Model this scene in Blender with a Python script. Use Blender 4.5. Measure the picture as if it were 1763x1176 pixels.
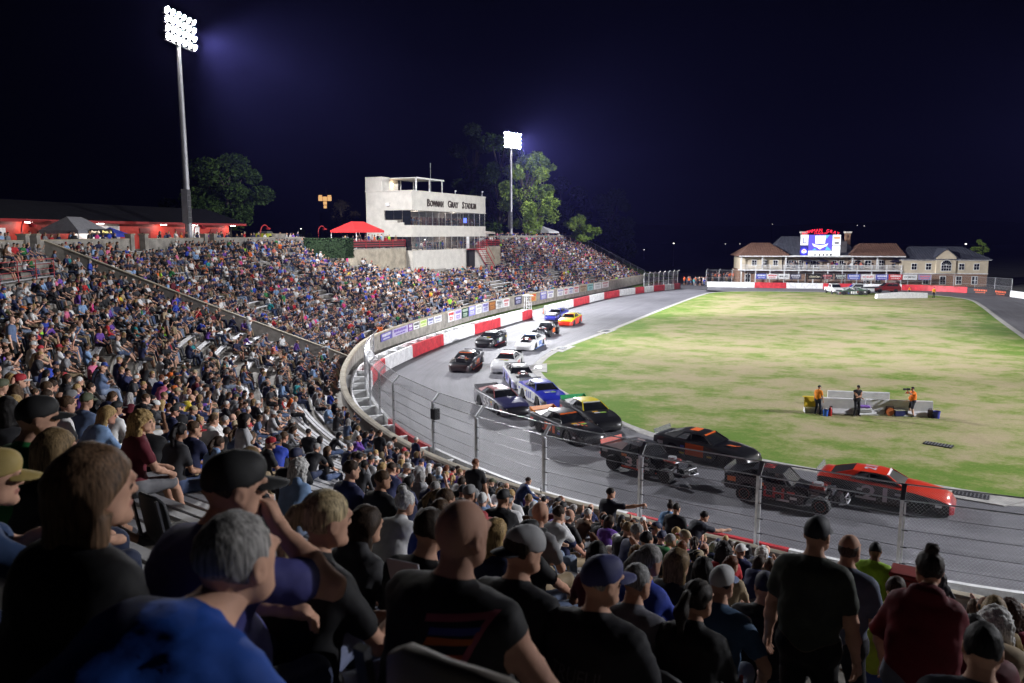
import bpy, bmesh, math, random
import numpy as np
from mathutils import Vector, Matrix
from mathutils.bvhtree import BVHTree
PI = math.pi
rnd = random.Random(7)
NR = np.random.default_rng(7)
for _o in list(bpy.data.objects):
    bpy.data.objects.remove(_o)
SC = bpy.context.scene
COL = SC.collection

# ------------------------------------------------------------------ camera
CAM_H = 10.7
PITCH = math.radians(7.9)
cam_d = bpy.data.cameras.new('camera')
cam = bpy.data.objects.new('camera', cam_d)
COL.objects.link(cam)
cam.location = (0, 0, CAM_H)
cam.rotation_euler = (PI/2 - PITCH, 0, 0)
cam_d.sensor_width = 36
cam_d.lens = 27.36
cam_d.clip_end = 6000
cam_d.clip_start = 0.05
cam_d.dof.use_dof = True
cam_d.dof.focus_distance = 42
cam_d.dof.aperture_fstop = 3.4
cam_d.dof.aperture_blades = 9
SC.camera = cam

# ------------------------------------------------------------------ world: night sky, faint blue skylight
world = bpy.data.worlds.new('World')
SC.world = world
world.use_nodes = True
_n = world.node_tree.nodes
_bg = _n['Background']
_bg.inputs[0].default_value = (0.12, 0.14, 0.55, 1)
_bg.inputs[1].default_value = 0.003

# ------------------------------------------------------------------ exposure and render settings
SC.view_settings.view_transform = 'Standard'
SC.view_settings.look = 'None'
SC.view_settings.gamma = 1
SC.view_settings.exposure = 0.0
SC.view_settings.use_curve_mapping = False
SC.render.engine = 'CYCLES'
cy = SC.cycles
cy.use_denoising = True
cy.denoiser = 'OPENIMAGEDENOISE'
cy.max_bounces = 5
cy.diffuse_bounces = 2
cy.glossy_bounces = 3
cy.transmission_bounces = 4
cy.transparent_max_bounces = 12
cy.volume_bounces = 0
cy.caustics_reflective = False
cy.caustics_refractive = False
cy.sample_clamp_indirect = 6
cy.use_adaptive_sampling = True
cy.adaptive_threshold = 0.02
cy.use_light_tree = True
# ------------------------------------------------------------------ materials
MATS = {}
def lin(h):
    """#rrggbb -> linear rgb"""
    h = h.lstrip('#')
    return tuple(((int(h[i:i+2], 16)/255)**2.2) for i in (0, 2, 4))
def mat(name, col=(.5, .5, .5), rough=.6, metal=0., var=.12, nscale=3., bump=0., bscale=40., spec=.4, emit=None, estr=0., coat=0., alpha=1., trans=0., col2=None, attr=None):
    if name in MATS:
        return MATS[name]
    m = bpy.data.materials.new(name)
    m.use_nodes = True
    nt = m.node_tree; N = nt.nodes; L = nt.links
    b = N['Principled BSDF']
    b.inputs['Roughness'].default_value = rough
    b.inputs['Metallic'].default_value = metal
    b.inputs['Specular IOR Level'].default_value = spec
    if coat: b.inputs['Coat Weight'].default_value = coat; b.inputs['Coat Roughness'].default_value = .08
    if alpha < 1: b.inputs['Alpha'].default_value = alpha
    if trans: b.inputs['Transmission Weight'].default_value = trans
    b.inputs['Base Color'].default_value = (*col, 1)
    if var > 0 or col2:
        tc = N.new('ShaderNodeTexCoord'); no = N.new('ShaderNodeTexNoise')
        no.inputs['Scale'].default_value = nscale; no.inputs['Detail'].default_value = 4
        no.inputs['Roughness'].default_value = .65
        L.new(tc.outputs['Object'], no.inputs['Vector'])
        mx = N.new('ShaderNodeMix'); mx.data_type = 'RGBA'
        c2 = col2 or tuple(min(1, c*(1+var)+.0) for c in col)
        c1 = col if col2 else tuple(c*(1-var) for c in col)
        mx.inputs[6].default_value = (*c1, 1); mx.inputs[7].default_value = (*c2, 1)
        mr = N.new('ShaderNodeMapRange'); mr.inputs[1].default_value = .35; mr.inputs[2].default_value = .65
        L.new(no.outputs['Fac'], mr.inputs[0]); L.new(mr.outputs[0], mx.inputs[0])
        L.new(mx.outputs[2], b.inputs['Base Color'])
    if bump > 0:
        tc2 = N.new('ShaderNodeTexCoord'); nb = N.new('ShaderNodeTexNoise'); nb.inputs['Scale'].default_value = bscale
        nb.inputs['Detail'].default_value = 5
        L.new(tc2.outputs['Object'], nb.inputs['Vector'])
        bp = N.new('ShaderNodeBump'); bp.inputs['Strength'].default_value = bump; bp.inputs['Distance'].default_value = .02
        L.new(nb.outputs['Fac'], bp.inputs['Height']); L.new(bp.outputs['Normal'], b.inputs['Normal'])
    if emit:
        b.inputs['Emission Color'].default_value = (*emit, 1); b.inputs['Emission Strength'].default_value = estr
    MATS[name] = m
    return m

# ------------------------------------------------------------------ mesh builder
class MB:
    def __init__(s): s.v = []; s.f = []; s.m = []
    def add(s, vs, fs, mi=0):
        o = len(s.v); s.v += [tuple(p) for p in vs]
        for f in fs: s.f.append(tuple(i+o for i in f)); s.m.append(mi)
        return s
    def box(s, c, d, rz=0, mi=0, rx=0, ry=0, taper=1.):
        hx, hy, hz = d[0]/2, d[1]/2, d[2]/2
        P = [(x*(taper if z > 0 else 1), y*(taper if z > 0 else 1), z) for z in (-hz, hz) for x, y in ((-hx, -hy), (hx, -hy), (hx, hy), (-hx, hy))]
        M = Matrix.Rotation(rz, 3, 'Z') @ Matrix.Rotation(ry, 3, 'Y') @ Matrix.Rotation(rx, 3, 'X')
        P = [tuple(M @ Vector(p) + Vector(c)) for p in P]
        return s.add(P, [(3, 2, 1, 0), (4, 5, 6, 7), (0, 1, 5, 4), (1, 2, 6, 5), (2, 3, 7, 6), (3, 0, 4, 7)], mi)
    def beam(s, a, b, w, h, mi=0):
        a = Vector(a); b = Vector(b); d = (b-a).normalized()
        u = d.cross(Vector((0, 0, 1)))
        if u.length < 1e-4: u = Vector((1, 0, 0))
        u.normalize(); n = u.cross(d)
        P = []
        for p in (a, b):
            for i, j in ((-1, -1), (1, -1), (1, 1), (-1, 1)): P.append(p + u*i*w/2 + n*j*h/2)
        return s.add(P, [(3, 2, 1, 0), (4, 5, 6, 7), (0, 1, 5, 4), (1, 2, 6, 5), (2, 3, 7, 6), (3, 0, 4, 7)], mi)
    def tube(s, pts, r, n=8, mi=0, cap=True):
        pts = [Vector(p) for p in pts]; k = len(pts)
        rs = r if isinstance(r, (list, tuple)) else [r]*k
        vs = []
        for i, p in enumerate(pts):
            d = (pts[min(i+1, k-1)] - pts[max(i-1, 0)]).normalized()
            u = d.cross(Vector((0, 0, 1)))
            if u.length < 1e-3: u = d.cross(Vector((0, 1, 0)))
            u.normalize(); w = u.cross(d)
            for j in range(n):
                a = 2*PI*j/n; vs.append(p + (u*math.cos(a) + w*math.sin(a))*rs[i])
        fs = [(i*n+j, i*n+(j+1) % n, (i+1)*n+(j+1) % n, (i+1)*n+j) for i in range(k-1) for j in range(n)]
        if cap: fs += [tuple(range(n))[::-1], tuple((k-1)*n+j for j in range(n))]
        return s.add(vs, fs, mi)
    def lathe(s, prof, c=(0, 0, 0), n=16, mi=0, axis='Z'):
        vs = []
        for r, z in prof:
            for j in range(n):
                a = 2*PI*j/n; p = (r*math.cos(a), r*math.sin(a), z)
                if axis == 'Y': p = (p[0], p[2], p[1])
                if axis == 'X': p = (p[2], p[0], p[1])
                vs.append((p[0]+c[0], p[1]+c[1], p[2]+c[2]))
        k = len(prof)
        fs = [(i*n+j, i*n+(j+1) % n, (i+1)*n+(j+1) % n, (i+1)*n+j) for i in range(k-1) for j in range(n)]
        fs += [tuple(range(n))[::-1], tuple((k-1)*n+j for j in range(n))]
        return s.add(vs, fs, mi)
    def loft(s, secs, mi=0, close=True, cap=True):
        n = len(secs[0]); k = len(secs); vs = [p for q in secs for p in q]
        m = n if close else n-1
        fs = [(i*n+j, i*n+(j+1) % n, (i+1)*n+(j+1) % n, (i+1)*n+j) for i in range(k-1) for j in range(m)]
        if cap: fs += [tuple(range(n))[::-1], tuple((k-1)*n+j for j in range(n))]
        return s.add(vs, fs, mi)
    def prism(s, poly, axis, a, b, mi=0):
        """poly 2d points extruded along axis between a and b (axis 'X': poly=(y,z); 'Y': (x,z); 'Z': (x,y))"""
        def P(q, t): return (t, q[0], q[1]) if axis == 'X' else (q[0], t, q[1]) if axis == 'Y' else (q[0], q[1], t)
        n = len(poly)
        vs = [P(q, a) for q in poly] + [P(q, b) for q in poly]
        fs = [tuple(range(n))[::-1], tuple(range(n, 2*n))] + [(j, (j+1) % n, n+(j+1) % n, n+j) for j in range(n)]
        return s.add(vs, fs, mi)
    def mesh(s, name, mats, smooth=False):
        me = bpy.data.meshes.new(name)
        me.from_pydata(s.v, [], s.f); me.update()
        for m in (mats if isinstance(mats, (list, tuple)) else [mats]): me.materials.append(m)
        if any(s.m): me.polygons.foreach_set('material_index', s.m)
        bm = bmesh.new(); bm.from_mesh(me); bmesh.ops.recalc_face_normals(bm, faces=bm.faces); bm.to_mesh(me); bm.free()
        if smooth:
            me.polygons.foreach_set('use_smooth', [True]*len(me.polygons))
            if smooth != 2:
                try: me.set_sharp_from_angle(angle=math.radians(35))
                except Exception: pass
        return me
    def build(s, name, mats, parent=None, smooth=False, bevel=0):
        o = ob(name, s.mesh(name, mats, smooth), parent)
        if bevel:
            md = o.modifiers.new('bevel', 'BEVEL'); md.width = bevel; md.segments = 2; md.limit_method = 'ANGLE'; md.angle_limit = math.radians(40)
        return o
def ob(name, data, parent=None, loc=None, rz=None):
    o = bpy.data.objects.new(name, data); COL.objects.link(o)
    if parent is not None: o.parent = parent
    if loc is not None: o.location = loc
    if rz is not None: o.rotation_euler = (0, 0, rz)
    return o
def tag(o, label=None, cat=None, group=None, kind=None):
    if label: o['label'] = label
    if cat: o['category'] = cat
    if group: o['group'] = group
    if kind: o['kind'] = kind
    return o
def thing(name, label, cat, loc=(0, 0, 0), rz=0, group=None):
    return tag(ob(name, None, None, loc, rz), label, cat, group)
KIDS = {}
def copy_tree(o, parent=None):
    c = o.copy(); COL.objects.link(c); c.parent = parent
    for ch in list(o.children):
        if ch.name in SC.objects: copy_tree(ch, c)
    return c
def bars(name, m, parent, cx, y, cz, w, h, seed=0):
    """illegible print: two lines of small marks of uneven length, lying on the plane y"""
    R_ = random.Random(seed+int(cx*100)); b = MB()
    for ln, (hz, fw_) in enumerate(((h*.42, .9), (h*.2, .7))):
        x = cx-w*fw_/2; zc = cz+(h*.22 if ln == 0 else -h*.28)
        while x < cx+w*fw_/2-.03:
            q = min(w*R_.uniform(.05, .16), cx+w*fw_/2-x); b.box((x+q/2, y, zc+R_.uniform(-.01, .01)), (q*.82, .008, hz*R_.uniform(.75, 1.))); x += q*1.12
    o = b.build(name, m, parent); o['kind'] = 'stuff'; return o
def text(name, body, size, m, parent, loc, rot, ext=.01, align='CENTER', width=None, bold=0.):
    cu = bpy.data.curves.new(name, 'FONT'); cu.body = body; cu.size = size; cu.extrude = ext
    cu.align_x = align; cu.align_y = 'CENTER'; cu.offset = bold
    cu.materials.append(m); cu.resolution_u = 2
    tmp = bpy.data.objects.new(name, cu); me = bpy.data.meshes.new_from_object(tmp); bpy.data.objects.remove(tmp); me.name = name
    if not len(me.materials): me.materials.append(m)
    o = ob(name, me, parent, loc); o.rotation_euler = rot
    if width and len(me.vertices):
        xs = [v.co.x for v in me.vertices]; w0 = max(xs)-min(xs)
        if w0 > 0: o.scale = (width/w0, 1, 1)
    return o
# ------------------------------------------------------------------ plan curves (metres, camera above the origin, +Y into the stadium)
def crom(pts, ds, closed=False, smooth=0):
    P = np.array(pts, float); n = len(P); out = []
    for i in range(n if closed else n-1):
        if closed: p0, p1, p2, p3 = P[(i-1) % n], P[i], P[(i+1) % n], P[(i+2) % n]
        else: p1, p2 = P[i], P[i+1]; p0 = P[i-1] if i else 2*p1-p2; p3 = P[i+2] if i+2 < n else 2*p2-p1
        for t in np.linspace(0, 1, 24, endpoint=False):
            out.append(.5*(2*p1+(p2-p0)*t+(2*p0-5*p1+4*p2-p3)*t*t+(3*p1-p0-3*p2+p3)*t**3))
    out.append(P[0] if closed else P[-1]); out = np.array(out)
    def resamp(q, ds):
        l = np.r_[0, np.cumsum(np.hypot(*np.diff(q, axis=0).T))]; m = max(2, int(round(l[-1]/ds))+1)
        s = np.linspace(0, l[-1], m); return np.c_[np.interp(s, l, q[:, 0]), np.interp(s, l, q[:, 1])], s
    q, s = resamp(out, ds)
    if smooth:
        k = int(smooth/ds); w = np.exp(-.5*(np.arange(-3*k, 3*k+1)/k)**2); w /= w.sum()
        if closed: qq = np.r_[q[-1-3*k:-1], q, q[1:3*k+1]]
        else: qq = np.r_[2*q[0]-q[3*k:0:-1], q, 2*q[-1]-q[-2:-3*k-2:-1]]
        q = np.c_[np.convolve(qq[:, 0], w, 'valid'), np.convolve(qq[:, 1], w, 'valid')]; q, s = resamp(q, ds)
    return q, s
class Curve:
    def __init__(c, pts, ds=.5, closed=False, smooth=3.):
        c.p, c.s = crom(pts, ds, closed, smooth); c.L = c.s[-1]
        t = np.gradient(c.p, axis=0); 
        if closed: t[0] = t[-1] = c.p[1]-c.p[-2]
        t /= np.hypot(*t.T)[:, None]; c.t = t; c.n = np.c_[t[:, 1]*1, -t[:, 0]*1]   # right-hand normal
    def at(c, s, d=0.):
        s = np.clip(s, 0, c.L)
        x = np.interp(s, c.s, c.p[:, 0]); y = np.interp(s, c.s, c.p[:, 1])
        nx = np.interp(s, c.s, c.n[:, 0]); ny = np.interp(s, c.s, c.n[:, 1]); l = np.hypot(nx, ny)
        return (x+nx/l*d, y+ny/l*d)
    def tan(c, s):
        s = np.clip(s, 0, c.L)
        tx = np.interp(s, c.s, c.t[:, 0]); ty = np.interp(s, c.s, c.t[:, 1]); l = np.hypot(tx, ty); return (tx/l, ty/l)
    def near(c, x, y):
        i = int(np.argmin((c.p[:, 0]-x)**2+(c.p[:, 1]-y)**2)); return float(c.s[i])
# barrier (track side, base); runs from the far gate towards the camera, then round to the right and back
BC = Curve([(33, 152.3), (22.9, 140.4), (15.2, 127.8), (6.4, 108.4), (2.6, 99.3), (-1.2, 89.9), (-4.9, 80), (-7.8, 70.2), (-9, 64.9), (-9.9, 59.9), (-9.9, 54.3), (-8.5, 46.3),
            (-5.4, 37.8), (-3.1, 33.9), (.3, 29.4), (2.5, 27.3), (5.6, 25.1), (8.5, 23.1), (11.3, 21.2), (14.2, 19.9), (19, 19), (26, 20.6), (34, 26), (41, 34), (46.5, 43), (57, 65), (70, 93),
            (80, 115), (84.5, 127.8), (84, 138), (78.4, 146.1), (69, 149.7), (59, 152.3), (48, 155), (39.2, 157.4)], smooth=1.6)
# front wall of the grandstand: starts right of the camera, runs along the turn and up the far straight
FC = Curve([(44, 31), (37, 23), (31, 18.2), (26, 15.9), (20, 15.2), (15.5, 16), (12.3, 17.6), (10.1, 18.9), (8, 20.5), (4, 23.4), (1.4, 25.5), (-1.8, 28.6), (-4.5, 32.4), (-6.9, 36.8), (-9, 42), (-10.8, 49.3),
            (-11.8, 56.6), (-12.3, 63), (-11.9, 69.5), (-9.1, 82.4), (-3.3, 101.5), (3, 116.5), (12, 135.4), (19.5, 150.5), (29, 170.5), (36, 185.5), (44, 202)], smooth=2.)
FC.n = -FC.n   # outward, away from the track
IC = Curve([(20.4, 29.9), (16, 33), (11.6, 36.2), (7.4, 41.1), (5, 47), (3.2, 53), (2.1, 59.9), (2.6, 65), (4.8, 72.3), (10.8, 85.5), (15.9, 97.3), (25.6, 119.5), (33.5, 136.5), (37.5, 142.6), (44, 145),
            (55.5, 143.4), (68, 140), (74, 135), (74.5, 127), (70, 116), (60, 95), (46.5, 66), (38, 48), (33, 39), (27, 32)], closed=True, smooth=1.)
F_PIX = 1340.
def up(px, py, z=0.):
    """pixel of the photograph -> point on the level z"""
    xc = (px-881.5)/F_PIX; yc = -(py-588)/F_PIX; c, s = math.cos(PITCH), math.sin(PITCH)
    dx, dy, dz = xc, c+s*yc, -s+c*yc; t = (z-CAM_H)/dz
    return (dx*t, dy*t)
def upy(px, py, y):
    xc = (px-881.5)/F_PIX; yc = -(py-588)/F_PIX; c, s = math.cos(PITCH), math.sin(PITCH)
    dx, dy, dz = xc, c+s*yc, -s+c*yc; t = y/dy
    return Vector((dx*t, y, CAM_H+dz*t))
def proj(x, y, z):
    c, s = math.cos(PITCH), math.sin(PITCH); z = z-CAM_H
    dep = y*c-z*s; v = y*s+z*c
    return 881.5+F_PIX*x/dep, 588-F_PIX*v/dep, dep
# grandstand section
NROW = 23; TREAD = .88; RISE = .355; D0 = .45; Z0 = .95; WALL_Z = 1.86
CON_D = D0+NROW*TREAD; CON_Z = Z0+NROW*RISE
def row_d(k): return D0+k*TREAD
def row_z(k): return Z0+k*RISE
S_END = FC.near(29, 170.5)
def s_end(d): return S_END+.5*d
AISLE = 1.15
def spath(c, s0, s1, d, step=1.):
    n = max(2, int(abs(s1-s0)/step)+1)
    return [c.at(s, d) for s in np.linspace(s0, s1, n)]
# ------------------------------------------------------------------ setting materials
concrete = mat('concrete', (.27, .25, .22), .85, var=.28, nscale=1.3, bump=.3, bscale=14)
concrete_tan = mat('concrete_tan', (.33, .29, .22), .85, var=.25, nscale=1.1, bump=.3, bscale=12)
white_paint = mat('white_paint', (.70, .70, .70), .5, var=.2, nscale=2.2, bump=.12, bscale=9)
red_paint = mat('red_paint', (.52, .035, .045), .45, var=.28, nscale=1.5, bump=.1, bscale=9)
black_mat = mat('black_matte', (.012, .012, .013), .7, var=.2)
steel = mat('galvanised_steel', (.52, .53, .55), .38, .85, var=.15, nscale=6)
alu = mat('bench_aluminium', (.44, .44, .46), .55, .08, var=.14, nscale=2.5)
rail_red = mat('rail_red', (.42, .03, .035), .45, var=.15)
dark_steel = mat('dark_steel', (.06, .06, .07), .5, .6)
def asphalt_mat():
    m = mat('asphalt', (.105, .105, .118), .62, var=0, bump=.25, bscale=60)
    nt = m.node_tree; N = nt.nodes; L = nt.links; b = N['Principled BSDF']
    tc = N.new('ShaderNodeTexCoord')
    n1 = N.new('ShaderNodeTexNoise'); n1.inputs['Scale'].default_value = .22; n1.inputs['Detail'].default_value = 8; n1.inputs['Roughness'].default_value = .7
    n2 = N.new('ShaderNodeTexNoise'); n2.inputs['Scale'].default_value = 9; n2.inputs['Detail'].default_value = 6
    at = N.new('ShaderNodeAttribute'); at.attribute_name = 'lane'
    # rubbered groove: streaks that run along the lane
    cmb = N.new('ShaderNodeCombineXYZ'); sep = N.new('ShaderNodeSeparateXYZ')
    L.new(at.outputs['Vector'], sep.inputs[0])
    sx = N.new('ShaderNodeMath'); sx.operation = 'MULTIPLY'; sx.inputs[1].default_value = .06; L.new(sep.outputs[0], sx.inputs[0])
    sy = N.new('ShaderNodeMath'); sy.operation = 'MULTIPLY'; sy.inputs[1].default_value = 1.6; L.new(sep.outputs[1], sy.inputs[0])
    L.new(sx.outputs[0], cmb.inputs[0]); L.new(sy.outputs[0], cmb.inputs[1])
    n3 = N.new('ShaderNodeTexNoise'); n3.inputs['Scale'].default_value = 1.; n3.inputs['Detail'].default_value = 6; n3.inputs['Roughness'].default_value = .7
    L.new(cmb.outputs[0], n3.inputs['Vector'])
    for n in (n1, n2): L.new(tc.outputs['Object'], n.inputs['Vector'])
    r = N.new('ShaderNodeValToRGB'); r.color_ramp.elements[0].position = .36; r.color_ramp.elements[1].position = .66
    r.color_ramp.elements[0].color = (.06, .06, .07, 1); r.color_ramp.elements[1].color = (.165, .163, .178, 1)
    a1 = N.new('ShaderNodeMath'); a1.operation = 'MULTIPLY_ADD'; a1.inputs[1].default_value = .38; L.new(n1.outputs['Fac'], a1.inputs[0])
    h = N.new('ShaderNodeMath'); h.operation = 'MULTIPLY'; h.inputs[1].default_value = .5; L.new(n3.outputs['Fac'], h.inputs[0]); L.new(h.outputs[0], a1.inputs[2])
    a2 = N.new('ShaderNodeMath'); a2.operation = 'MULTIPLY_ADD'; a2.inputs[1].default_value = .18; L.new(n2.outputs['Fac'], a2.inputs[0]); L.new(a1.outputs[0], a2.inputs[2])
    L.new(a2.outputs[0], r.inputs[0])
    # asphalt gets darker towards the wall
    ln = N.new('ShaderNodeMapRange'); ln.inputs[1].default_value = 0; ln.inputs[2].default_value = 2.2; ln.inputs[3].default_value = .5; ln.inputs[4].default_value = 1
    L.new(sep.outputs[1], ln.inputs[0])
    mx = N.new('ShaderNodeMix'); mx.data_type = 'RGBA'; mx.blend_type = 'MULTIPLY'; mx.inputs[0].default_value = 1
    L.new(r.outputs[0], mx.inputs[6]); L.new(ln.outputs[0], mx.inputs[7]); L.new(mx.outputs[2], b.inputs['Base Color'])
    return m
def grass_mat():
    m = mat('infield_grass', (.1, .14, .03), .9, var=0, bump=.7, bscale=18, spec=.15)
    nt = m.node_tree; N = nt.nodes; L = nt.links; b = N['Principled BSDF']
    tc = N.new('ShaderNodeTexCoord'); mp = N.new('ShaderNodeMapping'); L.new(tc.outputs['Object'], mp.inputs[0])
    mp.inputs['Rotation'].default_value = (0, 0, math.radians(25)); mp.inputs['Scale'].default_value = (.8, .95, 1)
    n1 = N.new('ShaderNodeTexNoise'); n1.inputs['Scale'].default_value = .33; n1.inputs['Detail'].default_value = 10; n1.inputs['Roughness'].default_value = .7
    L.new(mp.outputs[0], n1.inputs['Vector'])
    n2 = N.new('ShaderNodeTexNoise'); n2.inputs['Scale'].default_value = 6; n2.inputs['Detail'].default_value = 6; L.new(tc.outputs['Object'], n2.inputs['Vector'])
    at = N.new('ShaderNodeAttribute'); at.attribute_name = 'edge'
    a = N.new('ShaderNodeMath'); a.operation = 'MULTIPLY_ADD'; a.inputs[1].default_value = .16; L.new(n2.outputs['Fac'], a.inputs[0]); L.new(n1.outputs['Fac'], a.inputs[2])
    e = N.new('ShaderNodeMath'); e.operation = 'MULTIPLY_ADD'; e.inputs[1].default_value = .26; L.new(at.outputs['Fac'], e.inputs[0]); L.new(a.outputs[0], e.inputs[2])
    r = N.new('ShaderNodeValToRGB'); els = r.color_ramp.elements
    els[0].position = .43; els[0].color = (.115, .20, .026, 1); els[1].position = .71; els[1].color = (.36, .30, .18, 1)
    x = els.new(.52); x.color = (.19, .235, .06, 1); x = els.new(.605); x.color = (.30, .285, .135, 1)
    L.new(e.outputs[0], r.inputs[0])
    mx = N.new('ShaderNodeMix'); mx.data_type = 'RGBA'; mx.blend_type = 'MULTIPLY'; mx.inputs[0].default_value = .55
    n4 = N.new('ShaderNodeTexNoise'); n4.inputs['Scale'].default_value = 14; n4.inputs['Detail'].default_value = 5; L.new(tc.outputs['Object'], n4.inputs['Vector'])
    L.new(r.outputs[0], mx.inputs[6]); L.new(n4.outputs['Color'], mx.inputs[7])
    g = N.new('ShaderNodeBrightContrast'); g.inputs[1].default_value = .0
    n4.outputs  # grain
    mr = N.new('ShaderNodeMapRange'); mr.inputs[3].default_value = .4; mr.inputs[4].default_value = 1.55; L.new(n4.outputs['Fac'], mr.inputs[0]); L.new(mr.outputs[0], mx.inputs[7])
    L.new(mx.outputs[2], b.inputs['Base Color'])
    return m
asphalt = asphalt_mat(); grass = grass_mat()
turf = mat('bank_grass', (.075, .12, .025), .95, var=.35, nscale=1.2, bump=.5, bscale=20, spec=.1)
dirt = mat('dark_ground', (.05, .05, .045), .95, var=.3, nscale=.2)

# ------------------------------------------------------------------ ground, track, infield
g = MB(); R = 2500.
g.add([(-R, -R, -.06), (R, -R, -.06), (R, R, -.06), (-R, R, -.06)], [(0, 1, 2, 3)])
tag(g.build('ground', dirt), kind='structure')
# track sheet: strips from the barrier to 13 m inside it, with a 'lane' attribute (metres along, metres from the wall)
ss = np.arange(0, BC.L, .75); offs = [-4.2, 0, .7, 1.5, 3, 5, 7, 9, 11, 13.5]
vs, la = [], []
for s in ss:
    for d in offs:
        x, y = BC.at(s, -d); vs.append((x, y, 0.0)); la.append((s, max(d, 0), 0))
no = len(offs)
fs = [(i*no+j, i*no+j+1, (i+1)*no+j+1, (i+1)*no+j) for i in range(len(ss)-1) for j in range(no-1)]
t = MB(); t.add(vs, fs); o = t.build('track', asphalt); tag(o, kind='structure')
a = o.data.attributes.new('lane', 'FLOAT_VECTOR', 'POINT'); a.data.foreach_set('vector', np.array(la, np.float32).ravel())
# pit lane apron beyond the gate
t = MB(); t.add([(30, 149, -.004), (44, 153, -.004), (48, 215, -.004), (28, 215, -.004)], [(0, 1, 2, 3)]); tag(t.build('pit_road', asphalt), kind='structure')
# infield, fan of rings so that the turf can tell its distance from the kerb
cen = np.array([40., 88.]); rings = [1., .985, .965, .93, .89, .84, .78, .7, .6, .45, .2]
vs, ed = [], []
P = IC.p[:-1:2]
for q in rings:
    for p in P:
        x, y = cen+(p-cen)*q; vs.append((x, y, .012+.10*min(1, (1-q)*6))); ed.append(max(-.62, min(.12, (1-q)*np.hypot(*(p-cen))/15-.5)))
n = len(P); fs = [(i*n+j, i*n+(j+1) % n, (i+1)*n+(j+1) % n, (i+1)*n+j) for i in range(len(rings)-1) for j in range(n)]
vs.append((cen[0], cen[1], .112)); ed.append(.12); k = (len(rings)-1)*n
fs += [(k+j, k+(j+1) % n, len(vs)-1) for j in range(n)]
t = MB(); t.add(vs, fs); o = t.build('infield', grass, smooth=2); tag(o, kind='structure')
a = o.data.attributes.new('edge', 'FLOAT', 'POINT'); a.data.foreach_set('value', np.array(ed, np.float32))
# grass blades along the near part of the infield
kerb_m = mat('kerb_concrete', (.36, .35, .33), .85, var=.22, nscale=2, bump=.2)
t = MB(); secs = []
for i in range(len(IC.p)):
    x, y = IC.p[i]; nx, ny = IC.n[i]
    secs.append([(x+nx*d, y+ny*d, z) for d, z in ((.14, -.02), (.14, .03), (-.4, .026), (-.5, .006), (-.5, -.02))])
t.loft(secs, close=False, cap=False); tag(t.build('kerb', kerb_m), kind='structure')
# drain pads with iron grates
def drain(px, py, w=2.4, rot=None, infield=False):
    x, y = up(px, py); s = IC.near(x, y); tx, ty = IC.tan(s); rz = math.atan2(ty, tx)
    o = thing('storm_drain', 'iron storm drain grate %s' % ('set in the infield grass' if infield else 'in a concrete pad'), 'drain', (x, y, 0), rz)
    if not infield:
        m = MB(); m.prism([(-2.1, -.5), (-1.2, .9), (1.2, .9), (2.1, -.5)] , 'Z', .0, .05); m.build('pad', kerb_m, o)
    m = MB(); z = .066 if not infield else .125; m.box((0, .2, z-.008), (1.3, .62, .03)); m.build('frame', dark_steel, o)
    for i in range(9):
        m = MB(); m.box((-.56+i*.14, .2, z+.018), (.05, .56, .02)); m.build('bar', steel, o)
    return o
D = ['beside the far end of the track curve', 'where the near cars enter the turn', 'behind the blue and white car', 'along the back straight kerb', 'ahead of the red car']
for (q, w) in zip([(971, 601), (931, 634), (967, 680), (1046, 571), (1672, 852)], D):
    o = drain(*q); o['label'] = 'iron storm drain grate in a concrete pad ' + w
drain(1617, 768, infield=True)
# ------------------------------------------------------------------ race barrier: white and red panels, hollow cells behind
def bs(px, py, z=0.): return BC.near(*up(px, py, z))
red_spans = [(bs(1176, 495), bs(1157, 498)), (bs(1143, 500), bs(1126, 502)), (bs(1110, 504), bs(1093, 506)), (bs(1068, 510), bs(1041, 515)), (bs(1015, 521), bs(988, 528)), (bs(921, 547), bs(903, 552)),
             (bs(868, 563), bs(824, 576)), (bs(770, 594), bs(716, 616)), (bs(668, 640), bs(652, 640, 1)), (bs(676, 722, 1), bs(745, 772, 1)), (bs(1085, 888, 1), bs(1372, 940, 1))]
gap_b = (bs(943, 541), bs(921, 547))
bounds = []
s_cur = 0.
for a, b in red_spans:
    a, b = min(a, b), max(a, b)
    if a-s_cur > .4: bounds.append((s_cur, a, 0))
    bounds.append((a, b, 1)); s_cur = b
s_far = BC.near(84.5, 127.8)
while s_cur < s_far-2:
    bounds.append((s_cur, min(s_cur+12, s_far), 0)); s_cur += 12
# far end: spans read off the photograph, walking right to left along the far curve
cuts = [(1763, 515, 0), (1738, 507, 2), (1664, 503, 1), (1553, 501, 0), (1478, 499.5, 1), (1416, 498, 0), (1353, 497, 1), (1298, 497, 0), (1215, 494, None)]
bounds = [b for b in bounds if b[0] < s_far-.1]
prev_c = 0; pv = s_far
for px, py, c in cuts:
    s1 = max(pv+.5, float(min(np.arange(s_far, BC.L, .2), key=lambda q: abs(proj(*BC.at(q), 0.)[0]-px))))
    bounds.append((pv, s1, prev_c)); pv = s1; prev_c = c if c is not None else 0
bar = thing('race_barrier', 'long concrete race wall in white and red sections around the track', 'barrier', (0, 0, 0))
black_banner = mat('black_banner', (.015, .015, .017), .5, var=.1)
BH = 1.08
for a, b, c in bounds:
    if a >= gap_b[0]-.01 and b <= gap_b[1]+.01: continue
    if a < gap_b[0] < b: b = gap_b[0]
    n = max(2, int((b-a)/.8)+1); m = MB(); secs = []
    for s in np.linspace(a, b-.02, n):
        secs.append([(*BC.at(s, d), z) for d, z in ((.0, .0), (.04, BH-.03), (.07, BH), (.24, BH), (.26, 0))])
    m.loft(secs); m.build('panel', [white_paint, red_paint, black_banner][c], bar)
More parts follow.
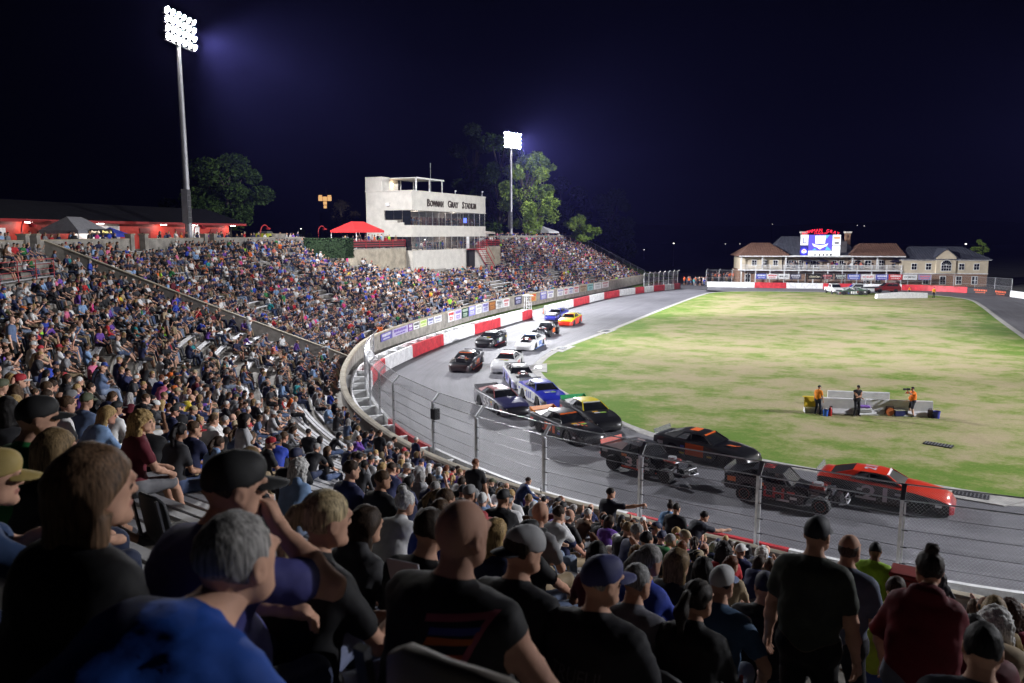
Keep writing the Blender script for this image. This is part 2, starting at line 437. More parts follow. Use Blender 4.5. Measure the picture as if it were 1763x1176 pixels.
# cells on top and behind: back wall, cross ribs, floor
s_near0, s_near1 = bs(870, 563), BC.near(41, 34)
def cells(a, b):
    m = MB(); secs = []
    for s in np.linspace(a, b, max(2, int((b-a)/1.))):
        secs.append([(*BC.at(s, d), z) for d, z in ((1.12, 0), (1.12, BH-.01), (1.24, BH-.01), (1.24, 0))])
    m.loft(secs); m.build('back_wall', white_paint, bar)
    m = MB(); secs = []
    for s in np.linspace(a, b, max(2, int((b-a)/1.))):
        secs.append([(*BC.at(s, d), z) for d, z in ((.265, .35), (.265, .42), (1.115, .42), (1.115, .35))])
    m.loft(secs); m.build('cell_floor', white_paint, bar)
    k = int((b-a)/2.3)
    for i in range(k+1):
        s = a+(b-a)*i/max(1, k); m = MB(); secs = []
        for ds in (-.06, .06): secs.append([(*BC.at(s+ds, d), z) for d, z in ((.262, .425), (.262, BH-.02), (1.117, BH-.02), (1.117, .425))])
        m.loft(secs); m.build('rib', white_paint, bar)
cells(gap_b[1]+.1, s_near1)
# white catwalk block between barrier and stand at the tight left of the turn
sa, sb = BC.near(-9.9, 60), BC.near(-6, 39.5)
m = MB(); secs = []
for s in np.linspace(sa, sb, 30): secs.append([(*BC.at(s, d), z) for d, z in ((1.26, 0), (1.26, .5), (1.9, .5), (1.9, 0))])
m.loft(secs); m.build('catwalk', white_paint, bar)
m = MB(); x, y = BC.at(BC.near(-9.6, 51), 1.6); m.box((x, y, .78), (.9, 4.6, .5), rz=.14); tag(m.build('steel_box', mat('grey_box', (.42, .43, .45), .5, .2), bevel=.02), 'long grey steel box lying on the white catwalk inside the turn', 'box')

# ------------------------------------------------------------------ grandstand: front wall, terrace steps, concourse
SS = np.arange(0, FC.L, .8)
def sweep(prof, s0, s1, step=.8, close=True):
    n = max(2, int((s1-s0)/step)+1); m = MB()
    m.loft([[(*FC.at(s, d), z) for d, z in prof] for s in np.linspace(s0, s1, n)], close=close, cap=close); return m
S_DIV = FC.near(*up(604, 612, 1.9))
fw = thing('front_wall', 'low tan concrete wall with rounded coping along the front of the grandstand', 'wall')
sweep([(0, -.05), (0, WALL_Z-.16), (.22, WALL_Z-.16), (.22, -.05)], 0, S_END+.2).build('wall', concrete, fw)
sweep([(-.07, WALL_Z-.16), (-.09, WALL_Z-.05), (-.03, WALL_Z+.02), (.08, WALL_Z+.04), (.22, WALL_Z+.02), (.29, WALL_Z-.05), (.27, WALL_Z-.16)], 0, S_END+.2).build('coping', concrete_tan, fw, smooth=True)
prof = [(.22, Z0-.3)]
for k in range(NROW+1):
    d = row_d(k) if k else .22
    prof += [(d, row_z(k-1) if k else Z0-.3), (d, row_z(k))]
prof.append((CON_D+.1, CON_Z))
prof = [prof[0]]+prof[2:]
vsn = []
m = MB(); secs = []
for i, s in enumerate(SS):
    secs.append([(*FC.at(min(s, s_end(d)), d), z) for d, z in prof])
m.loft(secs, close=False, cap=False)
tag(m.build('terrace', concrete), kind='structure')
# concourse platform behind the top row
m = MB(); secs = []
for s in np.arange(0, FC.L, 2.):
    secs.append([(*FC.at(min(s, s_end(d)), d), z) for d, z in ((CON_D+.1, CON_Z), (CON_D+14, CON_Z+.0), (CON_D+45, CON_Z+.0), (CON_D+46, -1))])
m.loft(secs, close=False, cap=False); tag(m.build('concourse', concrete), kind='structure')
# end of the stand: closing wall and grassy bank
m = MB(); q = [(*FC.at(s_end(d), d), z) for d, z in prof]
m.add(q+[(p[0], p[1], -.1) for p in q], [(i, i+1, len(q)+i+1, len(q)+i) for i in range(len(q)-1)]); tag(m.build('stand_end_wall', concrete_tan), 'tan concrete end wall closing the far end of the grandstand', 'wall')
m = MB(); secs = []
for u in np.linspace(0, 1, 8):
    r = []
    for d, z in ((0, 1.2), (3, 2.6), (8, 5.2), (14, 7.8), (CON_D, CON_Z+.15), (CON_D+30, CON_Z+.15)):
        x, y = FC.at(s_end(d)+.25, d); tx, ty = FC.tan(S_END); r.append((x+tx*u*26+u*2, y+ty*u*26, (z+.25*(1-u))*(1-.93*u**.8)))
    secs.append(r)
m.loft(secs, close=False, cap=False); tag(m.build('grass_bank', turf, smooth=2), kind='structure')
m = MB(); secs = [[(*FC.at(S_END-14+t*34, d), .012) for d in (-.02, -1.4, -2.6)] for t in np.linspace(0, 1, 8)]; m.loft(secs, close=False, cap=False)
tag(m.build('verge', turf), kind='structure')
m = MB(); secs = [[(*FC.at(s, d), .012) for d in (-.02, -1.6, -2.9)] for s in np.linspace(FC.near(-11, 73), FC.near(9, 129), 40)]; m.loft(secs, close=False, cap=False)
tag(m.build('verge', turf), kind='structure')

# aisles along the front curve
def sd_of(x, y):
    """stand coordinates (s along the front curve, d outward) of a plan point"""
    i = int(np.argmin((FC.p[:, 0]-x)**2+(FC.p[:, 1]-y)**2)); best = None
    for j in range(max(0, i-40), min(len(FC.p), i+40)):
        r = np.array([x, y])-FC.p[j]; al = abs(r @ FC.t[j])
        if best is None or al < best[0]: best = (al, FC.s[j], r @ FC.n[j])
    s = best[1]; lo, hi = s-.6, s+.6
    def g(q): cx, cy_ = FC.at(q); t_ = FC.tan(q); return (x-cx)*t_[0]+(y-cy_)*t_[1]
    if g(lo) > 0 > g(hi):
        for _ in range(24):
            m_ = (lo+hi)/2
            if g(m_) > 0: lo = m_
            else: hi = m_
        s = (lo+hi)/2
    cx, cy_ = FC.at(s); t_ = FC.tan(s); n_ = FC.at(s, 1); return s, (x-cx)*(n_[0]-cx)+(y-cy_)*(n_[1]-cy_)
S_AIS0 = sd_of(2.05, 4.5)[0]
AIS = [S_AIS0-12*i for i in range(1, 5)]+[S_AIS0+d for d in (0, 8.5, 17)]+list(np.arange(S_DIV+.9, S_END, 11.5))
AIS = sorted(a for a in AIS if 0 < a < S_END+8)
def in_aisle(s, d, w=AISLE/2):
    # aisle width is constant in metres, so narrow it in s where the fan spreads
    for a in AIS:
        x0, y0 = FC.at(a, d); x1, y1 = FC.at(s, d)
        if abs(s-a) < 6 and (x1-x0)**2+(y1-y0)**2 < w*w: return True
    return False
stair_m = mat('stair_concrete', (.25, .24, .22), .85, var=.25, nscale=3, bump=.2)
def AIS_W(a):
    i = AIS.index(a); j = min(range(len(AIS)), key=lambda q: abs(AIS[q]-S_AIS0))
    w = {0: 'where the two men stand', 1: 'rising into the near left crowd', 2: 'just short of the sloping dividing wall', -1: 'right of the red hoodie, at the lower right corner', -2: 'beyond the lower right corner', -3: 'far round the turn to the right', -4: 'last round the turn to the right'}
    k = i-j
    return w.get(k) or '%s beyond the sloping dividing wall' % ['', '', '', 'first', 'second', 'third', 'fourth', 'fifth', 'sixth', 'seventh', 'eighth', 'ninth', 'tenth', 'eleventh', 'twelfth', 'thirteenth'][k]
for ia, a in enumerate(AIS):
    st = thing('aisle_stair', 'concrete aisle stair', 'stair')
    st['label'] = 'concrete aisle stair %s' % AIS_W(a); st['group'] = 'aisle stairs in the grandstand'
    m = MB()
    for k in range(NROW):
        x, y = FC.at(a, row_d(k+1)-.19); tx, ty = FC.tan(a)
        m.box((x, y, row_z(k)+RISE/4+.001), (AISLE-.1, .38, RISE/2), rz=math.atan2(ty, tx))
    m.build('steps', stair_m, st)
# benches: one plank bench per row and section, on steel brackets
bench_grp = 'aluminium plank benches of the grandstand'
secs_b = [0]+AIS+[S_END+12]
br = MB(); br.box((0, .0, .19), (.05, .05, .38)); br.box((0, 0, .385), (.06, .26, .03)); bracket_me = br.mesh('bracket', steel)
BENCH_Z = .42
ordn = ['lowest', 'second', 'third', 'fourth', 'fifth', 'sixth', 'seventh', 'eighth', 'ninth', 'tenth', 'eleventh', 'twelfth', 'thirteenth', 'fourteenth', 'fifteenth', 'sixteenth', 'seventeenth', 'eighteenth', 'nineteenth', 'twentieth', 'twenty-first', 'twenty-second', 'top']
def bench_row(k, a, b, where):
    d = row_d(k)+.60
    x0, y0 = FC.at((a+b)/2, d); dist = math.hypot(x0, y0)
    n = max(2, int((b-a)/1.2)+1); m = MB(); z = row_z(k)+BENCH_Z
    for d0, d1 in ((-.15, -.01), (.01, .15)):
        m.loft([[(*FC.at(s, d+dd), z+zz) for dd, zz in ((d0, -.045), (d0, -.012), (d0+.012, 0), (d1-.012, 0), (d1, -.012), (d1, -.045))] for s in np.linspace(a, b, n)])
    o = tag(m.build('bench', alu), 'aluminium plank bench, %s row %s' % (ordn[k], where), 'bench', bench_grp)
    if dist < 45 and 40 > y0 > -3:
        for s in np.linspace(a+.3, b-.3, max(2, int((b-a)/2.)+1)):
            x, y = FC.at(s, d); tx, ty = FC.tan(s)
            ob('bracket', bracket_me, o, (x, y, row_z(k)), math.atan2(ty, tx))
    return o
# ------------------------------------------------------------------ sections of benches
def where_of(s):
    if s < S_AIS0-24: return 'at the outermost right of the turn'
    if s < S_AIS0-12: return 'far right, two sections past the standing men'
    if s < S_AIS0: return 'just right of the aisle with the standing men'
    if s < S_AIS0+8.5: return 'between the standing men and the second aisle'
    if s < S_AIS0+17: return 'in the middle of the near left section'
    if s < S_DIV: return 'just before the sloping dividing wall'
    return ['first', 'second', 'third', 'fourth', 'fifth', 'sixth', 'seventh', 'eighth', 'ninth', 'last', 'last'][min(10, int((s-S_DIV)/11.5))] + ' section beyond the sloping wall'
PB_O = np.array([-13.75, 108.5]); PB_U = np.array([.42, .907]); PB_V = np.array([-.907, .42])
def blocked(s, d):
    """places without benches: press box, platforms, dividing wall, the corner platform at far left"""
    x, y = FC.at(s, d); q = np.array([x, y])-PB_O; u, v = q @ PB_U, q @ PB_V
    if -9 < u < 30 and v > -1.3: return True
    if abs(s-S_DIV) < .5: return True
    return False
BENCHES = []
edges = [max(0, S_AIS0-26)]+[a for a in AIS if a > S_AIS0-26]+[S_END+12]
for i in range(len(edges)-1):
    for k in range(NROW):
        d = row_d(k)+.6; a, b = edges[i], min(edges[i+1], s_end(d)-.3)
        if b-a < 1: continue
        # keep the aisle clear: shrink in s so that the gap is AISLE metres wide at this row
        x0, y0 = FC.at(a, d); x1, y1 = FC.at(a+1, d); e = AISLE/2/max(.3, math.hypot(x1-x0, y1-y0))
        a2, b2 = a+e, b-e
        if a2 < S_DIV < b2: parts = [(a2, S_DIV-.35), (S_DIV+.35, b2)]
        else: parts = [(a2, b2)]
        for (p, q) in parts:
            # trim where blocked
            run = None
            for s in np.arange(p, q+.01, .5):
                if blocked(s, d):
                    if run is not None and s-run > 1.2: BENCHES.append((k, run, s-.5))
                    run = None
                elif run is None: run = s
            if run is not None and q-run > 1.: BENCHES.append((k, run, q))
seen_b = []
for (k, a, b) in BENCHES:
    x, y = FC.at((a+b)/2, row_d(k)); px, py, dp = proj(x, y, row_z(k))
    if y > -2: seen_b.append((math.hypot(x, y), k, a, b))
seen_b.sort()
for dist, k, a, b in seen_b[:300]: bench_row(k, a, b, where_of((a+b)/2))
m = MB()
for dist, k, a, b in seen_b[300:]:
    d = row_d(k)+.6; z = row_z(k)+BENCH_Z
    m.loft([[(*FC.at(s, d+dd), z+zz) for dd, zz in ((-.14, -.04), (-.14, 0), (.14, 0), (.14, -.04))] for s in np.linspace(a, b, max(2, int((b-a)/2.)))])
if m.v: tag(m.build('distant_benches', alu), 'far aluminium benches beyond the press box', 'bench', kind='stuff')

# ------------------------------------------------------------------ sloping dividing wall
dv = thing('dividing_wall', 'sloping concrete dividing wall running down through the grandstand seats', 'wall')
pts = []
for d in np.linspace(.1, CON_D-1.0, 30):
    pts.append((*FC.at(S_DIV+ .06*max(0, d-10)**1.2, d), Z0+RISE/TREAD*(d-D0)+.95))
px_, py_ = FC.at(S_DIV+.06*(CON_D-11)**1.2, CON_D+.3); pts.append((px_, py_, CON_Z+1.05))
def wall_along(pts, th, depth, cap, parent, mw, mc):
    m = MB(); c = MB(); A, B = [], []
    P = [Vector(p) for p in pts]
    for i, p in enumerate(P):
        t = (P[min(i+1, len(P)-1)]-P[max(i-1, 0)]); t.z = 0; t.normalize(); n = Vector((t.y, -t.x, 0))*th/2
        A.append([p-n-Vector((0, 0, depth)), p-n, p+n, p+n-Vector((0, 0, depth))]); n2 = n*1.35
        B.append([p-n2+Vector((0, 0, .002)), p-n2+Vector((0, 0, cap*.7)), p+Vector((0, 0, cap)), p+n2+Vector((0, 0, cap*.7)), p+n2+Vector((0, 0, .002))])
    m.loft(A); c.loft(B)
    m.build('wall', mw, parent); c.build('coping', mc, parent, smooth=True)
wall_along(pts, .24, 1.9, .1, dv, concrete, concrete_tan)

# ------------------------------------------------------------------ parapet of the concourse with gate piers
S_PAR0 = sd_of(*[v for v in (-16.5, 17)])[0]
def par_s(px):
    """arc position where the parapet line is seen at this column of the photograph"""
    best = min(np.arange(0, S_END+10, .25), key=lambda s: abs(proj(*FC.at(s, CON_D+.4), CON_Z+1)[0]-px)+(1e5 if FC.at(s, CON_D+.4)[1] < 6 else 0)); return float(best)
openings = [par_s(x) for x in (48, 234, 360, 478)]
s_pb0 = sd_of(*(PB_O+PB_U*-9+PB_V*3))[0]; s_pb1 = sd_of(*(PB_O+PB_U*30+PB_V*3))[0]
PAR_S = par_s(-60)
spans = []; a = PAR_S
for o_ in openings: spans.append((a, o_-.75)); a = o_+.75
spans += [(a, s_pb0-4), (s_pb1, s_end(CON_D)-1)]
PW = ['at the far left behind the red railing', 'between the first and second gate, before the grey tent', 'below the red concession building', 'below the tall light mast', 'running towards the hedge and press box', 'right of the press box below the far trees']
PAR_T = CON_Z+1.08
for (a, b), w in zip(spans, PW):
    p = thing('parapet', 'grey concrete parapet ' + w, 'wall')
    wall_along([(*FC.at(s, CON_D+.35), PAR_T) for s in np.linspace(a, b, max(2, int((b-a)/1.5)))], .22, 1.7, .09, p, concrete, concrete_tan)
for i, o_ in enumerate(openings):
    for j, e in enumerate((-.75, .75)):
        x, y = FC.at(o_+e*.9, CON_D+.35); t = FC.tan(o_)
        p = thing('gate_pier', 'concrete gate pier on the %s side of the %s concourse opening' % (['near', 'far'][j], ['first', 'second', 'third', 'fourth'][i]), 'pier', (x, y, CON_Z), math.atan2(t[1], t[0]))
        m = MB(); m.box((0, 0, .25), (.55, .55, 2.4)); m.build('shaft', concrete, p, bevel=.015)
        m = MB(); m.box((0, 0, 1.51), (.66, .66, .12)); m.build('cap', concrete_tan, p, bevel=.015)

# ------------------------------------------------------------------ catch fence on the barrier
fence = thing('catch_fence', 'tall galvanised chain link catch fence with cables above the race wall', 'fence')
FD = .32
post_px = [(697, 735), (755, 775), (838, 805), (955, 850), (1108, 880), (1305, 930), (1548, 990)]
ps = [BC.near(*up(*q, 1.)) for q in post_px]
s0 = ps[0]; left = []
n_l = 6; s_left = BC.near(-9.7, 57.5)
left = list(np.linspace(s_left, s0, n_l+1))[:-1]
right = [ps[-1]+3.6*i for i in range(1, 9)]
PS = left+ps+right
FZ0, FZ1 = BH, 3.28
def fpt(s, z, inn=0.): x, y = BC.at(s, FD-inn); return Vector((x, y, z))
ARM = (.34, .36)     # the top leans over the track
post_mats = steel
for s in PS:
    tx, ty = BC.tan(s); x, y = BC.at(s, FD); nx, ny = -ty, tx
    m = MB(); m.box((0, 0, (FZ1+.1)/2+.3), (.085, .085, FZ1-.7)); m.box((.085, .02, (FZ1)/2+.3), (.045, .07, FZ1-.75))
    o = m.build('post', steel, fence); o.location = (x, y, 0); o.rotation_euler = (0, 0, math.atan2(ty, tx))
    m = MB(); a = fpt(s, FZ1-.02); b = fpt(s, FZ1+ARM[1], ARM[0]); m.beam(a, b, .09, .07); m.beam(a+Vector((tx, ty, 0))*.06, b+Vector((tx, ty, 0))*.06, .04, .05); m.build('arm', steel, fence)
    for z in (1.42, 1.9, 2.4, 2.85):
        m = MB(); m.beam(fpt(s, z)+Vector((tx, ty, 0))*.03, fpt(s, z)+Vector((tx, ty, 0))*.2, .03, .03); m.build('cable_clamp', dark_steel, fence)
cable_m = mat('cable_steel', (.3, .3, .32), .4, .8)
for z, inn, r in ((1.42, .05, .011), (1.9, .05, .011), (2.4, .05, .011), (2.85, .05, .011), (FZ1, .0, .022), (FZ1+ARM[1], ARM[0], .022)):
    m = MB(); P = []
    for a, b in zip(PS[:-1], PS[1:]):
        P.append(fpt(a, z, inn))
        if r < .02: mid = (fpt(a, z, inn)+fpt(b, z, inn))/2; mid.z -= .01; P.append(mid)
    P.append(fpt(PS[-1], z, inn)); m.tube(P, r, 6); m.build('rail' if r > .02 else 'cable', steel if r > .02 else cable_m, fence, smooth=True)
wire_m = mat('fence_wire', (.55, .56, .58), .35, .85, var=.1)
def wire_panel(A, B, C, D_, sp, name, r=.0015):
    """chain link between the four corners A-B (bottom) and D-C (top)"""
    m = MB(); W = (B-A).length; Hh = (D_-A).length; ex = (B-A)/W; ez = (D_-A)/Hh; nz = ex.cross(ez)
    sp2 = sp*1.4142
    for sg in (1, -1):
        c = -Hh if sg > 0 else 0
        while c < (W if sg > 0 else W+Hh):
            # line u = c + sg*v
            v0, v1 = 0., Hh
            u0, u1 = c+sg*v0, c+sg*v1
            if sg > 0:
                if u0 < 0: v0 = -c; u0 = 0
                if u1 > W: v1 = W-c; u1 = W
            else:
                if u0 > W: v0 = c-W; u0 = W
                if u1 < 0: v1 = c; u1 = 0
            if v1-v0 > .01:
                p = A+ex*u0+ez*v0+nz*(.003*sg); q = A+ex*u1+ez*v1+nz*(.003*sg); d = (q-p).normalized(); w = d.cross(nz)
                vs = []
                for e in (p, q): vs += [e+w*r, e-w*r*.5+nz*r*.87, e-w*r*.5-nz*r*.87]
                m.add(vs, [(0, 1, 4, 3), (1, 2, 5, 4), (2, 0, 3, 5)])
            c += sp2
    return m.build(name, wire_m, fence)
for a, b in zip(PS[:-1], PS[1:]):
    wire_panel(fpt(a, FZ0+.05, .02), fpt(b, FZ0+.05, .02), fpt(b, FZ1, .02), fpt(a, FZ1, .02), .075, 'mesh_panel')
    wire_panel(fpt(a, FZ1), fpt(b, FZ1), fpt(b, FZ1+ARM[1], ARM[0]), fpt(a, FZ1+ARM[1], ARM[0]), .05, 'overhang_mesh', .0022)
# far fences: beside the gate, behind the far wall
def simple_fence(name, pts, h, label, sp=3.2, cell=.16, bend=True, z0=0.):
    f = thing(name, label, 'fence'); L_ = [Vector((*p, z0)) for p in pts]
    Q = []
    for a, b in zip(L_[:-1], L_[1:]):
        n = max(1, int((b-a).length/sp))
        for i in range(n): Q.append(a.lerp(b, i/n))
    Q.append(L_[-1])
    for p in Q:
        m = MB(); m.tube([p, p+Vector((0, 0, h))]+([p+Vector((.25, -.3, h+.25))] if bend else []), .05, 6); m.build('post', steel, f)
    for z in (h, h*.5, .1):
        m = MB(); m.tube([p+Vector((0, 0, z)) for p in Q], .025, 5); m.build('rail', steel, f)
    global fence
    keep = fence; fence = f
    for a, b in zip(Q[:-1], Q[1:]):
        wire_panel(a+Vector((0, 0, .1)), b+Vector((0, 0, .1)), b+Vector((0, 0, h)), a+Vector((0, 0, h)), cell, 'mesh_panel', .006)
    fence = keep
    return f
simple_fence('gate_fence', [BC.at(s, .7) for s in np.linspace(0, bs(1112, 503), 8)], 3.1, 'chain link fence on the race wall left of the pit gate', 2.4, z0=.3)
simple_fence('far_fence', [BC.at(s, .8) for s in np.linspace(BC.L, BC.near(*up(1283, 497)), 4)], 3.1, 'chain link fence right of the pit gate', 2.8, z0=.3)
simple_fence('fieldhouse_fence', [BC.at(s, .9) for s in np.linspace(BC.near(*up(1285, 497)), BC.near(*up(1763, 510)), 14)], 2.7, 'chain link fence in front of the field house', 4.2, bend=False, cell=.22, z0=.3)
q = [(*FC.at(s_end(d)+.6, d), z+.3) for d, z in zip((.2, 4, 8, 12, 16, CON_D+.5), [row_z((d-D0)/TREAD) for d in (.45, 4, 8, 12, 16, CON_D)])]
bf = thing('bank_fence', 'sloping chain link fence beside the grassy bank at the stand end', 'fence')
Q = []
for a, b in zip(q[:-1], q[1:]):
    for i in range(2): Q.append(Vector(a).lerp(Vector(b), i/2))
Q.append(Vector(q[-1]))
for p in Q: m = MB(); m.tube([p-Vector((0, 0, .3)), p+Vector((0, 0, 1.5))], .035, 6); m.build('post', steel, bf)
for z in (1.5, .05): m = MB(); m.tube([p+Vector((0, 0, z)) for p in Q], .028, 5); m.build('rail', steel, bf)
keep = fence; fence = bf
for a, b in zip(Q[:-1], Q[1:]): wire_panel(a, b, b+Vector((0, 0, 1.5)), a+Vector((0, 0, 1.5)), .14, 'mesh_panel', .005)
fence = keep
# red guard railing of the corner platform at far left
def railing(name, P, label, h=1.05, nb=4, z=None):
    r = thing(name, label, 'railing')
    P = [Vector(p) for p in P]
    for p in P: m = MB(); m.tube([p, p+Vector((0, 0, h))], .03, 6); m.build('post', rail_red, r)
    for i in range(nb):
        m = MB(); m.tube([p+Vector((0, 0, h*(i+1)/nb)) for p in P], .022 if i == nb-1 else .014, 5); m.build('bar', rail_red, r)
    return r
kr = 19
def row_s(px, k): return float(min(np.arange(S_AIS0, S_DIV, .1), key=lambda s: abs(proj(*FC.at(s, row_d(k)), row_z(k)+.8)[0]-px)+(1e5 if FC.at(s, row_d(k))[1] < 4 else 0)))
railing('red_railing', [(*FC.at(s, row_d(kr)+.1), row_z(kr)+.35) for s in np.linspace(row_s(-70, kr), row_s(96, kr), 6)], 'dark red guard railing around the wheelchair platform at the upper left', 1.15)
m = MB(); sa_, sb_ = row_s(-75, kr), row_s(100, kr)
m = sweep([(row_d(kr)-.05, row_z(kr)-.2), (row_d(kr)-.05, row_z(kr)+.35), (CON_D, row_z(kr)+.35), (CON_D, row_z(kr)-.2)], sa_, sb_); tag(m.build('viewing_platform', concrete), 'raised concrete viewing platform behind the red railing at upper left', 'platform')
PLAT = (sa_, sb_, kr)
# ------------------------------------------------------------------ floodlight masts
pole_m = mat('mast_steel', (.30, .30, .32), .5, .5, var=.12, nscale=.6)
lens_m = mat('lamp_lens', (.9, .9, .9), .3, var=0, emit=(1., .96, .9), estr=400)
housing_m = mat('lamp_housing', (.5, .5, .5), .4, .6)
FLOOD_COL = (.93, .94, 1.0)
def floodlight(x, y, ztop, zbase, aim, label, banks, blend=.75, rows=4, cols=6, speaker=True, wid=4.8):
    d = Vector((aim[0]-x, aim[1]-y, 0)).normalized(); rz = math.atan2(d.y, d.x)-PI/2     # local +Y looks at the field
    t = thing('floodlight_mast', label, 'floodlight', (x, y, zbase), rz, 'floodlight masts around the stadium')
    h = ztop-zbase
    m = MB(); m.tube([(0, 0, -.2), (0, 0, h*.5), (0, 0, h+.2)], [.35, .28, .18], 14); m.build('pole', pole_m, t, smooth=True)
    m = MB(); m.lathe([(.62, 0), (.62, .08), (.45, .12)], n=14); m.build('base_plate', pole_m, t)
    hm = MB(); hm.lathe([(.05, -.28), (.2, -.2), (.3, .02), (.31, .1)], n=12, axis='Y'); hm_me = hm.mesh('lamp', housing_m, True)
    lm = MB(); lm.lathe([(.285, .1), (.27, .125), (.0001, .14)], n=12, axis='Y'); lm_me = lm.mesh('lens', lens_m, True)
    for r in range(rows):
        z = h-.2-r*.82; m = MB(); m.box((0, .1, z), (wid+.3, .12, .12)); m.build('cross_arm', pole_m, t)
        for c in range(cols):
            lx = -wid/2+wid*c/(cols-1)
            l = ob('lamp', hm_me, t, (lx, .38, z+.33)); l.rotation_euler = (math.radians(-28), 0, (c-(cols-1)/2)*-.1)
            ob('lens', lm_me, l)
    for k_, (ax, ay, az, w_, cone) in enumerate(banks):
        li = bpy.data.lights.new('flood_light', 'SPOT'); li.energy = w_; li.color = FLOOD_COL; li.spot_size = math.radians(cone); li.spot_blend = blend; li.shadow_soft_size = .6
        lo = ob('flood_light', li, t); lo.location = ((k_-.5*(len(banks)-1))*1.4, 1.25, h-1.3)
        w0 = Matrix.Rotation(rz, 3, 'Z') @ lo.location; wl = Vector((ax-x-w0.x, ay-y-w0.y, az-zbase-w0.z))
        q = wl.to_track_quat('-Z', 'Y'); lo.rotation_euler = (Matrix.Rotation(-rz, 4, 'Z') @ q.to_matrix().to_4x4()).to_euler()
    if speaker:
        m = MB(); m.box((.62, .25, 4.3), (.62, .7, 3.4)); 
        o = m.build('speaker_column', mat('speaker_grey', (.16, .16, .17), .6), t, bevel=.03)
        for i in range(6):
            m = MB(); m.box((.62, .615, 2.9+i*.56), (.54, .03, .5)); m.build('grille', mat('speaker_grille', (.06, .06, .065), .7), o)
    return t
M1 = np.array(FC.at(sd_of(-33, 80)[0], CON_D+2.0)); 
i_ = min(np.arange(0, S_END, .25), key=lambda s: abs(proj(*FC.at(s, CON_D+2.2), CON_Z)[0]-326)+(1e5 if FC.at(s, CON_D)[1] < 6 else 0))
M1 = np.array(FC.at(i_, CON_D+2.2))
i_ = min(np.arange(S_DIV, S_END+8, .25), key=lambda s: abs(proj(*FC.at(s, CON_D+2.2), CON_Z)[0]-880))
M2 = np.array(FC.at(i_, CON_D+2.2))
AX = np.array([.9, -.43]); AX /= np.hypot(*AX)
def top_z(P, py): return upy(881, py, P[1]).z
Z1 = top_z(M1, 30)
KW = 1000.
floodlight(*M1, Z1, CON_Z, (32, 72, 0), 'tall floodlight mast with glaring lamp bank above the red concession building', [(16, 50, 0, 165*KW, 72), (68, 146, -4, 760*KW, 40), (-8, 106, 5, 75*KW, 60), (36, 95, 0, 120*KW, 56)])
floodlight(*M2, top_z(M2, 232), CON_Z, (48, 126, 0), 'distant floodlight mast with bright lamps in front of the lit trees', [(34, 84, 0, 190*KW, 68), (62, 136, 0, 280*KW, 66)])
# the matching masts across the track, right of the picture: they light the crowd from the front
M3 = M1+AX*124; M4 = M2+AX*118
floodlight(*M3, 31, 0, (0, 60, 2), 'floodlight mast across the track, outside the picture to the right', [(-10, 50, 2, 240*KW, 62), (2, 112, 0, 480*KW, 44), (2, 10, 4, 130*KW, 38)], speaker=False)
floodlight(*M4, 31, 0, (0, 105, 3), 'floodlight mast behind the far straight, outside the picture to the right', [(-22, 85, 2, 290*KW, 50), (8, 173, 16, 560*KW, 25)], speaker=False)
# ------------------------------------------------------------------ press box
pb_wall = mat('press_box_concrete', (.55, .525, .47), .85, var=.10, nscale=.9, bump=.15, bscale=6)
glass = mat('dark_glass', (.012, .014, .018), .06, var=0, spec=.8)
glass_clear = mat('clear_glass', (.08, .09, .1), .03, var=0, spec=.7, alpha=.2)
letter_m = mat('bronze_letter', (.06, .045, .035), .5, .3)
inner_m = mat('press_interior', (.16, .14, .13), .8, var=.3)
warm_lamp = mat('warm_lamp', (1, .8, .5), .5, var=0, emit=(1, .75, .45), estr=12)
white_lamp = mat('white_lamp', (1, 1, 1), .5, var=0, emit=(1, .97, .92), estr=14)
PW_, PD_ = 22.4, 7.6
pb = thing('press_box', 'white concrete press box with two glazed storeys and dark wall lettering', 'building', (*PB_O, 0), math.atan2(PB_U[1], PB_U[0]))
# local axes: +X along the front to the right, +Y towards the back
zt, w1t, w1b, w2t, w2b, zb = 16.5, 13.9, 11.85, 10.25, 8.35, 4.5
m = MB(); m.box((PW_/2, PD_/2, (zt+w1t)/2), (PW_, PD_, zt-w1t)); m.box((PW_/2, PD_/2, (w1b+w2t)/2), (PW_, PD_, w1b-w2t)); m.box((PW_/2, PD_/2, (w2b+zb)/2), (PW_, PD_, w2b-zb))
# solid side bays of the left face
m.box((.45+PW_/2-.45, PD_-1.5, (w1t+w1b)/2), (PW_, 3., w1t-w1b)); m.box((PW_/2, PD_-1.5, (w2t+w2b)/2), (PW_, 3., w2t-w2b))
m.box((.6, PD_-4.0, (12.55+w1b)/2), (1.2, 2.0, 12.55-w1b)); m.box((.6, PD_-5.6, (12.2+w1b)/2), (1.2, 1.3, 12.2-w1b))
m.build('wall', pb_wall, pb)
m = MB(); m.box((PW_/2, PD_/2, zt+.06), (PW_+.16, PD_+.16, .12)); m.box((PW_/2, -.03, w1t+.04), (PW_+.1, .1, .1)); m.box((PW_/2, -.03, w2t+.04), (PW_+.1, .1, .08)); m.build('cornice', pb_wall, pb)
m = MB(); m.box((.9, PD_-1.4, 17.5), (1.9, 2.8, 2.1)); m.build('stair_tower', pb_wall, pb)
m = MB(); m.box((PW_/2, PD_-3.1, 12.9), (PW_-1, .1, 2)); m.box((PW_/2, PD_-3.1, 9.3), (PW_-1, .1, 1.9)); m.build('interior', inner_m, pb)
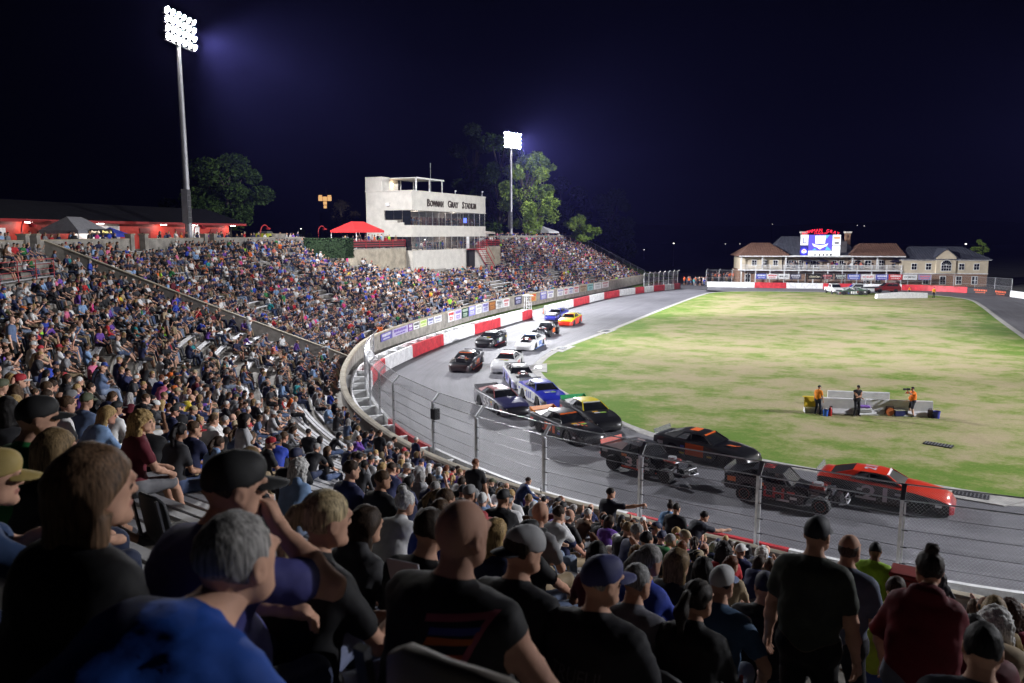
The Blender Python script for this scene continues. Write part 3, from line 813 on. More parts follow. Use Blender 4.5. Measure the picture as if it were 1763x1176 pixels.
for (zb_, zt_) in ((w1b, w1t), (w2b, w2t)):
    for i in range(12):
        x0 = .06+(PW_-.12)*i/12; x1 = .06+(PW_-.12)*(i+1)/12
        p = MB(); p.box(((x0+x1)/2, .1, (zb_+zt_)/2), (x1-x0-.06, .03, zt_-zb_-.04)); p.build('pane', glass_clear, pb)
        q = MB(); q.box((x1, .1, (zb_+zt_)/2), (.05, .08, zt_-zb_)); q.build('mullion', steel, pb)
    for i in range(3):
        p = MB(); p.box((.1, .25+1.4*i+.7, (zb_+zt_)/2 if not (i and zb_ == w1b) else (12.6+zt_)/2), (.03, 1.34, (zt_-zb_-.04) if not (i and zb_ == w1b) else zt_-12.62)); p.build('pane', glass, pb)
# counter with work stations and people behind the glass
for zf, n in ((w1b, 26), (w2b, 26)):
    m = MB(); m.box((PW_/2, 1.0, zf+.45), (PW_-1, .7, .06)); m.build('counter', mat('counter_wood', (.12, .06, .04), .5), pb)
m = MB()
for i in range(16): m.box((1.2+i*1.35, 1.75, w1b+.62), (.5, .5, 1.15), taper=.8)
o = m.build('chair_backs', mat('maroon_vinyl', (.07, .015, .018), .6), pb); o['kind'] = 'stuff'
for i, (x, z) in enumerate(((2.2, 10.0), (7.5, 9.8))):
    m = MB(); m.lathe([(.16, 0), (.16, .03), (.02, .05)], (x, 2.5, z), 10); m.build('ceiling_lamp', white_lamp, pb)
for z, e in ((10.1, 330), (13.7, 190)):
    for x in (5, 16):
        li = bpy.data.lights.new('room_light', 'POINT'); li.energy = e; li.color = (1, .9, .8); li.shadow_soft_size = .4; lo = ob('room_light', li, pb, (x, 2.6, z))
m = MB(); m.box((17.6, 1.2, 12.75), (.9, .05, .75)); m.build('monitor', mat('blue_screen', (.1, .1, .9), .4, var=0, emit=(.12, .2, 1), estr=3), pb)
for t_, x, w, sz in (('BOWMAN', 6.3, 4.6, 1.0), ('GRAY', 11.6, 3.0, 1.0), ('STADIUM', 16.7, 4.6, 1.0)):
    text('lettering', t_[0], 1.45, letter_m, pb, (x-w/2+.32, -.06, 14.98), (PI/2, 0, 0), .03, bold=.035)
    text('lettering', t_[1:], 1.2, letter_m, pb, (x+.42, -.06, 14.9), (PI/2, 0, 0), .03, width=w-.85, bold=.035)
# roof deck
m = MB(); m.box((5.9, 3.2, 18.45), (7.6, 5.4, .1)); m.box((5.9, .48, 18.42), (7.7, .06, .22)); m.build('canopy_roof', mat('canopy_white', (.6, .6, .58), .6), pb)
for x in (2.3, 5.9, 9.5):
    for y in (.7, 5.6):
        m = MB(); m.box((x, y, 17.45), (.14, .14, 1.9)); m.build('canopy_post', white_paint, pb)
m = MB(); m.box((3.2, 5.4, 17.5), (3.4, .1, 1.8)); m.build('deck_wall', pb_wall, pb)
m = MB(); m.lathe([(.13, -.12), (.16, 0), (.1, .12)], (3.2, 5.2, 17.6), 10); m.build('deck_lamp', warm_lamp, pb)
li = bpy.data.lights.new('deck_light', 'POINT'); li.energy = 40; li.color = (1, .75, .5); li.shadow_soft_size = .15; ob('deck_light', li, pb, (3.2, 4.9, 17.6))
m = MB(); m.tube([(7.6, 1.5, 16.6), (7.6, 1.5, 20.6)], [.05, .03], 6); m.tube([(7.6, 1.5, 20.2), (7.6, 1.5, 20.9)], .06, 6); m.build('antenna_mast', steel, pb)
for x, h in ((13., .6), (22., .9)):
    m = MB(); m.tube([(x, .4, zt), (x, .4, zt+h)], .05, 6); m.box((x+.12, .4, zt+h), (.35, .15, .2)); m.build('roof_camera', white_paint, pb)
m = MB(); m.box((-.14, 3.9, 14.7), (.28, .5, .4)); m.build('wall_lamp', white_paint, pb)
# entry stair and balcony at the right end of the front
m = MB(); m.box((17.3, -1., w2b-.1), (3.4, 1.9, .14)); m.build('balcony', rail_red, pb)
m = MB(); m.box((16.6, -.3, 6.3), (1.9, .5, 3.6)); m.build('doorway', black_mat, pb)
for x in np.linspace(15.6, 19, 6): m = MB(); m.box((x, -1.92, w2b+.5), (.05, .05, 1.1)); m.build('rail_post', rail_red, pb)
for z in (.35, .7, 1.05): m = MB(); m.box((17.3, -1.92, w2b+z), (3.4, .04, .05)); m.build('rail_bar', rail_red, pb)
for i in range(9): m = MB(); m.box((19.2+i*.34, -1., w2b-.25-i*.3), (.36, 1.5, .05)); m.build('stair_tread', rail_red, pb)
for y in (-1.8, -.25):
    m = MB(); m.beam((19, y, w2b+1), (22.2, y, w2b-1.8), .05, .06); m.beam((19, y, w2b-.2), (22.2, y, w2b-3), .05, .16); m.build('stair_rail', rail_red, pb)
m = MB(); m.box((16.3, .06, w2b+.95), (.95, .06, 1.85)); m.build('door', white_paint, pb)
# flank platforms
def flank(u0, u1, v0, zf, label):
    t_ = thing('flank_platform', label, 'platform', (*PB_O, 0), math.atan2(PB_U[1], PB_U[0]))
    m = MB(); m.box(((u0+u1)/2, v0+4, (zf+3.5)/2), (u1-u0, 8, zf-3.5)); m.build('wall', concrete_tan, t_)
    m = MB(); m.box(((u0+u1)/2, v0+4, zf+.05), (u1-u0+.1, 8.1, .1)); m.build('deck', concrete, t_)
    for x in np.linspace(u0, u1-.05, 5): m = MB(); m.box((x, v0+.1, zf+.6), (.06, .06, 1.1)); m.build('rail_post', rail_red, t_)
    for z in (.4, .7, 1., 1.15): m = MB(); m.box(((u0+u1)/2, v0+.1, zf+z), (u1-u0, .04, .06)); m.build('rail_bar', rail_red, t_)
    m = MB(); m.box(((u0+u1)/2, v0+.14, zf+.62), (u1-u0-.1, .02, .8)); m.build('rail_mesh', mat('dark_mesh', (.04, .015, .015), .8), t_)
    return t_
flank(-12.5, -.1, 1.0, 8.7, 'tan concrete platform with red railing left of the press box')
flank(PW_+.1, PW_+6.5, .5, 8.5, 'tan concrete platform with red railing right of the press box')
hedge_m = mat('hedge', (.018, .04, .012), .9, var=.5, nscale=8, bump=1, bscale=25)
def tent(name, x, y, z, w, d, h, roofm, label, rz, peak=1.2, kind='canopy'):
    t_ = thing(name, label, 'tent', (x, y, z), rz)
    for i in (-1, 1):
        for j in (-1, 1): m = MB(); m.box((i*w/2*.97, j*d/2*.97, h/2), (.07, .07, h)); m.build('leg', white_paint, t_)
    m = MB(); P = [(-w/2, -d/2, h), (w/2, -d/2, h), (w/2, d/2, h), (-w/2, d/2, h), (-w*.22, 0, h+peak), (w*.22, 0, h+peak)] if w > d*1.3 else [(-w/2, -d/2, h), (w/2, -d/2, h), (w/2, d/2, h), (-w/2, d/2, h), (-.02, 0, h+peak), (.02, 0, h+peak)]
    m.add(P, [(0, 1, 5, 4), (1, 2, 5), (2, 3, 4, 5), (3, 0, 4)]); lo_ = [(p[0], p[1], h-.28) for p in P[:4]]
    m.add(P[:4]+lo_, [(0, 1, 5, 4), (1, 2, 6, 5), (2, 3, 7, 6), (3, 0, 4, 7)]); o = m.build('canopy', roofm, t_)
    md = o.modifiers.new('solid', 'SOLIDIFY'); md.thickness = .03; md.offset = -1
    return t_
rzp = math.atan2(PB_U[1], PB_U[0])
q = PB_O+PB_U*-8.2+PB_V*3.2
tent('red_tent', *q, 8.75, 6.2, 4, 2.35, mat('red_canvas', (.62, .03, .03), .6), 'bright red pop-up canopy tent left of the press box', rzp, 1.15)
q = PB_O+PB_U*(PW_+3.4)+PB_V*2.7
tent('cream_tent', *q, 8.55, 4.6, 3.4, 2.35, mat('cream_canvas', (.5, .42, .36), .7), 'small cream flat canopy right of the press box', rzp, .3)
x, y = FC.at(s_end(CON_D)-12, CON_D+3); tent('white_tent', x, y, CON_Z, 6, 6, 2.0, mat('white_canvas', (.8, .8, .8), .6), 'white peaked tent at the far end of the stand', rzp, 1.3)
m = MB(); a_ = PB_O+PB_U*-16.5+PB_V*1.5; 
hd = thing('hedge', 'clipped green hedge left of the red tent', 'hedge', (*a_, CON_Z-1), rzp)
hm = MB(); hm.box((0, 0, .8), (1.6, 6, 2.2))
# leafy surface: thousands of small leaves over a core
for i in range(2600):
    p = Vector((rnd.uniform(-.9, .9), rnd.uniform(-3.1, 3.1), rnd.uniform(-.3, 2.05)))
    if rnd.random() < .8:
        a = rnd.randrange(3)
        if a == 0: p.x = math.copysign(.86, p.x)
        elif a == 1: p.y = math.copysign(3.06, p.y)
        else: p.z = 1.97
    e1 = Vector((rnd.gauss(0, 1), rnd.gauss(0, 1), rnd.gauss(0, 1))).normalized()*.11; e2 = e1.cross(Vector((rnd.gauss(0, 1), rnd.gauss(0, 1), 1))).normalized()*.07
    hm.add([p-e1, p+e2, p+e1, p-e2], [(0, 1, 2, 3)])
hm.build('foliage', hedge_m, hd)

# ------------------------------------------------------------------ concession building on the concourse (red walls, dark roof)
red_wall = mat('red_wall', (.45, .035, .02), .6, var=.15, nscale=2)
roof_dark = mat('dark_roof', (.010, .010, .014), .95, var=.3, nscale=2, bump=.3, bscale=8, spec=.1)
fascia_m = mat('red_fascia', (.30, .02, .02), .5)
con = thing('concession_building', 'long red concession building with dark shingle roof at the back of the concourse', 'building')
def cs(px, d):
    return float(min(np.arange(0, S_END, .25), key=lambda s: abs(proj(*FC.at(s, d), 10.5)[0]-px)+(1e5 if FC.at(s, d)[1] < 6 else 0)))
CD = CON_D+8.5
sA, sB = cs(-70, CD), cs(424, CD-1.4)
def csweep(prof, a, b, step=2.):
    n = max(2, int((b-a)/step)+1); m = MB(); m.loft([[(*FC.at(s, d), z) for d, z in prof] for s in np.linspace(a, b, n)]); return m
EZ = 11.75
csweep([(CD, CON_Z), (CD, EZ+.1), (CD+8, EZ+.1), (CD+8, CON_Z)], sA, sB-1.3).build('wall', red_wall, con)
csweep([(CD-1.5, EZ), (CD-1.5, EZ+.16), (CD+4.2, EZ+2.0), (CD+9.5, EZ+.16), (CD+9.5, EZ)], sA, sB).build('roof', roof_dark, con)
csweep([(CD-1.56, EZ-.1), (CD-1.56, EZ+.14), (CD-1.502, EZ+.14), (CD-1.502, EZ-.1)], sA, sB).build('fascia', fascia_m, con)
csweep([(CD-1.49, EZ-.06), (CD-1.49, EZ-.02), (CD-.01, EZ-.02), (CD-.01, EZ-.06)], sA, sB).build('soffit', mat('soffit', (.35, .05, .04), .7), con)
def con_box(px, w, z0, z1, m_, name, dd=-.04, th=.06):
    s = cs(px, CD+dd); x, y = FC.at(s, CD+dd); t_ = FC.tan(s); b = MB(); b.box((x, y, (z0+z1)/2), (w, th, z1-z0), rz=math.atan2(t_[1], t_[0])); return b.build(name, m_, con)
serve_m = mat('serving_white', (.75, .74, .72), .6)
con_box(168, 6.6, CON_Z+.0, EZ-.1, serve_m, 'white_bay')
for px, w in ((85, 2.0), (250, 1.6), (312, 2.2), (370, 1.4)): con_box(px, w, CON_Z, EZ-.5, mat('dark_red_door', (.22, .015, .012), .5), 'door')
con_box(336, 1.5, CON_Z, EZ-.2, serve_m, 'white_column', -.1)
con_box(4, 1.2, CON_Z+.2, EZ-.6, serve_m, 'poster_board')
for px, pw in ((50, 70), (283, 70), (402, 60), (150, 110), (172, 60), (335, 30)):
    s = cs(px, CD-.7); x, y = FC.at(s, CD-.75); t_ = FC.tan(s)
    m = MB(); m.box((x, y, EZ-.12), (.7, .2, .08), rz=math.atan2(t_[1], t_[0])); m.build('soffit_lamp', white_lamp, con)
    li = bpy.data.lights.new('soffit_light', 'POINT'); li.energy = pw*.6; li.color = (1, .93, .85); li.shadow_soft_size = .15; ob('soffit_light', li, con, (x, y, EZ-.35))
# arched red brackets (loudspeaker arms) along the concourse
for i, px in enumerate((36, 336, 448, 548)):
    x, y = FC.at(cs(px, CON_D+2.6), CON_D+2.6); t_ = FC.tan(cs(px, CON_D+2.6)); tv = Vector((t_[0], t_[1], 0)); b = Vector((x, y, CON_Z))
    a_ = thing('arched_lamp_arm', 'curved red steel lamp arm %s' % ['left of the grey tent', 'beside the light mast foot', 'right of the concession building', 'before the hedge'][i], 'lamp post', (x, y, CON_Z))
    m = MB(); m.tube([(0, 0, 0)]+[tuple(tv*(.9-.9*math.cos(v))+Vector((0, 0, 1.7+.9*math.sin(v)))) for v in np.linspace(0, PI*.8, 9)], .06, 7); m.build('arm', rail_red, a_, smooth=True)
    m = MB(); e = tv*(.9-.9*math.cos(PI*.8)); m.lathe([(.22, -.1), (.3, .06), (.05, .16)], (e.x, e.y, 1.7+.9*math.sin(PI*.8)-.06), 10); m.build('lamp_shade', rail_red, a_)
# grey vendor tent with menu boards
s = cs(140, CON_D+4.2); x, y = FC.at(s, CON_D+4.6); t_ = FC.tan(s); rzt = math.atan2(t_[1], t_[0])
tt = tent('vendor_tent', x, y, CON_Z, 4.6, 3.4, 1.85, mat('grey_canvas', (.2, .2, .22), .8), 'grey peaked vendor tent with lit menu boards on the concourse', rzt, 1.15)
mb_m = mat('menu_board', (.015, .012, .012), .6)
for i, (x_, w, t1, c) in enumerate(((-.2, 1.5, 'Pretzels', (1, .8, .6)), (1.5, 1.7, 'Pretzels', (1, .85, .3)))):
    # the track lies on the local +Y side when the curve runs away from the camera
    sgn = 1 if (Matrix.Rotation(rzt, 3, 'Z') @ Vector((0, 1, 0))).dot(Vector((-FC.at(s, 1)[0]+FC.at(s, 0)[0], -FC.at(s, 1)[1]+FC.at(s, 0)[1], 0))) > 0 else -1
    m = MB(); m.box((-x_*sgn, sgn*1.9, 1.72), (w, .06, .5)); bo = m.build('menu_board', mb_m, tt)
    te = text('menu_text', t1, .3, mat('menu_text%d' % i, c, .5, var=0, emit=c, estr=1.4), bo, (-x_*sgn, sgn*1.945, 1.72), (PI/2, 0, PI if sgn > 0 else 0), .004, width=w*.8)
x, y = FC.at(cs(196, CON_D+4.2), CON_D+4.4); tent('blue_umbrella_tent', x, y, CON_Z, 2.2, 2.2, 1.55, mat('blue_canvas', (.03, .05, .4), .7), 'small blue canopy beside the grey vendor tent', rzt, .6)
# yellow-green vehicle-like kiosk roof at the right end of the concourse
x, y = FC.at(cs(456, CON_D+5), CON_D+5); k_ = thing('kiosk', 'small yellow green kiosk on the concourse behind the parapet', 'kiosk', (x, y, CON_Z), rzt)
m = MB(); m.box((0, 0, .8), (2.6, 1.6, 1.6)); m.build('body', mat('kiosk_yellow', (.35, .38, .03), .5), k_, bevel=.1)
m = MB(); m.box((0, 0, 1.72), (2.2, 1.3, .3), taper=.8); m.build('roof', dark_steel, k_)
m = MB(); m.box((0, -.82, 1.05), (1.8, .05, .5)); m.build('window', glass, k_)

# ------------------------------------------------------------------ field house
siding = mat('cream_siding', (.58, .50, .37), .75, var=.1, nscale=.8)
brick_m = mat('brown_brick', (.26, .155, .10), .85, var=.25, nscale=6, bump=.2)
roof_red = mat('copper_roof', (.165, .092, .065), .5, .1, var=.18, nscale=1.5)
roof_grey = mat('slate_metal_roof', (.075, .08, .10), .45, .2, var=.2, nscale=1.5)
FA = np.array([47.6, 163.4]); FB = np.array([99.0, 158.0]); fu = (FB-FA)/np.hypot(*(FB-FA))
fh = thing('field_house', 'long two storey field house with copper and slate roofs, balcony and brick base', 'building', (*FA, 0), math.atan2(fu[1], fu[0]))
def fx(px):
    """local x of the field house at this column of the photograph"""
    k = (px-881.5)/F_PIX; c = math.cos(PITCH); best = None
    for t_ in np.arange(-2, 60, .05):
        p = FA+fu*t_; q = proj(p[0], p[1], 5)[0]
        if best is None or abs(q-px) < best[0]: best = (abs(q-px), t_)
    return best[1]
x0, x1, x2, x3, x4 = fx(1276), fx(1353), fx(1468), fx(1553), fx(1702)
def hip(m, xa, xb, ya, yb, z0, z1, ha, mi=0, hb=None):
    hb = ha if hb is None else hb; yc = (ya+yb)/2
    m.add([(xa, ya, z0), (xb, ya, z0), (xb, yb, z0), (xa, yb, z0), (xa+ha, yc, z1), (xb-hb, yc, z1), (xa, ya, z0-.15), (xb, ya, z0-.15), (xb, yb, z0-.15), (xa, yb, z0-.15)], [(0, 1, 5, 4), (1, 2, 5), (2, 3, 4, 5), (3, 0, 4), (6, 7, 1, 0), (7, 8, 2, 1), (8, 9, 3, 2), (9, 6, 0, 3), (9, 8, 7, 6)], mi)
def seams(m, xa, xb, ya, yc, z0, z1, ha, hb, n):
    for i in range(1, n):
        x = xa+(xb-xa)*i/n; f = 1.
        if x < xa+ha: f = (x-xa)/ha
        if x > xb-hb: f = (xb-x)/hb
        m.beam((x, ya, z0+.03), (x, ya+(yc-ya)*f, z0+(z1-z0)*f+.03), .05, .06)
EZ2 = 5.95; BZ = 3.2
m = MB(); m.box(((x0+x1)/2, 6, (EZ2+BZ)/2), (x1-x0-.6, 8, EZ2-BZ)); m.build('upper_wall', siding, fh)
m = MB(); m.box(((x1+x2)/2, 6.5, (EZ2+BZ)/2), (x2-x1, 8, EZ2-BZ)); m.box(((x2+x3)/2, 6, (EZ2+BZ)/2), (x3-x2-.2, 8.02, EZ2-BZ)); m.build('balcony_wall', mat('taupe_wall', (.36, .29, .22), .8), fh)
m = MB(); m.box(((x0+x3)/2, 6.2, BZ/2), (x3-x0, 8, BZ-.2)); m.build('brick_base', brick_m, fh)
m = MB(); hip(m, x0-.6, x1+.9, -.6, 9.5, EZ2+.2, 8.75, 3.4); seams(m, x0-.6, x1+.9, -.6, 4.45, EZ2+.2, 8.75, 3.4, 3.4, 22); r1 = m.build('copper_roof', roof_red, fh)
m = MB(); hip(m, x2-.6, x3+.6, -.6, 9.5, EZ2+.2, 8.65, 3.2, hb=.3); seams(m, x2-.6, x3+.6, -.6, 4.45, EZ2+.2, 8.65, 3.2, .3, 24); m.build('copper_roof', roof_red, fh)
m = MB(); hip(m, x1-2.5, x2+2.2, 2., 12.5, EZ2+.2, 10.1, 3.); seams(m, x1-2.5, x2+2.2, 2., 7.25, EZ2+.2, 10.1, 3, 3, 26); m.build('slate_roof', roof_grey, fh)
m = MB(); m.box(((x1+x2)/2, 1.2, EZ2+.1), (x2-x1, 3.5, .3)); m.build('entablature', white_paint, fh)
m = MB(); m.box(((x0+x3)/2, -.55, EZ2+.08), (x3-x0+1, .2, .22)); m.build('gutter', white_paint, fh)
m = MB(); m.box(((x0+x3)/2, .9, BZ-.08), (x3-x0+.3, 2.7, .22)); m.build('balcony_floor', white_paint, fh)
for xx in np.linspace(x0+.1, x3-.1, 12):
    m = MB(); m.box((xx, -.35, BZ+.55), (.12, .12, 1.1)); m.build('rail_post', white_paint, fh)
    m = MB(); m.box((xx, -.3, BZ/2-.1), (.2, .2, BZ-.3)); m.build('balcony_post', white_paint, fh)
m = MB(); m.box(((x0+x3)/2, -.35, BZ+1.02), (x3-x0, .1, .08)); m.build('handrail', white_paint, fh)
bal = MB(); bal.box((0, 0, 0), (.05, .05, .85)); bal_me = bal.mesh('baluster', white_paint)
for i in range(170): ob('baluster', bal_me, fh, (x0+.2+(x3-x0-.4)*i/169, -.35, BZ+.55))
for xx in (x0+.1, fx(1313), fx(1511), x1, x2): m = MB(); m.box((xx, .2, (EZ2+BZ)/2), (.28, .28, EZ2-BZ)); m.build('column', white_paint, fh)
frame_m = mat('window_frame_white', (.78, .78, .76), .5)
pane_m = mat('window_pane_dark', (.01, .012, .02), .1, var=0, spec=.8)
def window(px, z, w, h, y, arch=False, par=None, nx=2, nz=2):
    xx = fx(px) if px > 200 else px; par = par or fh
    m = MB(); m.box((xx, y-.04, z), (w+.16, .08, h+.16)); wi = m.build('window', frame_m, par)
    for i in range(nx):
        for j in range(nz):
            p = MB(); pw_, ph_ = w/nx, h/nz; p.box((xx-w/2+pw_*(i+.5), y-.07, z-h/2+ph_*(j+.5)), (pw_-.07, .05, ph_-.07)); p.build('pane', pane_m, wi)
    if arch:
        for k in range(6):
            a0, a1 = PI*k/6, PI*(k+1)/6; p = MB(); c = (xx, z+h/2+.06); R1 = w/2
            pts_ = [(c[0]+.12*math.cos((a0+a1)/2), c[1]+.12*math.sin((a0+a1)/2)), (c[0]+R1*math.cos(a0+.03), c[1]+R1*math.sin(a0+.03)), (c[0]+R1*math.cos((a0+a1)/2)*1.01, c[1]+R1*math.sin((a0+a1)/2)*1.01), (c[0]+R1*math.cos(a1-.03), c[1]+R1*math.sin(a1-.03))]
            p.prism(pts_, 'Y', y-.10, y-.05); p.build('pane', pane_m, wi)
        f_ = MB(); f_.prism([(xx+(w/2+.12)*math.cos(a), z+h/2+.04+(w/2+.12)*math.sin(a)) for a in np.linspace(0, PI, 14)], 'Y', y-.045, y-.005); f_.build('arch_frame', frame_m, wi)
for px in (1302, 1320, 1339): window(px, 4.55, .95, 1.15, 1.98)
for px in (1363, 1372, 1385, 1405, 1412, 1443, 1455): window(px, 4.35, .9, 1.5, 2.48)
for px in (1482, 1500): window(px, 4.5, 1.2, 1.3, 1.98)
window(1523, 4.25, .9, 1.9, 1.98, nz=3)
for px in (1292, 1500, 1520): window(px, 1.35, 1., 1.6, 2.18)
# right block
EZ3 = 5.35; RZ = x3+.05
m = MB(); m.box(((RZ+x4)/2, 5., (EZ3+2.55)/2), (x4-RZ, 10, EZ3-2.55)); m.build('siding_wall', siding, fh)
m = MB(); m.box(((RZ+x4)/2, 5.02, 1.28), (x4-RZ-.1, 10, 2.55)); m.build('brick_wall', brick_m, fh)
m = MB(); m.box(((RZ+x4)/2, 0-.05, 2.6), (x4-RZ+.1, .18, .2)); m.box(((RZ+x4)/2, -.3, EZ3+.05), (x4-RZ+.8, .3, .22)); m.build('belt_course', white_paint, fh)
m = MB(); hip(m, RZ-.5, x4+.5, -.5, 10.5, EZ3+.2, 8.0, 3.6, hb=3.6); seams(m, RZ-.5, x4+.5, -.5, 5, EZ3+.2, 8.0, 3.6, 3.6, 34); m.build('slate_roof', roof_grey, fh)
gx = fx(1628); m = MB(); m.prism([(gx-1.9, 2.7), (gx+1.9, 2.7), (gx+1.9, EZ3+.5), (gx+.9, EZ3+1.5), (gx, EZ3+2.05), (gx-.9, EZ3+1.5), (gx-1.9, EZ3+.5)], 'Y', -.45, 4); m.build('gable', siding, fh)
m = MB()
for sg in (-1, 1): m.add([(gx+sg*2.2, -.55, EZ3+.55), (gx, -.55, EZ3+2.25), (gx, 4.5, EZ3+2.25), (gx+sg*2.2, 4.5, EZ3+.55)], [(0, 1, 2, 3)])
o = m.build('gable_roof', roof_grey, fh); md = o.modifiers.new('solid', 'SOLIDIFY'); md.thickness = .12
for px in (1574, 1599, 1656, 1682): window(px, 4.0, 1., 1.25, -.02)
window(1628, 3.75, 1.9, 1.15, -.47, True, nx=4)
for px in (1596, 1625, 1653, 1680): window(px, 1.25, 1.05, 1.6, -.02+.02)
for px in (1375, 1451):
    xx = fx(px)+(px-881.5)/F_PIX*6; m = MB(); m.box((xx, 6, 9.6), (1.0, 1.0, 2.6)); ch = m.build('chimney', brick_m, fh); m = MB(); m.box((xx, 6, 10.95), (1.3, 1.3, .35)); m.build('chimney_cap', pb_wall, ch)
m = MB(); xx = fx(1458); m.box((xx, 3.2, 7.6), (1.35, .8, 2.9)); m.build('flue_cabinet', mat('grey_metal', (.3, .3, .33), .5, .4), fh)
# patio umbrellas folded on the balcony
for i, px in enumerate((1393, 1420, 1545)):
    xx = fx(px); u_ = thing('patio_umbrella', 'dark patio umbrella on the field house balcony %s' % ['left of the scoreboard post', 'under the scoreboard', 'at the right end'][i], 'umbrella', tuple(FA+fu*xx+np.array([.1, .9]))+(BZ+.03,), 0)
    m = MB(); m.tube([(0, 0, 0), (0, 0, 2.1)], .03, 6); m.build('pole', dark_steel, u_)
    m = MB(); m.lathe([(1.2, 1.7), (.8, 1.92), (.02, 2.15)], n=8); m.build('canopy', mat('umbrella_navy', (.02, .02, .05), .8), u_)
# scoreboard
sb = thing('scoreboard', 'lit scoreboard on the field house roof with red arched lettering above', 'scoreboard', (*FA, 0), math.atan2(fu[1], fu[0]))
xa, xb = fx(1377), fx(1446); yb = .2; zb_, zt_ = 5.85, 10.45; W_ = xb-xa
m = MB(); m.box(((xa+xb)/2, yb+.3, (zb_+zt_)/2), (W_, .5, zt_-zb_)); m.build('cabinet', dark_steel, sb)
def em(name, c, e): return mat(name, c, .5, var=0, emit=c, estr=e)
white_e = em('panel_white', (.8, .82, .85), .75); blue_e = em('screen_blue', (.09, .07, .52), 1.0); navy_e = em('panel_navy', (.02, .02, .20), .8); teal_e = em('screen_teal', (.1, .42, .6), .7)
def sp(u0, u1, v0, v1, m_, name='panel', dy=.0, par=None):
    m = MB(); m.box((xa+W_*(u0+u1)/2, yb+.03-dy, zb_+(zt_-zb_)*(v0+v1)/2), (W_*(u1-u0)*.985, .06, (zt_-zb_)*(v1-v0)*.985)); return m.build(name, m_, par or sb)
scr = sp(.20, .79, .30, 1, blue_e, 'video_screen'); sp(0, .195, .53, 1, white_e); sp(0, .195, 0, .51, navy_e); sp(.795, 1, .52, 1, white_e); sp(.795, 1, 0, .50, white_e); sp(.20, .79, 0, .29, white_e, 'score_panel')
P_ = lambda u, v: (xa+W_*u, zb_+(zt_-zb_)*v)
for pts_ in ([(.62, .31), (.78, .31), (.66, .5)], [(.64, .8), (.72, .99), (.60, .99)], [(.3, .31), (.42, .31), (.36, .4)]):
    m = MB(); m.prism([P_(*q) for q in pts_], 'Y', yb-.045, yb-.035); m.build('graphic', teal_e, scr)
# abstract wing emblem of the screen: plain white shapes
for pts_ in ([(.37, .60), (.61, .60), (.63, .96), (.36, .96)], [(.29, .62), (.37, .56), (.49, .54), (.61, .56), (.69, .62), (.66, .5), (.55, .42), (.49, .34), (.43, .42), (.32, .5)]):
    m = MB(); m.prism([P_(*q) for q in pts_], 'Y', yb-.06, yb-.05); m.build('emblem', white_e, scr)
for pts_ in ([(.43, .57), (.55, .57), (.53, .55), (.45, .55)], [(.40, .84), (.42, .84), (.43, .79), (.40, .79)], [(.56, .79), (.58, .84), (.6, .84), (.57, .78)]):
    m = MB(); m.prism([P_(*q) for q in pts_], 'Y', yb-.072, yb-.062); m.build('emblem_mark', mat('ink', (.03, .03, .07), .6), scr)
for u in (.36, .47, .57, .66, .75): sp(u, u+.035, .02, .15, black_mat, 'digit_slot', .04)
def roundel(u, v, r, m_, dy): 
    c = P_(u, v); m = MB(); m.prism([(c[0]+r*math.cos(a), c[1]+r*math.sin(a)) for a in np.linspace(0, 2*PI, 24, endpoint=False)], 'Y', yb-dy, yb-dy+.01); m.build('roundel', m_, sb)
roundel(.097, .255, .80, em('ring_blue', (.03, .03, .5), .8), .05); roundel(.097, .255, .5, white_e, .062)
for v0, c in ((.31, (.6, .03, .05)), (.18, (.03, .04, .5))):
    m = MB(); c0 = P_(.097, v0); m.prism([(c0[0]-.33, c0[1]-.08), (c0[0]+.33, c0[1]-.08), (c0[0]+.3, c0[1]+.1), (c0[0]-.3, c0[1]+.1)], 'Y', yb-.075, yb-.065); m.build('band', em('band%d' % (v0*100), c, .8), sb)
text('roundel_text', 'PEPSI', .3, mat('navy_text', (.02, .02, .2), .5), sb, (P_(.097, .245)[0], yb-.07, P_(.097, .245)[1]), (PI/2, 0, 0), .004)
for v, c in ((.86, (.6, .2, .05)),): 
    m = MB(); c0 = P_(.9, v); m.box((c0[0], yb-.04, c0[1]), (1.25, .02, .35)); m.build('logo_bar', em('logo_amber', c, .7), sb)
m = MB(); c0 = P_(.9, .64); m.box((c0[0], yb-.04, c0[1]), (.9, .02, .5)); m.build('logo_block', mat('logo_grey', (.3, .3, .33), .5), sb)
m = MB(); c0 = P_(.097, .74); m.box((c0[0]-.25, yb-.04, c0[1]), (.18, .02, 1.1)); m.box((c0[0]+.05, yb-.041, c0[1]-.46), (.7, .02, .18)); m.build('logo_corner', mat('logo_blue', (.15, .15, .4), .5), sb)
m = MB(); c0 = P_(.9, .26); m.box((c0[0], yb-.04, c0[1]), (.7, .02, .1)); m.build('logo_line', mat('logo_grey', (.3, .3, .33), .5), sb)
red_e = mat('red_neon', (.9, .02, .05), .4, var=0, emit=(1., .03, .07), estr=1.1)
s_ = 'BOWMAN GRAY'; cx = (xa+xb)/2; Rr = 9.0; tot = 1.22*5.9/Rr
for i, ch_ in enumerate(s_):
    if ch_ == ' ': continue
    a = (i-(len(s_)-1)/2)/(len(s_)-1)*tot*.98; 
    text('letter', ch_, .9, red_e, sb, (cx+Rr*math.sin(a), yb+.25, 10.45-Rr+1.0+Rr*math.cos(a)-.12), (PI/2, a, 0), .05, bold=0)
text('letter_row', 'STADIUM', .5, red_e, sb, (cx, yb+.25, 10.72), (PI/2, 0, 0), .05, width=2.6)
for x_ in (xa+1.2, cx, xb-1.2): m = MB(); m.box((x_, yb+.5, 10.7), (.08, .08, 1.0)); m.build('sign_support', dark_steel, sb)
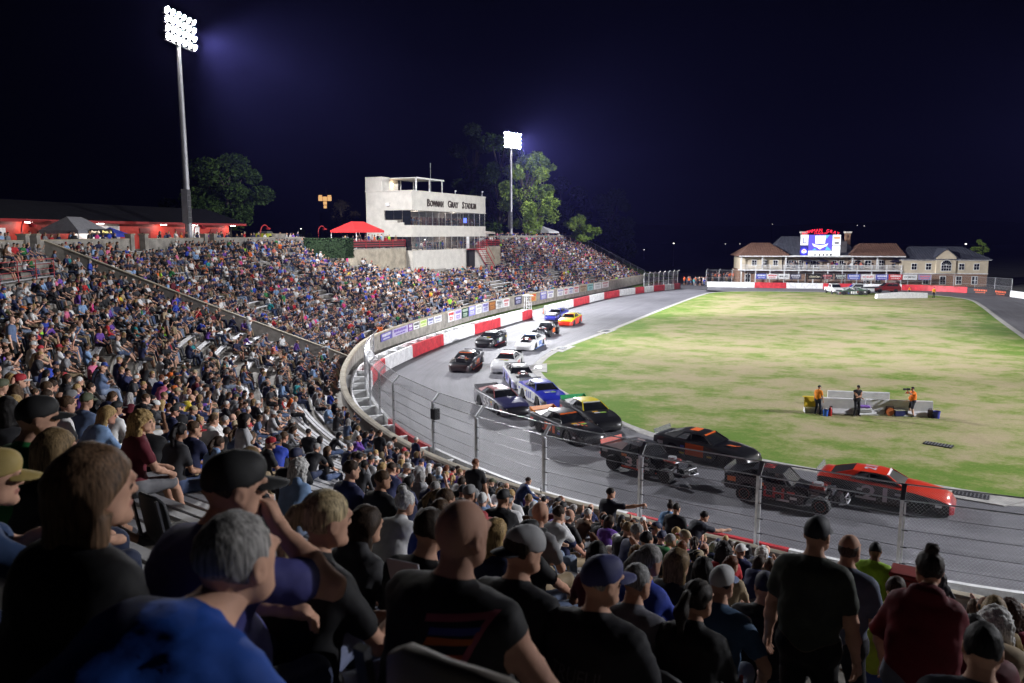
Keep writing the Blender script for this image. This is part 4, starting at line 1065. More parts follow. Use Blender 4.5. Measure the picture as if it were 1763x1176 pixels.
# sponsor banners on the balcony fence
banner_spec = [(1297, 1315, 'SUNOCO', (.08, .12, .55), (.8, .8, .8)), (1315.5, 1334, 'ADVANCE', (.75, .75, .75), (.6, .03, .04)), (1334.5, 1354, 'RE', (.75, .75, .75), (.03, .03, .03)), (1354.5, 1374, 'PURACLENZ', (.05, .05, .09), (.6, .6, .65)), (1385, 1407, 'ClubCar', (.012, .012, .012), (.8, .72, .5)),
               (1408, 1428, 'AGAR', (.02, .02, .025), (.7, .2, .2)), (1430, 1450.5, 'COMPANY', (.02, .02, .03), (.6, .65, .6)), (1451.5, 1474, 'FORD', (.08, .12, .5), (.75, .75, .8)), (1474.5, 1498, 'WHELEN', (.78, .78, .78), (.6, .03, .04)), (1499, 1521, "Wendell's", (.05, .05, .42), (.8, .8, .85)), (1521.5, 1544.5, 'CRAFTSMAN', (.62, .03, .04), (.8, .8, .8)),
               (1545, 1570, 'COMETIC', (.75, .76, .76), (.02, .02, .02)), (1571, 1594, 'HOOSIER', (.3, .28, .5), (.75, .2, .2))]
CN_ = lambda c: 'white' if min(c) > .5 else 'black' if max(c) < .1 else 'blue' if c[2] > c[0]*1.6 else 'red' if c[0] > c[2]*2.5 and c[1] < c[0]*.5 else 'grey' if max(c)-min(c) < .12 else 'gold'
ORD_ = ['first', 'second', 'third', 'fourth', 'fifth', 'sixth', 'seventh', 'eighth', 'ninth', 'tenth', 'eleventh', 'twelfth', 'thirteenth']
for ib, (pa, pb_, tx_, bg, fg) in enumerate(banner_spec):
    a, b = fx(pa), fx(pb_)
    bn = thing('sponsor_banner', '%s sponsor banner with %s print, %s from the left below the balcony' % (CN_(bg), CN_(fg), ORD_[ib]), 'banner', (*FA, 0), math.atan2(fu[1], fu[0]), 'sponsor banners below the field house balcony')
    m = MB(); m.box(((a+b)/2, -3.3, 2.0), (b-a-.08, .04, 1.05)); m.build('sheet', mat('banner_%d' % pa, bg, .6, var=.06), bn); pm_ = mat('bprint_%d' % pa, fg, .6, var=0)
    if tx_ in ('ClubCar', 'WHELEN', 'COMETIC', 'RE'): text('print', tx_, .5, pm_, bn, ((a+b)/2, -3.33, 2.0), (PI/2, 0, 0), .003, width=(b-a)*.78, bold=.008)
    else: bars('print', pm_, bn, (a+b)/2, -3.326, 2.0, (b-a)*.85, .9, ib)
# far tower with a lit top, beyond the trees
ft = thing('distant_tower', 'distant tower with glowing amber stepped top', 'tower', tuple(upy(562, 345, 600).xy)+(0,), 0)
zc = upy(562, 345, 600).z
am = mat('amber_light', (1, .6, .25), .5, var=0, emit=(1, .55, .22), estr=.9)
m = MB(); m.box((0, 0, zc/2-6), (9, 9, zc-6)); m.build('shaft', black_mat, ft)
for (x_, z_, w, h) in ((-3.4, 2, 3, 3.2), (0, 2, 3, 3.2), (3.4, 2, 3, 3.2), (-3.4, 4.2, 2.6, 1), (3.4, 4.2, 2.6, 1), (0, -1.2, 2.6, 2.4), (0, -4, 2.2, 2.2)):
    m = MB(); m.box((x_, -4.7, zc+z_-1), (w, .4, h)); m.build('lit_window', am, ft)
m = MB(); m.tube([(0, 0, zc-5), (0, 0, zc+9)], [.6, .2], 6); m.build('spire', black_mat, ft)
# distant street lights
for i, (px, py, d_, s_) in enumerate(((1109, 430, 330, .5), (1160, 419, 260, .8), (1249, 420, 400, .5), (1274, 420, 400, .5), (1330, 386, 700, .8), (1476, 388, 700, .8), (1488, 389, 700, .9), (1663, 420, 240, .9), (518, 394, 180, .5))):
    p = upy(px, py, d_); l_ = thing('street_light', 'distant street light %s' % ['low beside the pit gate', 'on a thin pole right of the pit gate', 'on the dark hill, left of a pair', 'on the dark hill, right of a pair', 'high on the hill left of the scoreboard', 'high on the hill, dimmer of two', 'high on the hill, brighter of two', 'bright beside the field house roof', 'behind the parapet before the hedge'][i], 'street light', (p.x, p.y, 0))
    m = MB(); m.tube([(0, 0, 0), (0, 0, p.z)], [.12, .07], 6); m.build('pole', dark_steel, l_)
    m = MB(); m.lathe([(.05, .2*s_), (.3*s_, .1*s_), (.34*s_, -.1*s_), (.05, -.2*s_)], (0, 0, p.z), 8); m.build('lamp_head', em('street_lamp', (1, .95, .85), 3.0), l_)
# ------------------------------------------------------------------ trees
def leaf_mat(name, c, c2):
    m = mat(name, c, .7, var=0, col2=c2, nscale=.35, spec=.2); return m
bark = mat('bark', (.06, .05, .04), .9, var=.3, nscale=3, bump=.5)
def tree(x, y, z0, h, r, label, leaf, n=9000, seed=1, lobes=14, leafsz=.30, trunk=.25, low=.25, squash=1., sparse=0.):
    R = random.Random(seed); t = thing('tree', label, 'tree', (x, y, z0))
    m = MB(); th = h*low+h*.35; m.tube([(0, 0, -.3), (R.uniform(-.2, .2), R.uniform(-.2, .2), h*.25), (R.uniform(-.4, .4), R.uniform(-.4, .4), th), (0, 0, h*.85)], [trunk*1.4, trunk, trunk*.7, trunk*.2], 8)
    C = []
    for i in range(lobes):
        a = R.uniform(0, 2*PI); v = R.uniform(0, 1); zz = h*(low+.1+(1-low-.15)*v); prof = math.sin(PI*min(1, .18+v*.75))**.7
        rr = r*prof*R.uniform(.45, .85); c = Vector((rr*math.cos(a), rr*math.sin(a), zz)); s = r*R.uniform(.22, .42)*(1-.25*v)
        C.append((c, s)); m.tube([(0, 0, max(h*.2, zz-h*.25)), tuple(c*.6+Vector((0, 0, zz*.35))), tuple(c)], [trunk*.5, trunk*.3, trunk*.08], 5)
    C.append((Vector((0, 0, h*.9)), r*.3)); C.append((Vector((0, 0, h*.6)), r*.45))
    m.build('trunk', bark, t)
    lm = MB(); per = n//len(C)
    for c, s in C:
        for i in range(per):
            d = Vector((R.gauss(0, 1), R.gauss(0, 1), R.gauss(0, 1))).normalized()*s*(R.random()**.4); d.z *= .75*squash
            p = c+d; k = leafsz*R.uniform(.6, 1.35)
            if sparse and math.sin(p.x*1.7)*math.sin(p.y*1.5+p.z*1.3) > 1-2*sparse: continue
            e1 = Vector((R.gauss(0, 1), R.gauss(0, 1), R.gauss(0, .6))).normalized()*k; e2 = e1.cross(Vector((R.gauss(0, .5), R.gauss(0, .5), 1))).normalized()*k*.55
            dn = Vector((0, 0, -k*.3))
            lm.add([p-e1, p+e2+dn, p+e1, p-e2+dn], [(0, 1, 2), (0, 2, 3)])
    lm.build('crown', leaf, t)
    return t
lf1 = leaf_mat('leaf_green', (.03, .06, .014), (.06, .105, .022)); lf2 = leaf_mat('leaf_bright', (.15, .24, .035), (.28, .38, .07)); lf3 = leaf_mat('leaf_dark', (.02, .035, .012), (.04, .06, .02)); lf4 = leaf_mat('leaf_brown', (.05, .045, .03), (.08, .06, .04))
def tp(px, d): v = upy(px, 402, d); return v.x, v.y
def th_(py, d, z0): return upy(881, py, d).z-z0
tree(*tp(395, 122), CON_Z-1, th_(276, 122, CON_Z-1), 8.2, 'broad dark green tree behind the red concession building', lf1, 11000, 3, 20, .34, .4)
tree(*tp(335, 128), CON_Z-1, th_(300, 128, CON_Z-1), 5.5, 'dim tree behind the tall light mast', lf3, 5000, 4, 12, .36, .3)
tree(*tp(588, 150), CON_Z-1, th_(345, 150, CON_Z-1), 4.6, 'thin brownish tree left of the press box', lf4, 3500, 5, 16, .16, .2, .1, sparse=.4)
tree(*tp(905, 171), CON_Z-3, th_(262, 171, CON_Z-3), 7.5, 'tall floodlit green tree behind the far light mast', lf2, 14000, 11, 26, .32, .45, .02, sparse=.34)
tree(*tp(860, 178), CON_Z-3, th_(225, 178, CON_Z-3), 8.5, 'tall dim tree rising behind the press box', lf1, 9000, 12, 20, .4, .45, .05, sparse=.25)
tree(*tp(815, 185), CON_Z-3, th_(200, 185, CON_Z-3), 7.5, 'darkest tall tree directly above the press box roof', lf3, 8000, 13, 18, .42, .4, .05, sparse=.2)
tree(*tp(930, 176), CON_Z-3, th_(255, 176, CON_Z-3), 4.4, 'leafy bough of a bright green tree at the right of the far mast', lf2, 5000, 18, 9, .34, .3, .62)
tree(*tp(998, 182), CON_Z-2, th_(370, 182, CON_Z-2), 4.6, 'small rounded bright green tree near the white tent', lf2, 5000, 14, 14, .26, .2, .15)
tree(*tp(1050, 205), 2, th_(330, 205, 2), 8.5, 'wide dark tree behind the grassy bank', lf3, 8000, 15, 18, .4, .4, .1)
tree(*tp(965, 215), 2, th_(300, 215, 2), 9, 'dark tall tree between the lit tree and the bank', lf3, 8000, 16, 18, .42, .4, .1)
tree(*tp(1690, 205), 0, th_(412, 205, 0), 2.2, 'small green tree behind the right end of the field house', lf2, 2200, 17, 8, .22, .15, .55)
tree(*tp(520, 140), CON_Z-1, th_(396, 140, CON_Z-1), 2.2, 'low leafy shrub behind the parapet', lf1, 1500, 19, 8, .16, .1, .05)
tree(*tp(790, 200), 2, th_(300, 200, 2), 6, 'black tree silhouette left behind the press box', lf3, 5000, 20, 14, .42, .4, .1)
# low dark hill line at the horizon
m = MB(); secs = []
for i, a in enumerate(np.linspace(-1.2, 1.2, 60)):
    R_ = 900; hh = 16+8*math.sin(a*5)+5*math.sin(a*13+1); secs.append([(R_*math.sin(a), R_*math.cos(a), -1), ((R_+120)*math.sin(a), (R_+120)*math.cos(a), hh), ((R_+500)*math.sin(a), (R_+500)*math.cos(a), -1)])
m.loft(secs, close=False, cap=False); tag(m.build('hills', mat('night_hill', (.012, .015, .012), .95)), kind='structure')
# ------------------------------------------------------------------ race cars
tyre_m = mat('tyre_rubber', (.018, .018, .019), .8, var=.2, nscale=8)
rim_b = mat('rim_black', (.03, .03, .03), .4, .5)
rim_s = mat('rim_silver', (.32, .32, .34), .55, .6)
intr = mat('car_interior', (.02, .02, .022), .8)
cage_m = mat('roll_cage', (.25, .25, .26), .4, .4)
engine_m = mat('engine_metal', (.28, .28, .29), .4, .8, var=.3, nscale=10)
wind_m = mat('windshield', (.012, .013, .016), .38, var=0, spec=.12, alpha=.78)
lex_m = mat('lexan', (.25, .26, .28), .15, var=0, alpha=.5)
helmet_m = mat('helmet_white', (.6, .6, .6), .3, coat=.4)
suit_m = mat('race_suit', (.08, .02, .02), .8)
def paint(c, nm=None): return mat('paint_%02x%02x%02x' % tuple(int(255*min(1, x)) for x in c), c, .34, 0, var=.06, nscale=2, coat=.5, spec=.5)
def make_wheel(R, wd, rimm):
    t = MB(); n = 20; t.lathe([(R*.62, -wd/2+.005), (R*.93, -wd/2), (R, -wd/2+.03), (R, wd/2-.03), (R*.93, wd/2), (R*.62, wd/2-.005)], n=n, axis='Y')
    r = MB(); r.lathe([(R*.61, -wd/2+.008), (R*.58, -wd/2+.0), (R*.5, -wd/2+.05), (R*.18, -wd/2+.07), (R*.16, -wd/2+.04), (.001, -wd/2+.04)], n=n, axis='Y'); r.lathe([(R*.61, wd/2-.008), (R*.58, wd/2), (R*.5, wd/2-.05), (R*.18, wd/2-.07), (R*.16, wd/2-.04), (.001, wd/2-.04)], n=n, axis='Y')
    for k in range(5):
        a = 2*PI*k/5
        for sg in (-1, 1): r.box((R*.3*math.cos(a), sg*(wd/2-.045), R*.3*math.sin(a)), (R*.12, .012, R*.12))
    return t.mesh('tyre', tyre_m, True), r.mesh('rim', rimm, True)
WH = {}
def wheel(par, x, y, R=.335, wd=.27, rimm=None, steer=0.):
    k = (R, wd, (rimm or rim_b).name)
    if k not in WH: WH[k] = make_wheel(R, wd, rimm or rim_b)
    w = ob('wheel', None, par, (x, y, R)); w.rotation_euler = (0, 0, steer); ob('tyre', WH[k][0], w); ob('rim', WH[k][1], w)
def driver(par, x, y, z, suit=None):
    m = MB(); m.lathe([(.001, -.13), (.1, -.1), (.125, 0), (.12, .06), (.08, .125), (.001, .145)], (x, y, z+.62), 12); m.build('helmet', helmet_m, par, smooth=True)
    m = MB(); m.lathe([(.16, 0), (.2, .2), (.19, .36), (.07, .47)], (x-.03, y, z), 10); m.build('driver_torso', suit or suit_m, par, smooth=True)
    m = MB(); m.box((x-.2, y, z+.3), (.08, .46, .75)); m.box((x-.12, y-.24, z+.55), (.25, .04, .3)); m.build('seat', intr, par, bevel=.02)
def engine(par, x, z):
    m = MB(); m.box((x, 0, z), (.6, .42, .3)); m.build('engine_block', engine_m, par, bevel=.03)
    for sg in (-1, 1): m = MB(); m.box((x, sg*.22, z+.16), (.56, .16, .12), rx=sg*.6); m.build('valve_cover', mat('valve_red', (.3, .05, .04), .4), par, bevel=.02)
    m = MB(); m.lathe([(.19, 0), (.19, .09), (.05, .1)], (x, 0, z+.24), 16); m.build('air_cleaner', rim_s, par, smooth=True)
    m = MB(); m.box((x+.55, 0, z), (.08, .7, .42)); m.build('radiator', dark_steel, par)
    for sg in (-1, 1):
        m = MB(); m.tube([(x+.2, sg*.2, z), (x+.1, sg*.42, z-.05), (x-.2, sg*.46, z-.2)], .04, 6); m.build('header_pipe', rim_s, par)
def num(par, t, size, loc, rot, c, w=None): return text('number', t, size, mat('decal_%02x%02x%02x' % tuple(int(255*min(1, x)) for x in c), c, .45, var=0), par, loc, rot, .004, width=w, bold=size*.02)
def late_model(label, x, y, rz, top, side, roof=None, hood=None, spoiler=None, number='', numc=(.7, .7, .7), bumper=None, open_hood=False, rimm=None, hood_t=None, stripe=None, sail=None, sp_t=None):
    c = thing('race_car', label, 'race car', (x, y, 0.004), rz, 'stock cars racing on the track'); tm, sm = paint(top), paint(side); rm = paint(roof) if roof else tm; hm = paint(hood) if hood else tm
    xw = (1.36, -1.36); RW = .41
    def arch(u):
        b = .1
        for q in xw:
            if abs(u-q) < RW: b = max(b, .30+math.sqrt(RW*RW-(u-q)**2)*.98)
        return min(b, .70)
    X = sorted(set([-2.42, -2.3, -2.05, -1.0, -.6, -.2, .2, .55, .62, .75, 2.0, 2.2, 2.36, 2.46, 2.52]+[q+RW*math.sin(a) for q in xw for a in np.linspace(-PI/2, PI/2, 11)]))
    def tz(u): return float(np.interp(u, [-2.42, -2.3, -1.6, -.8, .6, 1.2, 2.0, 2.36, 2.52], [.90, .95, .95, .92, .87, .83, .70, .56, .36]))
    def hw(u): return float(np.interp(u, [-2.42, -2.3, -1.4, 0, 1.4, 2.1, 2.36, 2.52], [.86, .92, .95, .93, .95, .90, .80, .62]))
    S_ = []
    for u in X:
        t, w, b = tz(u), hw(u), arch(u); b = min(b, t-.1); fl = .16
        half = [(0, t+.035), (w*.55, t+.03), (w-.09, t), (w-.02, t-.05), (w, (t+max(b, .35))/2 if b < .3 else t-.06), (w-.01, b), (w-.27, b), (w-.27, min(b, fl)), (0, fl)]
        S_.append([(u, a, z) for a, z in half]+[(u, -a, z) for a, z in half[-2:0:-1]])
    m = MB(); n = len(S_[0]); m.loft(S_)
    # upper faces carry the top colour, flanks the side colour
    k = len(S_); mi = []
    for i in range(k-1):
        for j in range(n): mi.append(0 if j in (0, 1, 2, n-1, n-2, n-3) else 1)
    m.m = mi+[1, 0 if not bumper else 2]
    for i in range(k-1):
        u = (X[i]+X[i+1])/2
        for j in range(n):
            if j in (0, 1, 2, n-1, n-2, n-3) and .72 < u < 2.3: m.m[i*n+j] = 3
            if u > 2.36 and bumper: m.m[i*n+j] = 2
    b_ = m.build('body', [tm, sm, paint(bumper or side), hm], c, smooth=True)
    # openings in the body shell read as cockpit: a dark tub just above the deck line between the pillars
    m = MB(); m.prism([(.62, .84), (.55, .93), (-.95, .97), (-1.05, .93), (-1.0, .3), (.5, .3)], 'Y', -.70, .70); m.build('cockpit', intr, c)
    zr = 1.29
    m = MB(); m.loft([[(u, a, z) for a, z in ((-.57*f, zz-.03), (-.45*f, zz), (0, zz+.025), (.45*f, zz), (.57*f, zz-.03), (0, zz-.05))] for u, zz, f in ((.14, zr-.04, 1), (-.2, zr+.005, 1.03), (-.7, zr+.005, 1.03), (-1.12, zr-.02, .98))]); m.build('roof', rm, c, smooth=True)
    for sg in (-1, 1):
        m = MB(); m.beam((.74, sg*.77, .88), (.14, sg*.555, zr-.05), .06, .05); m.build('pillar', rm, c)
        m = MB(); q = [(-.86, sg*.585, zr-.04), (-1.14, sg*.555, zr-.035), (-2.05, sg*.70, .965), (-1.25, sg*.84, .935)]; m.add(q+[(a, b-sg*.03, d) for a, b, d in q], [(0, 1, 2, 3), (7, 6, 5, 4), (0, 4, 5, 1), (1, 5, 6, 2), (2, 6, 7, 3), (3, 7, 4, 0)]); m.build('sail_panel', paint(sail) if sail else rm, c)
        m = MB(); q = [(-.55, sg*.6, zr-.08), (-.85, sg*.6, zr-.08), (-1.18, sg*.83, .96), (-.62, sg*.83, .96)]; m.add(q+[(a, b-sg*.012, d) for a, b, d in q], [(0, 1, 2, 3), (7, 6, 5, 4), (0, 4, 5, 1), (1, 5, 6, 2), (2, 6, 7, 3), (3, 7, 4, 0)]); m.build('quarter_window', lex_m, c)
        m = MB(); m.tube([(.6, sg*.7, .9), (.1, sg*.52, zr-.08), (-.5, sg*.55, zr-.07), (-1.0, sg*.62, .95)], .025, 6); m.tube([(-.5, sg*.55, zr-.07), (-.5, sg*.72, .6)], .025, 6); m.build('roll_bar', cage_m, c)
    def pane(q, nm, mt):
        m = MB(); m.add(q+[(a-.015, b, d-.015) for a, b, d in q], [(0, 1, 2, 3), (7, 6, 5, 4), (0, 4, 5, 1), (1, 5, 6, 2), (2, 6, 7, 3), (3, 7, 4, 0)]); m.build(nm, mt, c)
    pane([(.76, -.74, .885), (.76, .74, .885), (.15, .54, zr-.05), (.15, -.54, zr-.05)], 'windshield', wind_m); pane([(-1.13, -.5, zr-.03), (-1.13, .5, zr-.03), (-1.98, .6, .985), (-1.98, -.6, .985)], 'rear_window', wind_m)
    pane([(.235, -.57, zr-.105), (.235, .57, zr-.105), (.135, .555, zr-.03), (.135, -.555, zr-.03)], 'visor_strip', paint(numc if sum(numc) > .6 else (.6, .6, .6)))
    driver(c, -.35, .3, .42)
    m = MB(); m.box((-2.44, 0, 1.05), (.03, 1.55, .22), ry=-.35); so = m.build('spoiler', paint(spoiler) if spoiler else lex_m, c)
    if spoiler:
        for sg in (-1, 1): m = MB(); m.prism([(-2.46, .95), (-2.5, 1.16), (-1.85, .97)], 'Y', sg*.775-.012, sg*.775+.012); m.build('side_fin', paint(spoiler), c)
    if open_hood:
        m = MB(); m.prism([(.78, .872), (.78, .90), (1.95, .76), (1.95, .70)], 'Y', -.52, .52); m.build('engine_bay', intr, c); engine(c, 1.3, .80)
    m = MB(); m.box((2.40, 0, .30), (.12, 1.0, .13), ry=.35); m.build('grille', black_mat, c)
    for sg in (-1, 1):
        m = MB(); m.box((2.30, sg*.62, .50), (.16, .26, .07), ry=.5, rz=sg*-.35); m.build('headlight', mat('headlight_decal', (.6, .6, .58), .3), c)
        for u in xw: wheel(c, u, sg*.80, rimm=rimm, steer=-.08 if u > 0 else 0)
    if number:
        num(c, number, .78, (-.15, -.942, .5), (PI/2, 0, 0), numc, .95); num(c, number, .78, (-.15, .942, .5), (PI/2, 0, PI), numc, .95)
        num(c, number, .6, (-.5, 0, zr+.034), (0, 0, PI/2), numc, .6)
    if hood_t: num(c, hood_t[0], hood_t[2], (1.45, 0, .855), (0, .19, 0) if False else (0, .2, PI/2), hood_t[1], hood_t[3])
    if sp_t: num(c, sp_t[0], .16, (-2.5, 0, 1.05), (PI/2, 0, -PI/2), sp_t[1], 1.1)
    if not number:
        R_ = random.Random(int(abs(x)*50)); 
        for sg in (-1, 1):
            for i in range(3): m = MB(); m.box((-.55+i*.36, sg*.936, .5+R_.uniform(-.03, .03)), (.2+.1*R_.random(), .012, .42)); m.build('door_mark', paint(numc), c)
        for i in range(4):
            cc = [(.6, .1, .04), (.65, .35, .03), (.3, .5, .08), (.5, .5, .55)][i] if R_.random() < .5 else numc; u = 1.05+.2*(i//2); m = MB(); m.box((u, (-.2 if i % 2 else .2)+R_.uniform(-.05, .05), tz(u)+.036), (.14, .34, .012), ry=.12); m.build('hood_mark', paint(cc), c)
    for sg in (-1, 1):
        for u, z, w_, h_ in ((.62, .62, .26, .1), (.68, .48, .2, .08), (.64, .34, .24, .09), (-.78, .62, .2, .1), (-.8, .3, .26, .08), (2.0, .42, .22, .09), (-2.0, .62, .3, .16)):
            if rnd.random() < .75:
                cc = rnd.choice([(.6, .6, .6), (.55, .05, .04), (.06, .08, .4), (.6, .45, .03), (.5, .5, .52), (.04, .25, .1)]); m = MB(); m.box((u, sg*(hw(u)+.0), z), (w_, .012, h_)); m.build('sponsor_decal', paint(cc), c)
    if stripe:
        m = MB(); m.box((.1, 0, .15), (3.0, 1.93, .08)); m.build('skirt_stripe', paint(stripe), c)
    return c
def modified(label, x, y, rz, body, accent, number='', numc=(.7, .7, .7), rimm=None, rear=None, roofc=None):
    c = thing('modified_race_car', label, 'race car', (x, y, .004), rz, 'open wheel modifieds racing on the track'); bm_, am = paint(body), paint(accent)
    for sg in (-1, 1):   # slab sides with a swept rear quarter
        m = MB(); m.prism([(-2.2, .42), (-1.78, .38), (-1.68, .66), (-1.36, .76), (-1.04, .66), (-.95, .18), (.85, .2), (.95, .62), (.3, .84), (-.3, .9), (-1.2, 1.0), (-2.25, 1.02)], 'Y', sg*.80-.02, sg*.80+.02); m.build('side_panel', bm_, c)
        m = MB(); m.beam((.38, sg*.66, .88), (-.02, sg*.56, 1.3), .07, .05); m.beam((-.55, sg*.8, .9), (-.62, sg*.58, 1.3), .06, .05); m.build('pillar', bm_, c)
        m = MB(); q = [(-.75, sg*.58, 1.29), (-1.2, sg*.58, 1.29), (-2.0, sg*.78, 1.02), (-1.0, sg*.80, .96)]; m.add(q+[(a, b-sg*.03, d) for a, b, d in q], [(0, 1, 2, 3), (7, 6, 5, 4), (0, 4, 5, 1), (1, 5, 6, 2), (2, 6, 7, 3), (3, 7, 4, 0)]); m.build('sail_panel', paint(rear) if rear else bm_, c)
        m = MB(); m.tube([(.9, sg*.38, .42), (2.05, sg*.36, .4), (2.3, sg*.2, .42)], .04, 6); m.tube([(.8, sg*.4, .75), (1.9, sg*.33, .62), (2.1, sg*.3, .42)], .03, 6); m.build('frame_rail', dark_steel, c)
        m = MB(); m.tube([(1.5, sg*.36, .36), (1.55, sg*.72, .34)], .03, 6); m.tube([(1.35, sg*.36, .5), (1.52, sg*.7, .45)], .022, 6); m.tube([(1.7, sg*.33, .7), (1.58, sg*.62, .36)], .045, 8); m.build('suspension_arm', engine_m, c)
        m = MB(); m.tube([(.95, sg*.72, .3), (-.9, sg*.86, .28)], .04, 6); m.build('nerf_bar', am, c)
        wheel(c, 1.55, sg*.84, .335, .30, rimm, -.1); wheel(c, -1.36, sg*.86, .35, .36, rimm)
    m = MB(); m.prism([(-2.25, .45), (-2.25, .98), (-1.3, .98), (-.9, .9), (-.9, .3)], 'Y', -.78, .78); m.build('rear_deck', bm_, c)
    m = MB(); m.prism([(.9, .25), (-.9, .25), (-.9, .5), (.9, .5)], 'Y', -.78, .78); m.build('floor_pan', intr, c)
    m = MB(); m.loft([[(u, a, z) for a, z in ((-.6, zz-.03), (0, zz+.02), (.6, zz-.03), (0, zz-.05))] for u, zz in ((.02, 1.3), (-.4, 1.34), (-1.22, 1.30))]); m.build('roof', paint(roofc) if roofc else bm_, c, smooth=True)
    m = MB(); q = [(.42, -.64, .86), (.42, .64, .86), (0, .55, 1.27), (0, -.55, 1.27)]; m.add(q+[(a-.015, b, d-.015) for a, b, d in q], [(0, 1, 2, 3), (7, 6, 5, 4), (0, 4, 5, 1), (1, 5, 6, 2), (2, 6, 7, 3), (3, 7, 4, 0)]); m.build('windshield', wind_m, c)
    m = MB(); m.prism([(.45, .5), (.45, .86), (.95, .8), (1.0, .5)], 'Y', -.5, .5); m.build('cowl', bm_, c)
    engine(c, 1.25, .66); driver(c, -.45, .25, .42)
    m = MB(); m.prism([(1.85, .3), (1.95, .68), (2.1, .66), (2.2, .3)], 'Y', -.36, .36); m.build('nose', bm_, c)
    m = MB(); m.tube([(2.12, -.45, .38), (2.38, -.3, .42), (2.38, .3, .42), (2.12, .45, .38)], .035, 6); m.tube([(2.38, -.3, .42), (2.3, -.28, .66), (2.3, .28, .66), (2.38, .3, .42)], .03, 6); m.build('front_bumper', rim_s, c)
    m = MB(); m.tube([(-2.2, -.75, .5), (-2.42, -.6, .52), (-2.42, .6, .52), (-2.2, .75, .5)], .04, 6); m.build('rear_bumper', am, c)
    m = MB(); m.box((-2.27, 0, 1.1), (.03, 1.5, .2), ry=-.3); m.build('spoiler', am, c)
    for a in (-.55, .55): m = MB(); m.tube([(.3, a*1.1, .5), (.0, a, 1.26), (-1.1, a, 1.26), (-1.2, a*1.1, .6)], .025, 6); m.build('roll_bar', cage_m, c)
    for sg in (-1, 1):
        for u, z, w_, h_ in ((.4, .62, .3, .1), (.5, .42, .26, .1), (-.8, .8, .3, .12), (-1.95, .82, .34, .2), (.1, .28, .5, .08)):
            cc = rnd.choice([(.5, .5, .5), (.5, .05, .04), (.4, .38, .38), (.6, .16, .03)]); m = MB(); m.box((u, sg*.823, z), (w_, .012, h_)); m.build('sponsor_decal', paint(cc), c)
    if number:
        num(c, number, .6, (-.25, -.832, .52), (PI/2, 0, 0), numc, .8); num(c, number, .6, (-.25, .824, .52), (PI/2, 0, PI), numc, .8); num(c, number, .55, (-.6, 0, 1.355), (0, 0, PI/2), numc, .5)
    return c
def on_track(px, py, dev=0.):
    x, y = up(px, py, .35); s = BC.near(x, y); t_ = BC.tan(s); return x, y, math.atan2(t_[1], t_[0])+dev
BK = (.012, .012, .014); WT = (.72, .72, .72); RD = (.62, .035, .012); OR = (.8, .14, .02); YL = (.75, .60, .02); BL = (.02, .03, .38); GN = (.02, .4, .12)
late_model('bright red late model stock car numbered 21 with dark flanks, leading', *on_track(1522, 848, .02), RD, (.02, .012, .012), number='21', numc=(.5, .42, .48), spoiler=None, bumper=(.35, .03, .04))
modified('black open wheel modified beside the red car, red lettering', *on_track(1352, 848, .03), BK, (.05, .05, .055), 'LH', (.35, .03, .03), rimm=mat('rim_orange', (.5, .1, .05), .4))
modified('black modified numbered 31 with red and white rear quarter', *on_track(1118, 800, -.02), BK, (.65, .06, .02), '31', (.55, .4, .4), rear=(.4, .3, .3), roofc=(.03, .03, .035))
late_model('black late model with orange number panel on hood and roof', *on_track(1216, 776, .0), BK, BK, number='1', numc=OR, hood_t=('III', OR, .55, .8))
late_model('black late model with yellow roof and green spoiler', *on_track(1016, 717, -.05), BK, BK, roof=YL, spoiler=GN, number='', numc=BK, sail=(.4, .4, .38))
late_model('black late model with orange spoiler and orange hood patch', *on_track(975, 738, .05), BK, BK, spoiler=(.85, .26, .02), number='', numc=OR, hood_t=('///', OR, .5, .8), sail=(.35, .33, .36))
late_model('black and white late model numbered 55 with red roof edges and colourful hood', *on_track(863, 694, .12), BK, (.2, .2, .22), roof=(.35, .1, .1), hood=(.03, .03, .09), number='55', numc=WT, spoiler=(.12, .12, .13))
late_model('blue and white late model with blue hood and roof front', *on_track(935, 682, .05), (.06, .07, .5), WT, roof=(.10, .12, .5), number='', numc=(.2, .22, .5), hood=BL)
late_model('white stock car with black open engine bay, hood missing', *on_track(895, 652, .05), WT, (.45, .45, .75), roof=BK, number='', numc=BL, open_hood=True)
late_model('white late model with black rear spoiler behind the hoodless white car', *on_track(873, 627, .0), WT, WT, spoiler=(.02, .02, .02), number='', numc=RD)
late_model('black stock car with open engine bay and orange lip, alone near the wall', *on_track(803, 625, .0), BK, BK, open_hood=True, number='', numc=OR, bumper=(.05, .03, .03), stripe=(.75, .12, .02))
late_model('black late model with pale windshield strip and green yellow hood emblem', *on_track(845, 587, .0), BK, BK, number='', numc=WT, stripe=(.45, .03, .04))
late_model('white and blue stock car with black open hood, mid pack', *on_track(913, 592, .0), WT, WT, roof=WT, open_hood=True, number='', numc=(.1, .2, .5), stripe=(.1, .2, .5))
modified('black open wheel modified with orange number in the middle of the pack', *on_track(940, 571, .05), BK, BK, '1', OR)
late_model('yellow and red late model near the end of the pack', *on_track(981, 553, .05), YL, RD, roof=YL, number='', numc=RD, bumper=RD)
late_model('blue late model with dark hood, last of the pack', *on_track(958, 544, .02), (.04, .05, .4), (.05, .06, .4), hood=(.04, .04, .05), number='', numc=WT, stripe=RD)
